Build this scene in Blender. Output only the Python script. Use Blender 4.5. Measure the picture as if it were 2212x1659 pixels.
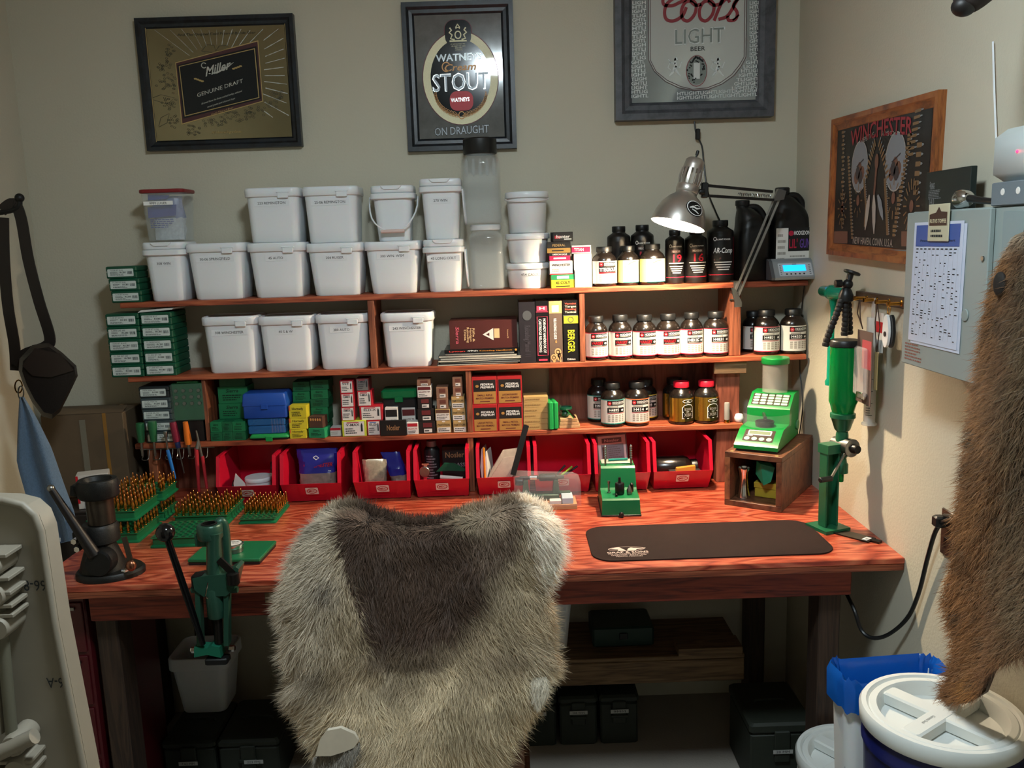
import bpy, bmesh, math, random
import numpy as np
from mathutils import Vector, Matrix
random.seed(7)
for _o in list(bpy.data.objects): bpy.data.objects.remove(_o)
scene = bpy.context.scene
C = scene.collection
PI = math.pi

# ------------------------------------------------------------------ camera
CAM = Vector((0.1353, -3.172, 1.8094)); FPX = 1860.3; IW, IH = 2212, 1659
YAW, PITCH, ROLL = 0.0052, 0.1668, -0.0330
_f = Vector((math.sin(YAW)*math.cos(PITCH), math.cos(YAW)*math.cos(PITCH), -math.sin(PITCH)))
_r = Vector((math.cos(YAW), -math.sin(YAW), 0)); _u = _r.cross(_f)
_R = math.cos(ROLL)*_r + math.sin(ROLL)*_u; _U = -math.sin(ROLL)*_r + math.cos(ROLL)*_u
cd = bpy.data.cameras.new('camera'); cam = bpy.data.objects.new('camera', cd); C.objects.link(cam)
cd.sensor_width = 36; cd.lens = FPX/IW*36; cd.clip_start = 0.02
cam.matrix_world = Matrix(((_R.x, _U.x, -_f.x, CAM.x), (_R.y, _U.y, -_f.y, CAM.y), (_R.z, _U.z, -_f.z, CAM.z), (0, 0, 0, 1)))
scene.camera = cam
def P(u, v, x=None, y=None, z=None):
    """where the sight line through photo pixel (u, v) meets a plane of the room"""
    d = _R*((u-IW/2)/FPX) - _U*((v-IH/2)/FPX) + _f
    t = (x-CAM.x)/d.x if x is not None else (y-CAM.y)/d.y if y is not None else (z-CAM.z)/d.z
    return CAM + d*t

# ------------------------------------------------------------------ world, exposure, room light
wd = bpy.data.worlds.new('world'); scene.world = wd; wd.use_nodes = True
wd.node_tree.nodes['Background'].inputs[0].default_value = (0.55, 0.62, 0.6, 1)
wd.node_tree.nodes['Background'].inputs[1].default_value = 0.05
vs = scene.view_settings
vs.view_transform = 'Standard'; vs.look = 'None'; vs.gamma = 1.0; vs.use_curve_mapping = False
vs.exposure = 0.38
CEIL_LIGHT = (0.15, -2.1, 2.77); CEIL_POWER = 132.0; CEIL_COL = (0.83, 0.97, 1.04)
DESK_POWER = 1900.0; DESK_COL = (1.0, 0.80, 0.56)

# ------------------------------------------------------------------ colours and materials
def lin(c):
    if isinstance(c, str):
        c = c.lstrip('#'); c = [int(c[i:i+2], 16)/255 for i in (0, 2, 4)]
        return tuple((x/12.92 if x <= 0.04045 else ((x+0.055)/1.055)**2.4) for x in c)
    return tuple(c)
MATS = {}
def mat(name, col, rough=0.5, metal=0.0, spec=0.5, var=0.0, vscale=40.0, bump=0.0, bscale=300.0, emit=None, estr=0.0, trans=0.0, ior=1.45, coat=0.0, sheen=0.0, alpha=1.0, sss=0.0):
    if name in MATS: return MATS[name]
    m = bpy.data.materials.new(name); m.use_nodes = True; MATS[name] = m
    nt = m.node_tree; b = nt.nodes['Principled BSDF']; L = nt.links
    c = lin(col)
    b.inputs['Base Color'].default_value = (*c, 1); b.inputs['Roughness'].default_value = rough
    b.inputs['Metallic'].default_value = metal; b.inputs['Specular IOR Level'].default_value = spec
    b.inputs['IOR'].default_value = ior
    if trans: b.inputs['Transmission Weight'].default_value = trans
    if coat: b.inputs['Coat Weight'].default_value = coat
    if alpha < 1: b.inputs['Alpha'].default_value = alpha
    if sheen: b.inputs['Sheen Weight'].default_value = sheen
    if sss:
        b.inputs['Subsurface Weight'].default_value = sss; b.inputs['Subsurface Scale'].default_value = 0.004
    if emit is not None:
        b.inputs['Emission Color'].default_value = (*lin(emit), 1); b.inputs['Emission Strength'].default_value = estr
    if var or bump:
        tc = nt.nodes.new('ShaderNodeTexCoord')
    if var:
        n = nt.nodes.new('ShaderNodeTexNoise'); n.inputs['Scale'].default_value = vscale; n.inputs['Detail'].default_value = 3
        L.new(tc.outputs['Object'], n.inputs['Vector'])
        r = nt.nodes.new('ShaderNodeMix'); r.data_type = 'RGBA'
        r.inputs[6].default_value = (*[x*(1-var) for x in c], 1); r.inputs[7].default_value = (*[min(1, x*(1+var)) for x in c], 1)
        L.new(n.outputs['Fac'], r.inputs[0]); L.new(r.outputs[2], b.inputs['Base Color'])
    if bump:
        n2 = nt.nodes.new('ShaderNodeTexNoise'); n2.inputs['Scale'].default_value = bscale; n2.inputs['Detail'].default_value = 2
        L.new(tc.outputs['Object'], n2.inputs['Vector'])
        bp = nt.nodes.new('ShaderNodeBump'); bp.inputs['Strength'].default_value = bump; bp.inputs['Distance'].default_value = 0.002
        L.new(n2.outputs['Fac'], bp.inputs['Height']); L.new(bp.outputs['Normal'], b.inputs['Normal'])
    return m
def wood(name, dark, mid, light, stretch=(1, 14, 14), scale=3.0, rough=0.45, ring=9.0, dist=3.0, coat=0.0):
    """stained board: distorted growth rings stretched along one axis, fine grain on top"""
    if name in MATS: return MATS[name]
    m = bpy.data.materials.new(name); m.use_nodes = True; MATS[name] = m
    nt = m.node_tree; b = nt.nodes['Principled BSDF']; L = nt.links; N = nt.nodes.new
    tc = N('ShaderNodeTexCoord'); mp = N('ShaderNodeMapping'); mp.inputs['Scale'].default_value = stretch
    L.new(tc.outputs['Object'], mp.inputs['Vector'])
    n = N('ShaderNodeTexNoise'); n.inputs['Scale'].default_value = scale; n.inputs['Detail'].default_value = 2; n.inputs['Distortion'].default_value = 0.4
    L.new(mp.outputs[0], n.inputs['Vector'])
    mu = N('ShaderNodeMath'); mu.operation = 'MULTIPLY'; mu.inputs[1].default_value = ring; L.new(n.outputs['Fac'], mu.inputs[0])
    fr = N('ShaderNodeMath'); fr.operation = 'PINGPONG'; fr.inputs[1].default_value = 0.5; L.new(mu.outputs[0], fr.inputs[0])
    n2 = N('ShaderNodeTexNoise'); n2.inputs['Scale'].default_value = scale*9; n2.inputs['Detail'].default_value = 4
    L.new(mp.outputs[0], n2.inputs['Vector'])
    ad = N('ShaderNodeMath'); ad.operation = 'MULTIPLY_ADD'; ad.inputs[1].default_value = 0.55; L.new(n2.outputs['Fac'], ad.inputs[0]); L.new(fr.outputs[0], ad.inputs[2])
    cr = N('ShaderNodeValToRGB'); e = cr.color_ramp.elements
    e[0].position = 0.18; e[0].color = (*lin(dark), 1); e[1].position = 0.85; e[1].color = (*lin(light), 1)
    k = cr.color_ramp.elements.new(0.48); k.color = (*lin(mid), 1)
    L.new(ad.outputs[0], cr.inputs[0]); L.new(cr.outputs[0], b.inputs['Base Color'])
    bp = N('ShaderNodeBump'); bp.inputs['Strength'].default_value = 0.12; bp.inputs['Distance'].default_value = 0.002
    L.new(n2.outputs['Fac'], bp.inputs['Height']); L.new(bp.outputs['Normal'], b.inputs['Normal'])
    b.inputs['Roughness'].default_value = rough
    if coat: b.inputs['Coat Weight'].default_value = coat; b.inputs['Coat Roughness'].default_value = 0.25
    return m

# ------------------------------------------------------------------ mesh helpers
def rr(w, d, r, n=3, cx=0.0, cy=0.0):
    """rounded rectangle outline, counter-clockwise"""
    r = min(r, w/2-1e-5, d/2-1e-5); out = []
    for (sx, sy, a0) in ((1, -1, -PI/2), (1, 1, 0), (-1, 1, PI/2), (-1, -1, PI)):
        for i in range(n+1):
            a = a0 + PI/2*i/n
            out.append((cx+sx*(w/2-r)+r*math.cos(a), cy+sy*(d/2-r)+r*math.sin(a)))
    return out
class MB:
    def __init__(s): s.v = []; s.f = []; s.m = []
    def add(s, vs, fs, m=0):
        o = len(s.v); s.v += [tuple(p) for p in vs]; s.f += [tuple(i+o for i in f) for f in fs]; s.m += [m]*len(fs); return s
    def loft(s, secs, m=0, caps=(1, 1), close=True):
        n = len(secs[0]); o = len(s.v)
        for c in secs: s.v += [tuple(p) for p in c]
        for i in range(len(secs)-1):
            for j in range(n if close else n-1):
                a = o+i*n+j; b = o+i*n+(j+1) % n
                s.f.append((a, b, b+n, a+n)); s.m.append(m)
        if caps[0]: s.f.append(tuple(o+j for j in reversed(range(n)))); s.m.append(m)
        if caps[1]: s.f.append(tuple(o+(len(secs)-1)*n+j for j in range(n))); s.m.append(m)
        return s
    def box(s, x0, x1, y0, y1, z0, z1, m=0, b=0.0):
        if b <= 0:
            return s.add([(x0, y0, z0), (x1, y0, z0), (x1, y1, z0), (x0, y1, z0), (x0, y0, z1), (x1, y0, z1), (x1, y1, z1), (x0, y1, z1)],
                         [(3, 2, 1, 0), (4, 5, 6, 7), (0, 1, 5, 4), (1, 2, 6, 5), (2, 3, 7, 6), (3, 0, 4, 7)], m)
        cx, cy, w, d = (x0+x1)/2, (y0+y1)/2, x1-x0, y1-y0
        secs = []
        for z, i in ((z0, b), (z0+b, 0), (z1-b, 0), (z1, b)):
            secs.append([(x, y, z) for x, y in rr(w-2*i, d-2*i, b, 1, cx, cy)])
        return s.loft(secs, m)
    def lathe(s, prof, n=24, c=(0, 0, 0), m=0, ax='z', caps=(1, 1)):
        secs = []
        for r, z in prof:
            ring = []
            for j in range(n):
                a = 2*PI*j/n; x, y = r*math.cos(a), r*math.sin(a)
                if ax == 'z': p = (c[0]+x, c[1]+y, c[2]+z)
                elif ax == 'x': p = (c[0]+z, c[1]+x, c[2]+y)
                else: p = (c[0]+y, c[1]+z, c[2]+x)
                ring.append(p)
            secs.append(ring)
        return s.loft(secs, m, caps)
    def tube(s, pts, r, n=8, m=0, caps=(1, 1)):
        pts = [Vector(p) for p in pts]; k = len(pts)
        rs = r if isinstance(r, (list, tuple)) else [r]*k
        t = [(pts[min(i+1, k-1)]-pts[max(i-1, 0)]).normalized() for i in range(k)]
        nrm = t[0].orthogonal().normalized(); secs = []
        for i in range(k):
            nrm = (nrm - t[i]*nrm.dot(t[i])); nrm = nrm.normalized() if nrm.length > 1e-6 else t[i].orthogonal().normalized()
            b = t[i].cross(nrm)
            secs.append([pts[i]+(nrm*math.cos(2*PI*j/n)+b*math.sin(2*PI*j/n))*rs[i] for j in range(n)])
        return s.loft(secs, m, caps)
    def bar(s, a, b, w, h, up=(0, 0, 1), m=0):
        a, b = Vector(a), Vector(b); t = (b-a).normalized(); u = Vector(up); sd = t.cross(u).normalized(); u = sd.cross(t)
        q = [sd*w/2*i+u*h/2*j for i, j in ((-1, -1), (1, -1), (1, 1), (-1, 1))]
        return s.loft([[a+k for k in q], [b+k for k in q]], m)
    def ball(s, c, r, n=16, k=8, m=0):
        rx, ry, rz = (r, r, r) if isinstance(r, (int, float)) else r
        secs = []
        for i in range(k+1):
            a = -PI/2+PI*i/k; q = max(math.cos(a), 1e-3)
            secs.append([(c[0]+rx*q*math.cos(2*PI*j/n), c[1]+ry*q*math.sin(2*PI*j/n), c[2]+rz*math.sin(a)) for j in range(n)])
        return s.loft(secs, m)
    def prism(s, poly, a, b, ax='y', m=0):
        """outline in the plane across axis ax, pushed from a to b"""
        def pt(p, k): return (p[0], k, p[1]) if ax == 'y' else (k, p[0], p[1]) if ax == 'x' else (p[0], p[1], k)
        return s.loft([[pt(p, a) for p in poly], [pt(p, b) for p in poly]], m)
    def xf(s, M, start=0):
        for i in range(start, len(s.v)):
            s.v[i] = tuple(M @ Vector(s.v[i]))
        return s
def spline(pts, n=6):
    pts = [Vector(p) for p in pts]; out = []
    for i in range(len(pts)-1):
        p0, p1, p2, p3 = pts[max(i-1, 0)], pts[i], pts[i+1], pts[min(i+2, len(pts)-1)]
        for k in range(n):
            t = k/n
            out.append(0.5*((2*p1)+(p2-p0)*t+(2*p0-5*p1+4*p2-p3)*t*t+(3*p1-p0-3*p2+p3)*t**3))
    out.append(pts[-1]); return out
def ob(name, mb, mats, parent=None, ang=35, loc=None, rz=0.0, fix=True):
    me = bpy.data.meshes.new(name); me.from_pydata(mb.v, [], mb.f)
    if not isinstance(mats, (list, tuple)): mats = [mats]
    for m in mats: me.materials.append(m)
    if len(mats) > 1: me.polygons.foreach_set('material_index', mb.m)
    if fix and len(mb.f) < 6000:
        bm = bmesh.new(); bm.from_mesh(me); bmesh.ops.recalc_face_normals(bm, faces=bm.faces); bm.to_mesh(me); bm.free()
    if ang:
        me.polygons.foreach_set('use_smooth', [True]*len(me.polygons)); me.set_sharp_from_angle(angle=math.radians(ang))
    me.update()
    o = bpy.data.objects.new(name, me); C.objects.link(o)
    if parent is not None: o.parent = parent
    if loc is not None: o.location = loc
    if rz: o.rotation_euler = (0, 0, rz)
    return o
def tag(o, label, cat, group=None):
    o['label'] = label; o['category'] = cat
    if group: o['group'] = group
    return o
def thing(name, label, cat, loc=(0, 0, 0), rz=0.0, group=None):
    o = bpy.data.objects.new(name, None); C.objects.link(o); o.empty_display_size = 0.02
    o.location = loc; o.rotation_euler = (0, 0, rz); return tag(o, label, cat, group)
def struct(name, mb, mats, parent=None, ang=0, label=None):
    o = ob(name, mb, mats, parent, ang)
    if parent is None: o['kind'] = 'structure'
    if label: o['label'] = label
    return o
def dup(root, loc, rz=0.0, label=None, group=None):
    r = root.copy(); C.objects.link(r); r.location = loc; r.rotation_euler = (0, 0, rz)
    if label: r['label'] = label
    if group: r['group'] = group
    for ch in list(root.children):
        c = ch.copy(); C.objects.link(c); c.parent = r
        for g in list(ch.children):
            d = g.copy(); C.objects.link(d); d.parent = c
    return r

# ------------------------------------------------------------------ lettering
GL = {}
def _glyphs():
    chars = sorted(set("ABCDEFGHIJKLMNOPQRSTUVWXYZabcdefghijklmnopqrstuvwxyz0123456789&.,-#'+/:!°()$%@"))
    tmp = []
    for bold in (0, 1):
        for ch in chars+['cap']:
            for s in ((ch, ch+'l') if ch != 'cap' else ('l', 'H')):
                cu = bpy.data.curves.new('t', 'FONT'); cu.body = s; cu.resolution_u = 2; cu.offset = 0.016*bold; cu.size = 1
                o = bpy.data.objects.new('t', cu); C.objects.link(o); tmp.append((bold, ch, s, o))
    dg = bpy.context.evaluated_depsgraph_get(); got = {}
    for bold, ch, s, o in tmp:
        me = o.evaluated_get(dg).to_mesh()
        got[(bold, ch, s)] = ([tuple(v.co) for v in me.vertices], [tuple(p.vertices) for p in me.polygons])
    for bold in (0, 1):
        lx = max(v[0] for v in got[(bold, 'cap', 'l')][0]); ch_h = max(v[1] for v in got[(bold, 'cap', 'H')][0])
        for ch in chars:
            vs_, fs_ = got[(bold, ch, ch)]
            adv = max(v[0] for v in got[(bold, ch, ch+'l')][0])-lx
            GL[(bold, ch)] = ([(x/ch_h, y/ch_h) for x, y, z in vs_], fs_, adv/ch_h)
    for *_, o in tmp:
        cu = o.data; bpy.data.objects.remove(o); bpy.data.curves.remove(cu)
_glyphs()
def text_width(s, h, bold=0, sp=0.0): return sum((GL[(bold, c)][2] if c != ' ' else 0.4)+sp for c in s)*h
class Flat:
    """a flat face to print on: origin, across, up; the print is lifted along the normal"""
    def __init__(s, o, u=(1, 0, 0), v=(0, 0, 1)):
        s.o, s.u, s.v = Vector(o), Vector(u).normalized(), Vector(v).normalized(); s.n = s.u.cross(s.v)
    def __call__(s, a, b, k): return s.o+s.u*a+s.v*b+s.n*k
    seg = 1e9
class Cyl:
    """the wall of an upright cylinder of radius R about (cx, cy), zero facing -y"""
    def __init__(s, R, c=(0, 0, 0), turn=0.0): s.R, s.c, s.t = R, c, turn; s.seg = R*0.2
    def __call__(s, a, b, k):
        t = a/s.R+s.t; r = s.R+k
        return Vector((s.c[0]+r*math.sin(t), s.c[1]-r*math.cos(t), s.c[2]+b))
LIFT = 0.0004
def d_rect(mb, S, u0, u1, v0, v1, m=0, k=1):
    n = max(1, int(math.ceil((u1-u0)/S.seg))); vs_ = []; fs_ = []
    for i in range(n+1):
        u = u0+(u1-u0)*i/n; vs_ += [S(u, v0, k*LIFT), S(u, v1, k*LIFT)]
    for i in range(n): fs_.append((2*i, 2*i+2, 2*i+3, 2*i+1))
    mb.add(vs_, fs_, m)
def d_poly(mb, S, pts, m=0, k=1): mb.add([S(a, b, k*LIFT) for a, b in pts], [tuple(range(len(pts)))], m)
def d_ell(mb, S, u, v, ru, rv, m=0, k=1, n=24): d_poly(mb, S, [(u+ru*math.cos(2*PI*i/n), v+rv*math.sin(2*PI*i/n)) for i in range(n)], m, k)
def d_ring(mb, S, u, v, ru, rv, w, m=0, k=1, n=32, a0=0.0, a1=2*PI):
    vs_ = []; fs_ = []
    for i in range(n+1):
        a = a0+(a1-a0)*i/n
        vs_ += [S(u+ru*math.cos(a), v+rv*math.sin(a), k*LIFT), S(u+(ru-w)*math.cos(a), v+(rv-w)*math.sin(a), k*LIFT)]
    for i in range(n): fs_.append((2*i, 2*i+2, 2*i+3, 2*i+1))
    mb.add(vs_, fs_, m)
def d_line(mb, S, pts, w, m=0, k=1):
    """a pen stroke of width w (a number or one per point) through flat points"""
    ws = w if isinstance(w, (list, tuple)) else [w]*len(pts); vs_ = []; fs_ = []
    for i, p in enumerate(pts):
        a, b = pts[max(i-1, 0)], pts[min(i+1, len(pts)-1)]
        tx, ty = b[0]-a[0], b[1]-a[1]; L = math.hypot(tx, ty) or 1
        nx, ny = -ty/L*ws[i]/2, tx/L*ws[i]/2
        vs_ += [S(p[0]+nx, p[1]+ny, k*LIFT), S(p[0]-nx, p[1]-ny, k*LIFT)]
    for i in range(len(pts)-1): fs_.append((2*i, 2*i+2, 2*i+3, 2*i+1))
    mb.add(vs_, fs_, m)
def d_text(mb, S, s, u, v, h, m=0, k=2, bold=1, align='C', width=None, shear=0.0, sp=0.0, arc=None, slope=0.0):
    """lettering with cap height h, baseline at v; width squeezes or spreads it; arc bends the baseline"""
    w = text_width(s, h, bold, sp); q = 1.0 if width is None else width/w; w *= q
    x = u-(w/2 if align == 'C' else w if align == 'R' else 0); vs_ = []; fs_ = []
    for c in s:
        if c == ' ': x += (0.4+sp)*h*q; continue
        g = GL[(bold, c)]; o = len(vs_)
        for gx, gy in g[0]:
            a = x+gx*h*q+gy*h*shear; b = v+gy*h
            if arc: b += arc*(1-((a-u)/(w/2))**2)
            b += slope*(a-u)
            vs_.append(S(a, b, k*LIFT))
        fs_ += [tuple(i+o for i in f) for f in g[1]]; x += (g[2]+sp)*h*q
    if vs_: mb.add(vs_, fs_, m)
def d_lines(mb, S, u0, u1, v0, v1, n, m=0, k=2, rnd=random.Random(3)):
    """rows of fine print too small to read, as short strokes"""
    dv = (v1-v0)/n
    for i in range(n):
        x = u0; e = u0+(u1-u0)*rnd.uniform(0.6, 1.0)
        while x < e:
            w = min(rnd.uniform(0.05, 0.16)*(u1-u0), e-x); d_rect(mb, S, x, x+w, v0+dv*(i+0.3), v0+dv*(i+0.75), m, k); x += w+0.025*(u1-u0)

# ================================================================== the room
XR, XL, YF, ZC = 1.2, -1.555, -4.4, 2.84
Z1, Z2, Z3, ZB = 1.636, 1.3775, 1.137, 0.92      # tops of the three shelves and of the bench
SF = -0.19                                        # front of the shelves
def wallmat(name, col, col2):
    m = bpy.data.materials.new(name); m.use_nodes = True; nt = m.node_tree; b = nt.nodes['Principled BSDF']; L = nt.links; N = nt.nodes.new
    tc = N('ShaderNodeTexCoord'); n = N('ShaderNodeTexNoise'); n.inputs['Scale'].default_value = 1.6; n.inputs['Detail'].default_value = 4
    L.new(tc.outputs['Object'], n.inputs['Vector']); mx = N('ShaderNodeMix'); mx.data_type = 'RGBA'
    mx.inputs[6].default_value = (*lin(col), 1); mx.inputs[7].default_value = (*lin(col2), 1); L.new(n.outputs['Fac'], mx.inputs[0]); L.new(mx.outputs[2], b.inputs['Base Color'])
    n2 = N('ShaderNodeTexNoise'); n2.inputs['Scale'].default_value = 130; n2.inputs['Detail'].default_value = 3; L.new(tc.outputs['Object'], n2.inputs['Vector'])
    bp = N('ShaderNodeBump'); bp.inputs['Strength'].default_value = 0.35; bp.inputs['Distance'].default_value = 0.003; L.new(n2.outputs['Fac'], bp.inputs['Height']); L.new(bp.outputs['Normal'], b.inputs['Normal'])
    b.inputs['Roughness'].default_value = 0.75; b.inputs['Specular IOR Level'].default_value = 0.25
    return m
M_wall = wallmat('painted_plaster', '#bcb6a2', '#c2bcaa')
M_floor = wallmat('concrete', '#8d867c', '#a29a90')
M_ceil = wallmat('ceiling_paint', '#c9c6bd', '#cfccc4')
struct('wall_back', MB().box(XL-0.1, XR+0.1, 0, 0.1, -0.1, ZC), M_wall)
struct('wall_right', MB().box(XR, XR+0.1, YF, 0, -0.1, ZC), M_wall)
struct('wall_left', MB().box(XL-0.1, XL, YF, 0, -0.1, ZC), M_wall)
struct('wall_front', MB().box(XL-0.1, XR+0.1, YF-0.1, YF, -0.1, ZC), M_wall)
struct('floor', MB().box(XL-0.1, XR+0.1, YF-0.1, 0.1, -0.1, 0), M_floor)
struct('ceiling', MB().box(XL-0.1, XR+0.1, YF-0.1, 0.1, ZC, ZC+0.1), M_ceil)

M_white_paint = mat('white_gloss_paint', '#e8e6df', 0.35)
M_chrome = mat('chrome', '#d8d8d8', 0.12, 1.0)
M_steel = mat('worn_steel', '#8f8f8c', 0.32, 1.0, var=0.25, vscale=60)
M_blackp = mat('black_plastic', '#121314', 0.4)
M_black = mat('black_print', '#0b0b0c', 0.5)
M_white = mat('white_print', '#e9e9e6', 0.5)
M_red = mat('red_print', '#b3121f', 0.45)
M_brass = mat('brass', '#c08a3a', 0.22, 1.0, var=0.12, vscale=200)

# the door in the wall behind the camera (it shows in the mirrors)
d = MB().box(-0.25, 0.62, YF, YF+0.02, 0, 2.05); dr = struct('door_1', d, M_white_paint)
for z0, z1 in ((0.25, 0.95), (1.1, 1.85)):
    for x0, x1 in ((-0.12, 0.14), (0.23, 0.49)):
        ob('panel', MB().box(x0, x1, YF+0.02, YF+0.03, z0, z1, 0, 0.006), M_white_paint, dr)
ob('knob', MB().lathe([(0.0, 0.0), (0.012, 0.0), (0.012, 0.03), (0.028, 0.035), (0.03, 0.055), (0.018, 0.068), (0.0, 0.07)], 16, (-0.19, YF+0.02, 1.0), ax='y'), M_brass, dr)

# ceiling light
cl = thing('ceiling_light', 'round frosted glass ceiling light with white metal rim', 'ceiling light', (CEIL_LIGHT[0], CEIL_LIGHT[1], ZC))
ob('rim', MB().lathe([(0.17, -0.001), (0.175, -0.02), (0.165, -0.03), (0.15, -0.025), (0.15, -0.001)], 40), M_white_paint, cl)
M_glow = mat('lit_frosted_glass', '#ffffff', 0.4, emit='#ffffff', estr=1.0)
_b = M_glow.node_tree.nodes['Principled BSDF']; _b.inputs['Emission Color'].default_value = (*CEIL_COL, 1); _b.inputs['Emission Strength'].default_value = CEIL_POWER
ob('glass_dome', MB().lathe([(0.149, -0.02), (0.14, -0.045), (0.11, -0.065), (0.06, -0.077), (0.001, -0.08)], 32), M_glow, cl)

# ================================================================== bench
W_bench = wood('bench_plywood_stain', '#6b2010', '#a1412a', '#c26c4c', (1.2, 7, 7), 2.0, 0.36, 9.0, coat=0.25)
W_edge = wood('bench_edge_stain', '#3a150b', '#7c3a22', '#95563a', (1, 25, 60), 2.0, 0.5, 6.0)
W_shelf = wood('shelf_stain', '#5a2413', '#93452a', '#b0623f', (1, 12, 12), 2.2, 0.48, 5.0)
W_frame = wood('apron_stain', '#4a160d', '#782a1a', '#8d3c26', (1, 16, 16), 2.5, 0.5, 5.0)
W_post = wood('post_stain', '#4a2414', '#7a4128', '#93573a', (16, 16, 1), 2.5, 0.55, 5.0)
W_leg = wood('shaded_leg_lumber', '#1f1510', '#332319', '#3f2d21', (16, 16, 1), 2.5, 0.6, 5.0)  # darker wood colour stands in for the dim light under the bench
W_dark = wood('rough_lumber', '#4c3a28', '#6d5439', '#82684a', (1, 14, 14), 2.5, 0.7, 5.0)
BX0, BX1, BY = -1.185, 1.2, -0.954
bench = thing('workbench', 'long red stained wooden workbench under the three shelves', 'workbench', (0, 0, 0))
ob('bench_top', MB().box(BX0, BX1-0.001, BY, -0.002, ZB-0.017, ZB, 0, 0.002), W_bench, bench)
ob('edge_layer', MB().box(BX0+0.001, BX1-0.002, BY+0.001, -0.003, ZB-0.036, ZB-0.0171, 0, 0.0015), W_edge, bench)
ax0, ax1 = P(192, 1310, y=BY+0.055).x, P(1840, 1250, y=BY+0.055).x
ob('apron', MB().box(ax0, ax1, BY+0.055, BY+0.093, ZB-0.126, ZB-0.0361, 0, 0.003), W_frame, bench)
ob('apron', MB().box(ax0, ax1, -0.06, -0.02, ZB-0.126, ZB-0.0361, 0, 0.003), W_frame, bench)
for x in (-1.03, 1.036):
    for y in (BY+0.142, -0.11):
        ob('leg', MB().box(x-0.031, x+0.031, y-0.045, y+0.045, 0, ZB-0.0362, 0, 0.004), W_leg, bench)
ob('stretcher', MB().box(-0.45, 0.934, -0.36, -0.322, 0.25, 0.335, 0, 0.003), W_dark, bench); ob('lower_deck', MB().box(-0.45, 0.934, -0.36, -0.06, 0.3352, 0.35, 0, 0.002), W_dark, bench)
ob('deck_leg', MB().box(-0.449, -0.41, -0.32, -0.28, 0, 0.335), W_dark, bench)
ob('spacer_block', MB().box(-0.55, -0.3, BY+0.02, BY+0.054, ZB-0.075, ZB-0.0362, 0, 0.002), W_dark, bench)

# ================================================================== shelves
W_panel = wood('back_panel_stain', '#5c2a1c', '#7d4230', '#935541', (9, 9, 1), 2.5, 0.55, 4.0)
su = thing('wall_shelves', 'three long reddish stained shelf boards with upright dividers above the bench', 'shelves', (0, 0, 0))
SX0, SX1 = -1.19, 1.186
for z, sx1 in ((Z1, SX1), (Z2, SX1), (Z3, P(1606, 915, y=SF).x)):
    ob('shelf_board', MB().box(SX0, sx1, SF, -0.002, z-0.019, z, 0, 0.002), W_shelf, su)
def divider(u, v, ztop, zbot, w=0.019, yf=SF+0.004, mt=W_post):
    x = P(u, v, y=yf).x
    return ob('divider', MB().box(x-w/2, x+w/2, yf, -0.003, zbot+0.0005, ztop-0.0195, 0, 0.0015), mt, su)
divider(805, 735, Z1, Z2, 0.022); divider(1258, 715, Z1, Z2, 0.019); divider(1588, 710, Z1, Z2, 0.04, SF+0.02)
divider(443, 870, Z2, Z3, 0.014, SF+0.01); divider(1014, 870, Z2, Z3, 0.02); divider(1572, 860, Z2, Z3, 0.085, SF+0.035, W_panel)
divider(1018, 1000, Z3, ZB, 0.02); divider(1573, 975, Z3, ZB, 0.085, SF+0.015, W_panel); divider(330, 1000, Z3, ZB, 0.03)
x0 = P(1188, 860, y=-0.02).x; x1 = P(1540, 860, y=-0.02).x
ob('back_panel', MB().box(x0, x1, -0.014, -0.003, Z3+0.0005, Z2-0.0195), W_panel, su)
ob('back_panel', MB().box(-1.15, P(1540, 980, y=-0.02).x, -0.0125, -0.003, ZB+0.0005, Z3-0.0195), W_panel, su)
a = P(1541, 786, y=SF+0.03); b_ = P(1610, 815, y=SF+0.03)
ob('cleat', MB().box(a.x, b_.x, SF+0.012, SF+0.0345, Z2-0.062, Z2-0.0195, 0, 0.002), W_dark, su)

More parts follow.
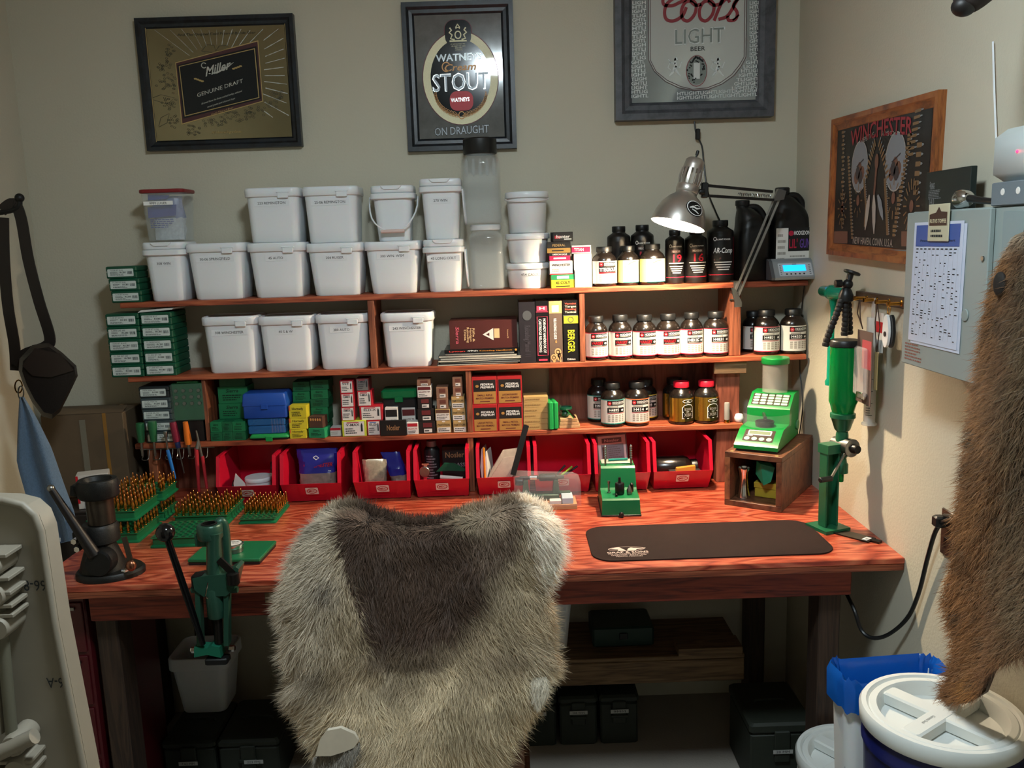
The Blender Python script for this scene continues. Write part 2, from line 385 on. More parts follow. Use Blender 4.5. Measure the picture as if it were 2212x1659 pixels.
# ================================================================== square white pails
M_pail = mat('white_polyethylene', '#dfe3e6', 0.32, sss=0.15, var=0.02, vscale=8)
M_tape = mat('clear_label_tape', '#dfe3e6', 0.2)
def pail(label, lid, base, vt, vb, z0, txt, yf=SF+0.004, depth=0.165, group='white pails of brass on the shelves', style='latch', bail=None, tx=0.0, lid_h=None, name='square_pail'):
    """lid = (u0, u1) and base = (u0, u1) in the photo, vt/vb = rows of the lid's top and the base"""
    a0, a1 = P(lid[0], vt+14, y=yf).x, P(lid[1], vt+14, y=yf).x
    b0, b1 = P(base[0], vb, y=yf+0.012).x, P(base[1], vb, y=yf+0.012).x
    wt, wb = a1-a0, b1-b0; h = P((lid[0]+lid[1])/2, vt, y=yf).z-z0; cx = (a0+a1+b0+b1)/4
    lh = lid_h or (0.03 if style == 'latch' else 0.024)
    dt, db = depth, depth-0.028
    cy = yf+dt/2
    t = thing(name, label, 'pail', (cx, cy, z0), 0, group); t['top'] = z0+h
    hb = h-lh*0.6
    S = lambda w, dd, r, z: [(x, y, z) for x, y in rr(w, dd, r, 5)]
    mid = lambda k: (wb+(wt-0.010-wb)*k, db+(dt-0.010-db)*k)
    secs = [S(wb-0.006, db-0.006, 0.022, 0), S(wb, db, 0.024, 0.004)]
    for k in (0.25, 0.5, 0.75, 1.0):
        w, dd = mid(k); secs.append(S(w, dd, 0.024+0.006*k, hb*k))
    ob('body', MB().loft(secs), M_pail, t, 50)
    L = MB()
    zl = h-lh
    L.loft([S(wt-0.003, dt-0.003, 0.03, zl), S(wt, dt, 0.03, zl+0.002), S(wt, dt, 0.03, h-0.006), S(wt-0.004, dt-0.004, 0.028, h-0.0015), S(wt-0.010, dt-0.010, 0.026, h),
            S(wt-0.018, dt-0.018, 0.022, h), S(wt-0.022, dt-0.022, 0.02, h-0.004)], caps=(1, 1))
    lidob = ob('lid', L, M_pail, t, 50)
    if style == 'latch':
        k = MB(); x = wt*0.22
        k.box(x-0.018, x+0.018, -dt/2-0.004, -dt/2+0.002, zl-0.006, zl+0.012, 0, 0.0015); k.box(x-0.022, x+0.022, -dt/2-0.0025, -dt/2+0.002, zl+0.012, zl+0.016, 0, 0.001)
        ob('latch_tab', k, M_pail, lidob)
    else:
        # deep collar below the lid and a dipped pull lip
        k = MB(); k.loft([S(wt-0.002, dt-0.002, 0.03, zl-0.022), S(wt+0.006, dt+0.006, 0.032, zl-0.019), S(wt+0.006, dt+0.006, 0.032, zl-0.004), S(wt-0.002, dt-0.002, 0.03, zl-0.001)])
        ob('collar', k, M_pail, t, 50)
        k = MB(); k.prism([(-0.035, h-0.003), (-0.024, h-0.013), (0.024, h-0.013), (0.035, h-0.003), (0.035, h-0.001), (-0.035, h-0.001)], -dt/2-0.005, -dt/2+0.004)
        ob('pull_lip', k, M_pail, lidob)
    if bail:
        zc = h-lh-0.012; r = wt/2+0.007; pts = []
        for i in range(17):
            an = PI*i/16; s_ = math.sin(an)
            pts.append((wt/2+0.004+0.006*s_, dt*0.34*math.cos(an), zc-bail[1]*s_**0.8) if not bail[2] else (bail[0]*r*math.cos(an)+ (0 if abs(math.cos(an)) < 0.99 else 0), -dt*0.0-(dt/2+0.012)*min(1, s_*1.6), zc-bail[1]*s_**0.8))
        hd = ob('bail_handle', MB().tube(pts, 0.0028, 6), M_pail, t)
        if bail[2]: ob('grip', MB().tube([(-0.04, pts[8][1], pts[8][2]), (0.04, pts[8][1], pts[8][2])], 0.0065, 10), mat('pink_grip', '#cdb4ac', 0.5), hd)
    if txt:
        zt = h*(0.62 if style != 'latch' else 0.70 if h < 0.2 else 0.735)
        k = zt/hb; w, dd = mid(k); slope = (mid(1)[1]-db)/2/hb
        F = Flat((tx*wt, -dd/2, zt), (1, 0, 0), (0, -slope, 1))
        tp = MB(); wtx = text_width(txt, 0.0085, 0); d_rect(tp, F, -wtx/2-0.012, wtx/2+0.012, -0.006, 0.014, 0, 2)
        lb = ob('name_tape', tp, M_tape, t, 0, fix=False)
        tm = MB(); d_text(tm, F, txt, 0, 0, 0.0085, 0, 4, 0); ob('lettering', tm, M_black, lb, 0, fix=False)
    return t
T_ = 'square white lidded pail'
def put(n, *a, **k): p = pail(*a, **k); PAIL[n] = p; return p
PAIL = {}
put('308t', 'narrow white pail labelled 308 under a clear bag-filled box', (303, 397), (326, 397), 523, 653, Z1, '308 WIN', style='collar', depth=0.16)
put('3006', 'wide white lidded pail labelled 30-06 on the top shelf', (401, 531), (417, 521), 525, 652, Z1, '30-06 SPRINGFIELD')
put('45a', 'white lidded pail labelled 45 AUTO carrying the 223 pail', (531.5, 659), (551, 653), 524, 652, Z1, '45 AUTO')
put('204', 'white lidded pail labelled 204 carrying the 25-06 pail', (660, 785), (679, 777), 524.5, 650.5, Z1, '204 RUGER')
put('300', 'white lidded pail labelled 300 under a small pail with wire handle', (786, 909), (803, 899), 521, 648, Z1, '300 WIN. WSM')
put('45l', 'narrow white pail labelled 45 LONG COLT, handle hanging at its side', (912, 1000), (929, 996), 517, 645, Z1, '45 LONG COLT', style='collar', depth=0.15, bail=(0.98, 0.13, 0))
put('223', 'white lidded pail labelled 223 stacked on the 45 AUTO pail', (524.5, 645.5), (541, 645), 405, 525, PAIL['45a']['top']+0.0005, '223 REMINGTON')
put('2506', 'white lidded pail labelled 25-06 stacked on the 204 pail', (649, 771), (668, 771), 402, 523, PAIL['204']['top']+0.0005, '25-06 REMINGTON')
put('small', 'small white pail without label, wire handle hanging across its front', (800, 894), (815, 884), 400, 521, PAIL['300']['top']+0.0005, None, depth=0.135, yf=SF+0.018, style='collar', bail=(1.04, 0.118, 1))
put('270', 'narrow white pail labelled 270 stacked on the 45 LONG COLT pail', (905, 996), (919, 990), 385, 517, PAIL['45l']['top']+0.0005, '270 WIN', style='collar', depth=0.145, yf=SF+0.008, bail=(0.98, 0.12, 0))
put('308', 'white lidded pail labelled 308 on the middle shelf beside green boxes', (431.5, 554.5), (452, 554), 684, 808, Z2, '308 WINCHESTER')
put('40', 'white lidded pail labelled 40 on the middle shelf', (555, 677.5), (572, 674.5), 683, 807, Z2, '40 S & W')
put('380', 'white lidded pail labelled 380 AUTO beside the shelf divider', (678, 794), (695, 793), 679, 803, Z2, '380 AUTO')
put('243', 'white lidded pail labelled 243 beside the pile of books', (820, 936.5), (835, 931), 676, 797, Z2, '243 WINCHESTER')

# clear square canister with red lid on the narrow pail, a bag of brass inside
M_clear = mat('clear_plastic', '#dfe6e4', 0.05, alpha=0.13)
M_bag = mat('clear_bag', '#e8edf0', 0.18, trans=0.85, ior=1.12)
M_bagblue = mat('blue_bag_print', '#27348e', 0.35)
z0 = PAIL['308t']['top']+0.0005
a = P(306, 515, y=SF+0.02); b_ = P(398, 420, y=SF+0.02)
cw = (P(397, 515, y=SF+0.02).x-a.x); ch = P(350, 408, y=SF+0.02).z-z0; cx = (P(300, 420, y=SF+.02).x+P(400, 420, y=SF+.02).x+a.x+a.x+cw)/4
t = thing('clear_canister', 'clear square canister with dark red lid holding a bag, on the narrow 308 pail', 'canister', (cx, SF+0.085, z0))
S = lambda w, r, z: [(x, y, z) for x, y in rr(w, w*0.85, r, 4)]
ob('body', MB().loft([S(cw*0.86, 0.02, 0.001), S(cw*0.9, 0.02, 0.004), S(cw*1.02, 0.02, ch-0.013), S(cw*1.0, 0.02, ch-0.013), S(cw*0.88, 0.02, 0.006), S(cw*0.84, 0.02, 0.005)], caps=(1, 1)), M_clear, t, 40)
ob('lid', MB().loft([S(cw*1.06, 0.02, ch-0.012), S(cw*1.08, 0.02, ch-0.01), S(cw*1.08, 0.02, ch-0.002), S(cw*1.05, 0.02, ch)]), mat('dark_red_plastic', '#7d1f24', 0.4), t, 40)
tp = MB(); F = Flat((-0.01, -cw*0.43-0.001, ch*0.70)); d_rect(tp, F, -0.05, 0.05, 0, 0.013, 0, 6); lb = ob('name_tape', tp, M_white, t, 0, fix=False)
tm = MB(); d_text(tm, F, '9MM LUGER', 0, 0.0025, 0.0075, 0, 8, 0); ob('lettering', tm, M_black, lb, 0, fix=False)
bg = thing('brass_bag', 'crumpled plastic bag with blue print inside the clear canister', 'bag', (cx, SF+0.085, z0+0.007))
rnd = random.Random(5); secs = []
for i in range(9):
    k = i/8; w = cw*(0.72-0.10*abs(k-0.45)); hh = ch*0.84
    secs.append([(x+rnd.uniform(-.004, .004), y*0.75+rnd.uniform(-.004, .004), hh*k+rnd.uniform(-.003, .003)*(0 < i < 8)) for x, y in rr(w, w*0.7, w*0.28, 4)])
m_ = MB().loft(secs[:5]).loft(secs[4:], m=1)
ob('brass_bag_body', m_, [mat('grey_bag', '#b9bec4', 0.25, var=0.3, vscale=120), mat('blue_grey_bag', '#7e86ad', 0.25, var=0.35, vscale=100)], bg, 25)
pm = MB(); F = Flat((-0.008, -cw*0.27, 0)); d_poly(pm, F, [(-0.05, 0.075), (0.045, 0.082), (0.05, 0.118), (-0.05, 0.112)], 0, 2); d_poly(pm, F, [(-0.045, 0.135), (0.02, 0.138), (0.03, 0.15), (-0.045, 0.155)], 0, 2)
d_lines(pm, F, -0.045, 0.045, 0.04, 0.072, 5, 0, 2)
ob('blue_print', pm, M_bagblue, bg, 0, fix=False)

# clear jars
def jar(label, u0, u1, vt, vb, vlid, z0, lidmat, yf, sq, ribs=False, name='clear_jar', lidu=None):
    x0, x1 = P(u0, vb, y=yf+0.05).x, P(u1, vb, y=yf+0.05).x; w = x1-x0; h = P((u0+u1)/2, vt, y=yf+0.05).z-z0; hl = P((u0+u1)/2, vlid, y=yf+.05).z-z0
    lw = w*0.9 if lidu is None else P(lidu[1], vt, y=yf+0.05).x-P(lidu[0], vt, y=yf+0.05).x
    t = thing(name, label, 'jar', ((x0+x1)/2, yf+w/2, z0), 0, 'clear jars on the top shelf')
    S = lambda q, r, z: [(x, y, z) for x, y in rr(q, q, r, 5)]
    c = sq; ht = hl-0.002; th = 0.004
    out = [(w*0.86, c*w, 0), (w*0.97, c*w, 0.006), (w, c*w, 0.018), (w*0.985, c*w, 0.03), (w*0.985, c*w, ht*0.86), (w*0.95, c*w*1.05, ht*0.93), (lw*0.95, lw*0.4, ht*0.975), (lw*0.93, lw*0.45, ht)]
    inn = [(a-2*th, b, z) for a, b, z in reversed(out)]; inn[-1] = (inn[-1][0], inn[-1][1], 0.006)
    mb = MB().loft([S(a, b, z) for a, b, z in out]+[S(a, b, z) for a, b, z in inn], caps=(1, 1))
    ob('body', mb, M_clear, t, 50)
    ob('lid', MB().lathe([(lw/2, hl), (lw/2+0.001, hl+0.002), (lw/2+0.001, h-0.004), (lw/2-0.003, h), (0.001, h)], 36), lidmat, t, 40)
    if ribs:
        for k in range(5):
            x = (k-2)*w*0.17
            ob('moulded_rib', MB().ball((x, -w/2+0.001, ht*0.8), (w*0.045, 0.003, ht*0.13), 10, 8), M_clear, t)
    t['top'] = z0+h; return t
M_jarlid = mat('grey_white_lid', '#d5d8d8', 0.35)
j1 = jar('tall clear square jar with white screw lid on the top shelf', 1017, 1091, 485, 639, 497, Z1, M_jarlid, SF+0.018, 0.18, lidu=(1018, 1084))
jar('clear ribbed jar with black lid on top of the white-lidded jar', 1000, 1085, 298, 486, 332, j1['top']+0.0005, M_blackp, SF+0.012, 0.3, True, lidu=(1004, 1076))

# round tubs
def tub(label, u0, u1, b0, b1, vt, vb, z0, txt=None, handle=False):
    yc = SF+0.085; w = P(u1, vt+10, y=yc).x-P(u0, vt+10, y=yc).x; wb = P(b1, vb, y=yc).x-P(b0, vb, y=yc).x
    h = P((u0+u1)/2, vt, y=yc-w/2).z-z0; cx = P((u0+u1+b0+b1)/4, (vt+vb)/2, y=yc).x
    t = thing('round_tub', label, 'tub', (cx, yc, z0), 0, 'round white tubs stacked on the top shelf'); R, r = w/2, wb/2
    ob('body', MB().lathe([(r-0.004, 0), (r, 0.004), (R-0.006, h-0.018), (R-0.006, h-0.012)], 40), M_pail, t, 50)
    ob('lid', MB().lathe([(R-0.001, h-0.020), (R, h-0.018), (R, h-0.004), (R-0.003, h), (R-0.01, h), (R-0.013, h-0.004), (0.001, h-0.004)], 40), M_pail, t, 40)
    if handle:
        pts = [(R*1.01*math.sin(a_), -R*1.01*math.cos(a_), h-0.022-0.012*math.cos(a_*1.0)) for a_ in [(-1.7+3.4*i/14) for i in range(15)]]
        ob('bail_handle', MB().tube(pts, 0.0022, 6), M_pail, t)
    if txt:
        tm = MB(); S = Cyl(r+(R-r)*0.6+0.0012, (0, 0, 0), 0.15); d_text(tm, S, txt, 0, h*0.52, 0.009, 0, 2, 0); ob('lettering', tm, M_black, t, 0, fix=False)
    t['top'] = z0+h; return t
t3 = tub('round white tub labelled 454 at the bottom of the tub stack', 1091, 1185, 1101, 1181, 569, 637, Z1, '454 CASULL')
t2 = tub('round white tub without label between two other tubs', 1091, 1187, 1102, 1180, 504, 570, t3['top']+0.0005)
tub('round white tub with wire handle, topmost of the tub stack', 1090, 1184, 1101, 1179, 413, 505, t2['top']+0.0005, None, True)

# ================================================================== green and grey die boxes
M_dgreen = mat('dark_green_plastic', '#0c4a34', 0.42, var=0.06, vscale=30)
M_dgrey = mat('grey_green_plastic', '#3b474a', 0.45, var=0.06)
M_labelw = mat('paper_label', '#c3cdc8', 0.6)
M_ink = mat('label_ink', '#20262a', 0.6)
def diebox(label, x0, x1, z0, h, yf, depth, group, mt=M_dgreen, seed=0, line='F L DIE SET 22-250', off=0.0, cover=False):
    t = thing('die_box', label, 'die box', ((x0+x1)/2+off, yf, z0), 0, group); w = x1-x0
    ob('tray', MB().box(-w/2, w/2, 0, depth, 0, h*0.55, 0, 0.002), mt, t)
    ob('lid', MB().box(-w/2-0.0008, w/2+0.0008, -0.0008, depth, h*0.56, h-0.0004, 0, 0.003), mt, t)
    F = Flat((0, -0.0012, 0)); lb = MB(); lw, lh = w*0.86, h*0.62
    d_poly(lb, F, [(x-0.002, y+h*0.47) for x, y in rr(lw, lh, 0.003, 3)], 0, 1); L = ob('paper_label', lb, M_labelw, t, 0, fix=False)
    tm = MB(); rn = random.Random(seed)
    d_text(tm, F, line, -lw*0.42, h*0.62, h*0.11, 0, 2, 0, 'L', lw*0.5); d_text(tm, F, 'RCBS', lw*0.06, h*0.43, h*0.13, 0, 2, 1, 'C', lw*0.24, 0.2)
    d_lines(tm, F, -lw*0.42, -lw*0.1, h*0.41, h*0.56, 2, 0, 2, rn); d_lines(tm, F, -lw*0.42, lw*0.2, h*0.22, h*0.36, 2, 0, 2, rn)
    for i in range(9): d_rect(tm, F, lw*0.24+i*lw*0.022, lw*0.24+i*lw*0.022+lw*0.012*rn.uniform(.5, 1.3), h*0.35, h*0.58, 0, 2)
    ob('lettering', tm, M_ink, L, 0, fix=False); return t
yf = SF+0.002
x0, x1 = P(238, 640, y=yf).x, P(303, 640, y=yf).x
hh = (P(300, 574, y=yf).z-Z1)/3
NM = ['bottom', 'middle', 'top']
for i in range(3):
    diebox('dark green die box on the top shelf, %s one of three' % NM[i], x0, x1, Z1+hh*i+0.0003, hh, yf, 0.1, 'green die boxes', seed=i, line=['F L DIE SET 300 WIN', 'F L DIE SET 30-06', 'F L DIE SET 25-06'][i], off=[0.004, 0.0, -0.005][i])
hh = (P(300, 676, y=yf).z-Z2)/5; xa, xb = P(240, 790, y=yf).x, P(310, 790, y=yf).x; xc, xd = P(313, 790, y=yf).x, P(380, 790, y=yf).x
ORD = ['lowest', 'second', 'middle', 'fourth', 'topmost']
for i in range(5):
    diebox('dark green die box at the open shelf end, %s of five upward' % ORD[i], xa, xb, Z2+hh*i+0.0003, hh, yf-0.003, 0.12, 'green die boxes', seed=10+i, line=['F L DIE SET 223', 'F L DIE SET 204', '3-DIE SET 45 ACP', 'CARB DIE 380', 'F L DIE SET 300 WSM'][i])
    diebox('dark green die box in the inner stack beside the 308 pail, %s of five upward' % ORD[i], xc, xd, Z2+hh*i+0.0003, hh, yf, 0.14, 'green die boxes', seed=20+i, line=['F L DIE SET 243', 'F L DIE SET 308', 'F L DIE SET 40 SW', 'F L DIE SET 22-250', 'CARB DIE 45 LC'][i])
M_paper = mat('white_paper', '#cfcfc9', 0.7)
pz = Z2+hh*5+0.0006
for i in range(3):
    m_ = MB(); pts = [(-0.06, 0.0), (0.055, 0.004), (0.062, 0.11), (-0.05, 0.115)]
    m_.loft([[(x+i*0.004, y, 0.0025*i+0.006*(k > 0 and x > 0.05)) for k, (x, y) in enumerate(pts)], [(x+i*0.004, y, 0.0025*i+0.0022+0.006*(k > 0 and x > 0.05)) for k, (x, y) in enumerate(pts)]])
    tag(ob('instruction_leaflet', m_, M_paper, None, 0, loc=((xc+xd)/2, yf+0.004, pz+0.0002)), 'folded instruction leaflet on the inner stack of die boxes, %s of three' % NM[i], 'leaflet', 'leaflets on the die boxes')

# ================================================================== framed pictures
class Hung:
    """a frame on a wall, sized and tilted from its four corners; q() turns a photo point into the frame's own plane"""
    def __init__(s, name, label, cat, quad, ax, val, th, top_extra=0.0):
        k = {ax: val}; tl, tr, br, bl = [P(*c, **k) for c in quad]
        s.u0 = Vector((1, 0, 0)) if ax == 'y' else Vector((0, -1, 0)); up = Vector((0, 0, 1))
        ctr = (tl+tr+br+bl)/4; d = (tr-tl)+(br-bl); ang = math.atan2(d.z, d.dot(s.u0))
        s.w = ((tr-tl).length+(br-bl).length)/2; s.h = ((tl-bl).length+(tr-br).length)/2+top_extra
        u = s.u0*math.cos(ang)+up*math.sin(ang); v = -s.u0*math.sin(ang)+up*math.cos(ang)
        s.c = ctr+v*top_extra/2; s.u, s.v, s.ax, s.val, s.th = u, v, ax, val, th
        n = u.cross(v)
        t = bpy.data.objects.new(name, None); C.objects.link(t); t.empty_display_size = 0.02; tag(t, label, cat)
        t.matrix_world = Matrix(((u.x, -n.x, v.x, s.c.x), (u.y, -n.y, v.y, s.c.y), (u.z, -n.z, v.z, s.c.z), (0, 0, 0, 1)))
        s.t = t
    def q(s, u, v):
        p = P(u, v, **{s.ax: s.val})-s.c; return (p.dot(s.u), p.dot(s.v))
    def frame(s, bw, mats, prof=((0, 0.0), (0.0, 1.0), (0.35, 1.0), (0.55, 0.75), (0.8, 0.7), (1.0, 0.45), (1.0, 0.0))):
        """mitred moulding, each side its own piece; local y=0 is the front face, the wall lies at y=th"""
        w, h, th = s.w, s.h, s.th
        for sd in range(4):
            mb = MB(); secs = []
            ends = [(-w/2, -h/2), (w/2, -h/2), (w/2, h/2), (-w/2, h/2)]
            for e in (sd, (sd+1) % 4):
                ex, ez = ends[e]; ring = []
                for a, b in prof:
                    ring.append((ex-math.copysign(bw*a, ex), th*(1-b)+0.0005, ez-math.copysign(bw*a, ez)))
                secs.append(ring)
            mb.loft(secs); ob('frame_side', mb, mats, s.t, 30)
    def face(s, inset, y=0.012):
        return Flat((0, y, 0)), s.w/2-inset, s.h/2-inset
M_frame_b = wood('black_frame_wood', '#090b0e', '#11151a', '#1b222a', (3, 3, 3), 6, 0.38, 3)
M_frame_g = wood('grey_frame_wood', '#34363b', '#44464b', '#505157', (3, 3, 3), 6, 0.45, 3)
def mirror(name, c1, c2, rough, sc, metal=0.85):
    m = bpy.data.materials.new(name); m.use_nodes = True; nt = m.node_tree; b = nt.nodes['Principled BSDF']; L = nt.links; N = nt.nodes.new
    tc = N('ShaderNodeTexCoord'); n = N('ShaderNodeTexNoise'); n.inputs['Scale'].default_value = sc; n.inputs['Detail'].default_value = 6; n.inputs['Roughness'].default_value = 0.7
    L.new(tc.outputs['Object'], n.inputs['Vector']); mx = N('ShaderNodeMix'); mx.data_type = 'RGBA'; mx.inputs[6].default_value = (*lin(c1), 1); mx.inputs[7].default_value = (*lin(c2), 1)
    L.new(n.outputs['Fac'], mx.inputs[0]); L.new(mx.outputs[2], b.inputs['Base Color']); b.inputs['Metallic'].default_value = metal; b.inputs['Roughness'].default_value = rough
    return m
M_gold = mat('gold_print', '#b9a06a', 0.4, 0.35); M_cream = mat('cream_print', '#e9e3bc', 0.5, coat=1.0, var=0.12, vscale=250); M_grey = mat('grey_print', '#8b9196', 0.4, 0.3)
M_orange = mat('amber_print', '#d79c58', 0.45); M_maroon = mat('maroon_print', '#4a2a2c', 0.45); M_silver = mat('silver_print', '#d9dbd6', 0.25, 0.6); M_olive = mat('olive_line', '#4a4636', 0.5)

# ---- gold mirror with a slanted black label
A = Hung('framed_mirror', 'black framed gold mirror with a slanted black label and silver rays', 'mirror', ((288, 40), (630, 27), (653, 316), (318, 325)), 'y', -0.03, 0.03)
A.frame(0.036, M_frame_b)
F, iw, ih = A.face(0.034)
ob('mirror_glass', MB().box(-iw, iw, 0.0122, 0.018, -ih, ih), mirror('gold_mirror', '#8c8163', '#a39878', 0.16, 6, 0.8), A.t, 0)
sc = lambda x, y: A.q(200+x*0.226, y*0.226)
pr = MB()   # 0 gold 1 silver 2 black 3 maroon 4 olive 5 amber
for a, b in (((480, 240), (1835, 205)), ((1835, 205), (1925, 1320)), ((480, 240), (590, 1360))):
    pa, pb = sc(*a), sc(*b); d_line(pr, F, [pa, pb], 0.008, 0, 1)
cx_, cy_ = 1180, 720
for i in range(26):
    an = math.radians(-58+i*8.2) if i < 26 else 0
    dx, dy = math.sin(an), -math.cos(an)
    r0 = 0; pts = []
    for r in range(300, 900, 24):
        x, y = cx_+dx*r*1.15, cy_+dy*r
        if y < 265 or x > 1815+(y-250)*0.075 or x < 530 or y > 1120 or (780 < x < 1620 and y > 590-(x-780)*0.265): continue
        pts.append((x, y))
    if len(pts) > 1 and an > -1.0:
        rn = random.Random(i); w = 0.0012 if an < 0.1 else 0.0026
        d_line(pr, F, [sc(*p) for p in pts], [w*rn.uniform(0.5, 1.4) for _ in pts], 1, 2)
lab = [(778, 592), (1575, 378), (1622, 965), (840, 1188)]
def inset(q, k):
    cx = sum(p[0] for p in q)/4; cy = sum(p[1] for p in q)/4; return [(p[0]+(cx-p[0])*k[0], p[1]+(cy-p[1])*k[1]) for p in q]
d_poly(pr, F, [sc(*p) for p in reversed(lab)], 0, 2); d_poly(pr, F, [sc(*p) for p in reversed(inset(lab, (.02, .03)))], 3, 3)
d_poly(pr, F, [sc(*p) for p in reversed(inset(lab, (.05, .14)))], 2, 4); d_poly(pr, F, [sc(*p) for p in reversed(inset(lab, (.085, .19)))], 0, 5); d_poly(pr, F, [sc(*p) for p in reversed(inset(lab, (.105, .215)))], 2, 6)
ob('label_panel', pr, [M_gold, M_silver, mat('label_black', '#15181c', 0.3), M_maroon, M_olive, M_orange], A.t, 0, fix=False)
tm = MB(); sl = 0.27
p = sc(1185, 690); d_text(tm, F, 'Miller', p[0], p[1], 0.030, 0, 8, 1, 'C', 0.088, 0.25, slope=sl)
d_line(tm, F, [sc(*q) for q in ((1075, 700), (1180, 690), (1290, 630), (1340, 590))], [0.001, 0.006, 0.004, 0.001], 0, 7)
d_ring(tm, F, *sc(1055, 620), 0.010, 0.010, 0.003, 0, 7, 16, 0.6, 5.6)
p = sc(1210, 855); d_text(tm, F, 'GENUINE DRAFT', p[0], p[1], 0.0125, 0, 8, 0, 'C', 0.165, 0.0, slope=sl)
p = sc(1225, 935); d_text(tm, F, 'Brewed from the finest malted barley, selected', p[0], p[1], 0.006, 0, 8, 0, 'C', 0.145, 0.3, slope=sl)
p = sc(1220, 985); d_text(tm, F, 'cereal grains and choicest hops', p[0], p[1], 0.006, 0, 8, 0, 'C', 0.10, 0.3, slope=sl)
p = sc(1230, 1065); d_text(tm, F, 'Cold Filtered Beer', p[0], p[1], 0.006, 1, 8, 0, 'C', 0.08, 0.3, slope=sl)
p = sc(1270, 1270); d_text(tm, F, 'All Natural Ingredients', p[0], p[1], 0.009, 1, 3, 0, 'C', 0.105, 0.3)
p = sc(1170, 325); d_text(tm, F, 'And The Original Cold Filtered Bottle Beer', p[0], p[1], 0.008, 2, 4, 0, 'C', 0.27, 0.3)
for s_ in (-1, 1):   # hop leaves beside the script
    for k in range(4):
        c = sc(1190+s_*(150+k*22), 700-s_*60-k*8+12); d_ell(tm, F, c[0], c[1], 0.006, 0.003, 1, 7, 8)
ob('lettering', tm, [M_silver, M_gold, M_olive], A.t, 0, fix=False)['kind'] = 'stuff'
hp = MB(); rn = random.Random(2)   # barley, hops and eagle drawn in dark line
def scales(cx, cy, n, rx, ry):
    for i in range(n):
        a = rn.uniform(0, 2*PI); r = math.sqrt(rn.random()); c = sc(cx+rx*r*math.cos(a), cy+ry*r*math.sin(a)); d_ring(hp, F, c[0], c[1], 0.0046, 0.0034, 0.0009, 0, 2, 8)
for c in ((725, 500, 16, 45, 80), (700, 650, 16, 50, 80), (640, 640, 8, 30, 60), (650, 790, 14, 70, 60), (740, 800, 16, 50, 110), (720, 980, 20, 70, 80), (760, 1150, 16, 50, 70), (950, 1240, 22, 70, 60),
          (1150, 1170, 26, 130, 40), (1350, 1110, 30, 150, 50), (1550, 1060, 26, 110, 60), (1720, 950, 22, 80, 80), (1780, 900, 16, 60, 60)): scales(*c)
for pts in (((560, 930), (640, 900), (770, 930), (700, 990), (570, 950)), ((620, 1200), (640, 1120), (720, 1080), (700, 1170), (620, 1210)), ((1030, 480), (1080, 420), (1150, 425), (1165, 480), (1200, 430), (1270, 425), (1310, 460), (1220, 475), (1170, 500), (1110, 490), (1035, 485)),
            ((1100, 560), (1170, 505), (1240, 540))):
    d_line(hp, F, [sc(*p) for p in pts], 0.0014, 0, 2)
ob('line_drawing', hp, M_olive, A.t, 0, fix=False)['kind'] = 'stuff'

# ---- silver mirror with the oval stout label
A = Hung('framed_mirror', 'tall black framed mirror with an oval stout label and red barrel', 'mirror', ((864, 5), (1107, -3), (1117, 320), (883, 327)), 'y', -0.03, 0.03)
A.frame(0.044, M_frame_b)
F, iw, ih = A.face(0.042)
ob('mirror_glass', MB().box(-iw, iw, 0.0122, 0.018, -ih, ih), mirror('mottled_mirror', '#5d5c5c', '#8d8f8f', 0.07, 16, 0.45), A.t, 0)
sc = lambda x, y: A.q(800+x*0.211, y*0.211)
c = sc(922, 795); rx = A.w*0.340; ry = A.h*0.313
pr = MB()
d_poly(pr, F, [(sc(895, 320)[0]+x, sc(895, 320)[1]+y) for x, y in rr(0.098, 0.085, 0.035, 5)], 0, 1); d_ell(pr, F, c[0], c[1], rx+0.003, ry+0.003, 0, 1, 48)
d_ell(pr, F, c[0], c[1], rx, ry, 1, 2, 48); d_ell(pr, F, c[0], c[1], rx-0.026, ry-0.026, 2, 3, 48)
h_ = sc(895, 330); d_poly(pr, F, [(h_[0]+x, h_[1]+y) for x, y in rr(0.091, 0.086, 0.03, 5)], 2, 4)
ob('label_panel', pr, [mat('deep_red_print', '#5a1c26', 0.45), M_cream, mat('stout_black', '#0d1216', 0.12)], A.t, 0, fix=False)
tm = MB()  # 0 silver 1 grey 2 amber 3 red 4 cream 5 black
def tline(s, x0, x1, yb, yt, m, k=6, **kw):
    a, b = sc(x0, yb), sc(x1, yb); t_ = sc(x0, yt); d_text(tm, F, s, (a[0]+b[0])/2, (a[1]+b[1])/2, abs(t_[1]-a[1]), m, k, align='C', width=abs(b[0]-a[0]), slope=0.03, **kw)
tline('WATNEYS', 672, 1140, 612, 540, 0, bold=1); tline('WATNEYS', 672, 1140, 612, 540, 1, 7, bold=0)
tline('Cream', 745, 1080, 715, 645, 2, bold=1, shear=0.3)
d_ring(tm, F, *sc(775, 680), 0.016, 0.017, 0.0035, 2, 6, 16, 0.7, 5.5)
tline('STOUT', 632, 1225, 918, 740, 0, bold=1); tline('STOUT', 640, 1216, 914, 748, 1, 7, bold=0)
tline('ON DRAUGHT', 652, 1222, 1372, 1285, 5, 5, bold=1); tline('ON DRAUGHT', 655, 1218, 1370, 1290, 1, 6, bold=0)
b = sc(932, 1028); d_poly(tm, F, [(b[0]+x, b[1]+y) for x, y in rr(0.082, 0.066, 0.025, 5)], 3, 5); tline('WATNEYS', 825, 1015, 1035, 995, 0, 7, bold=1)
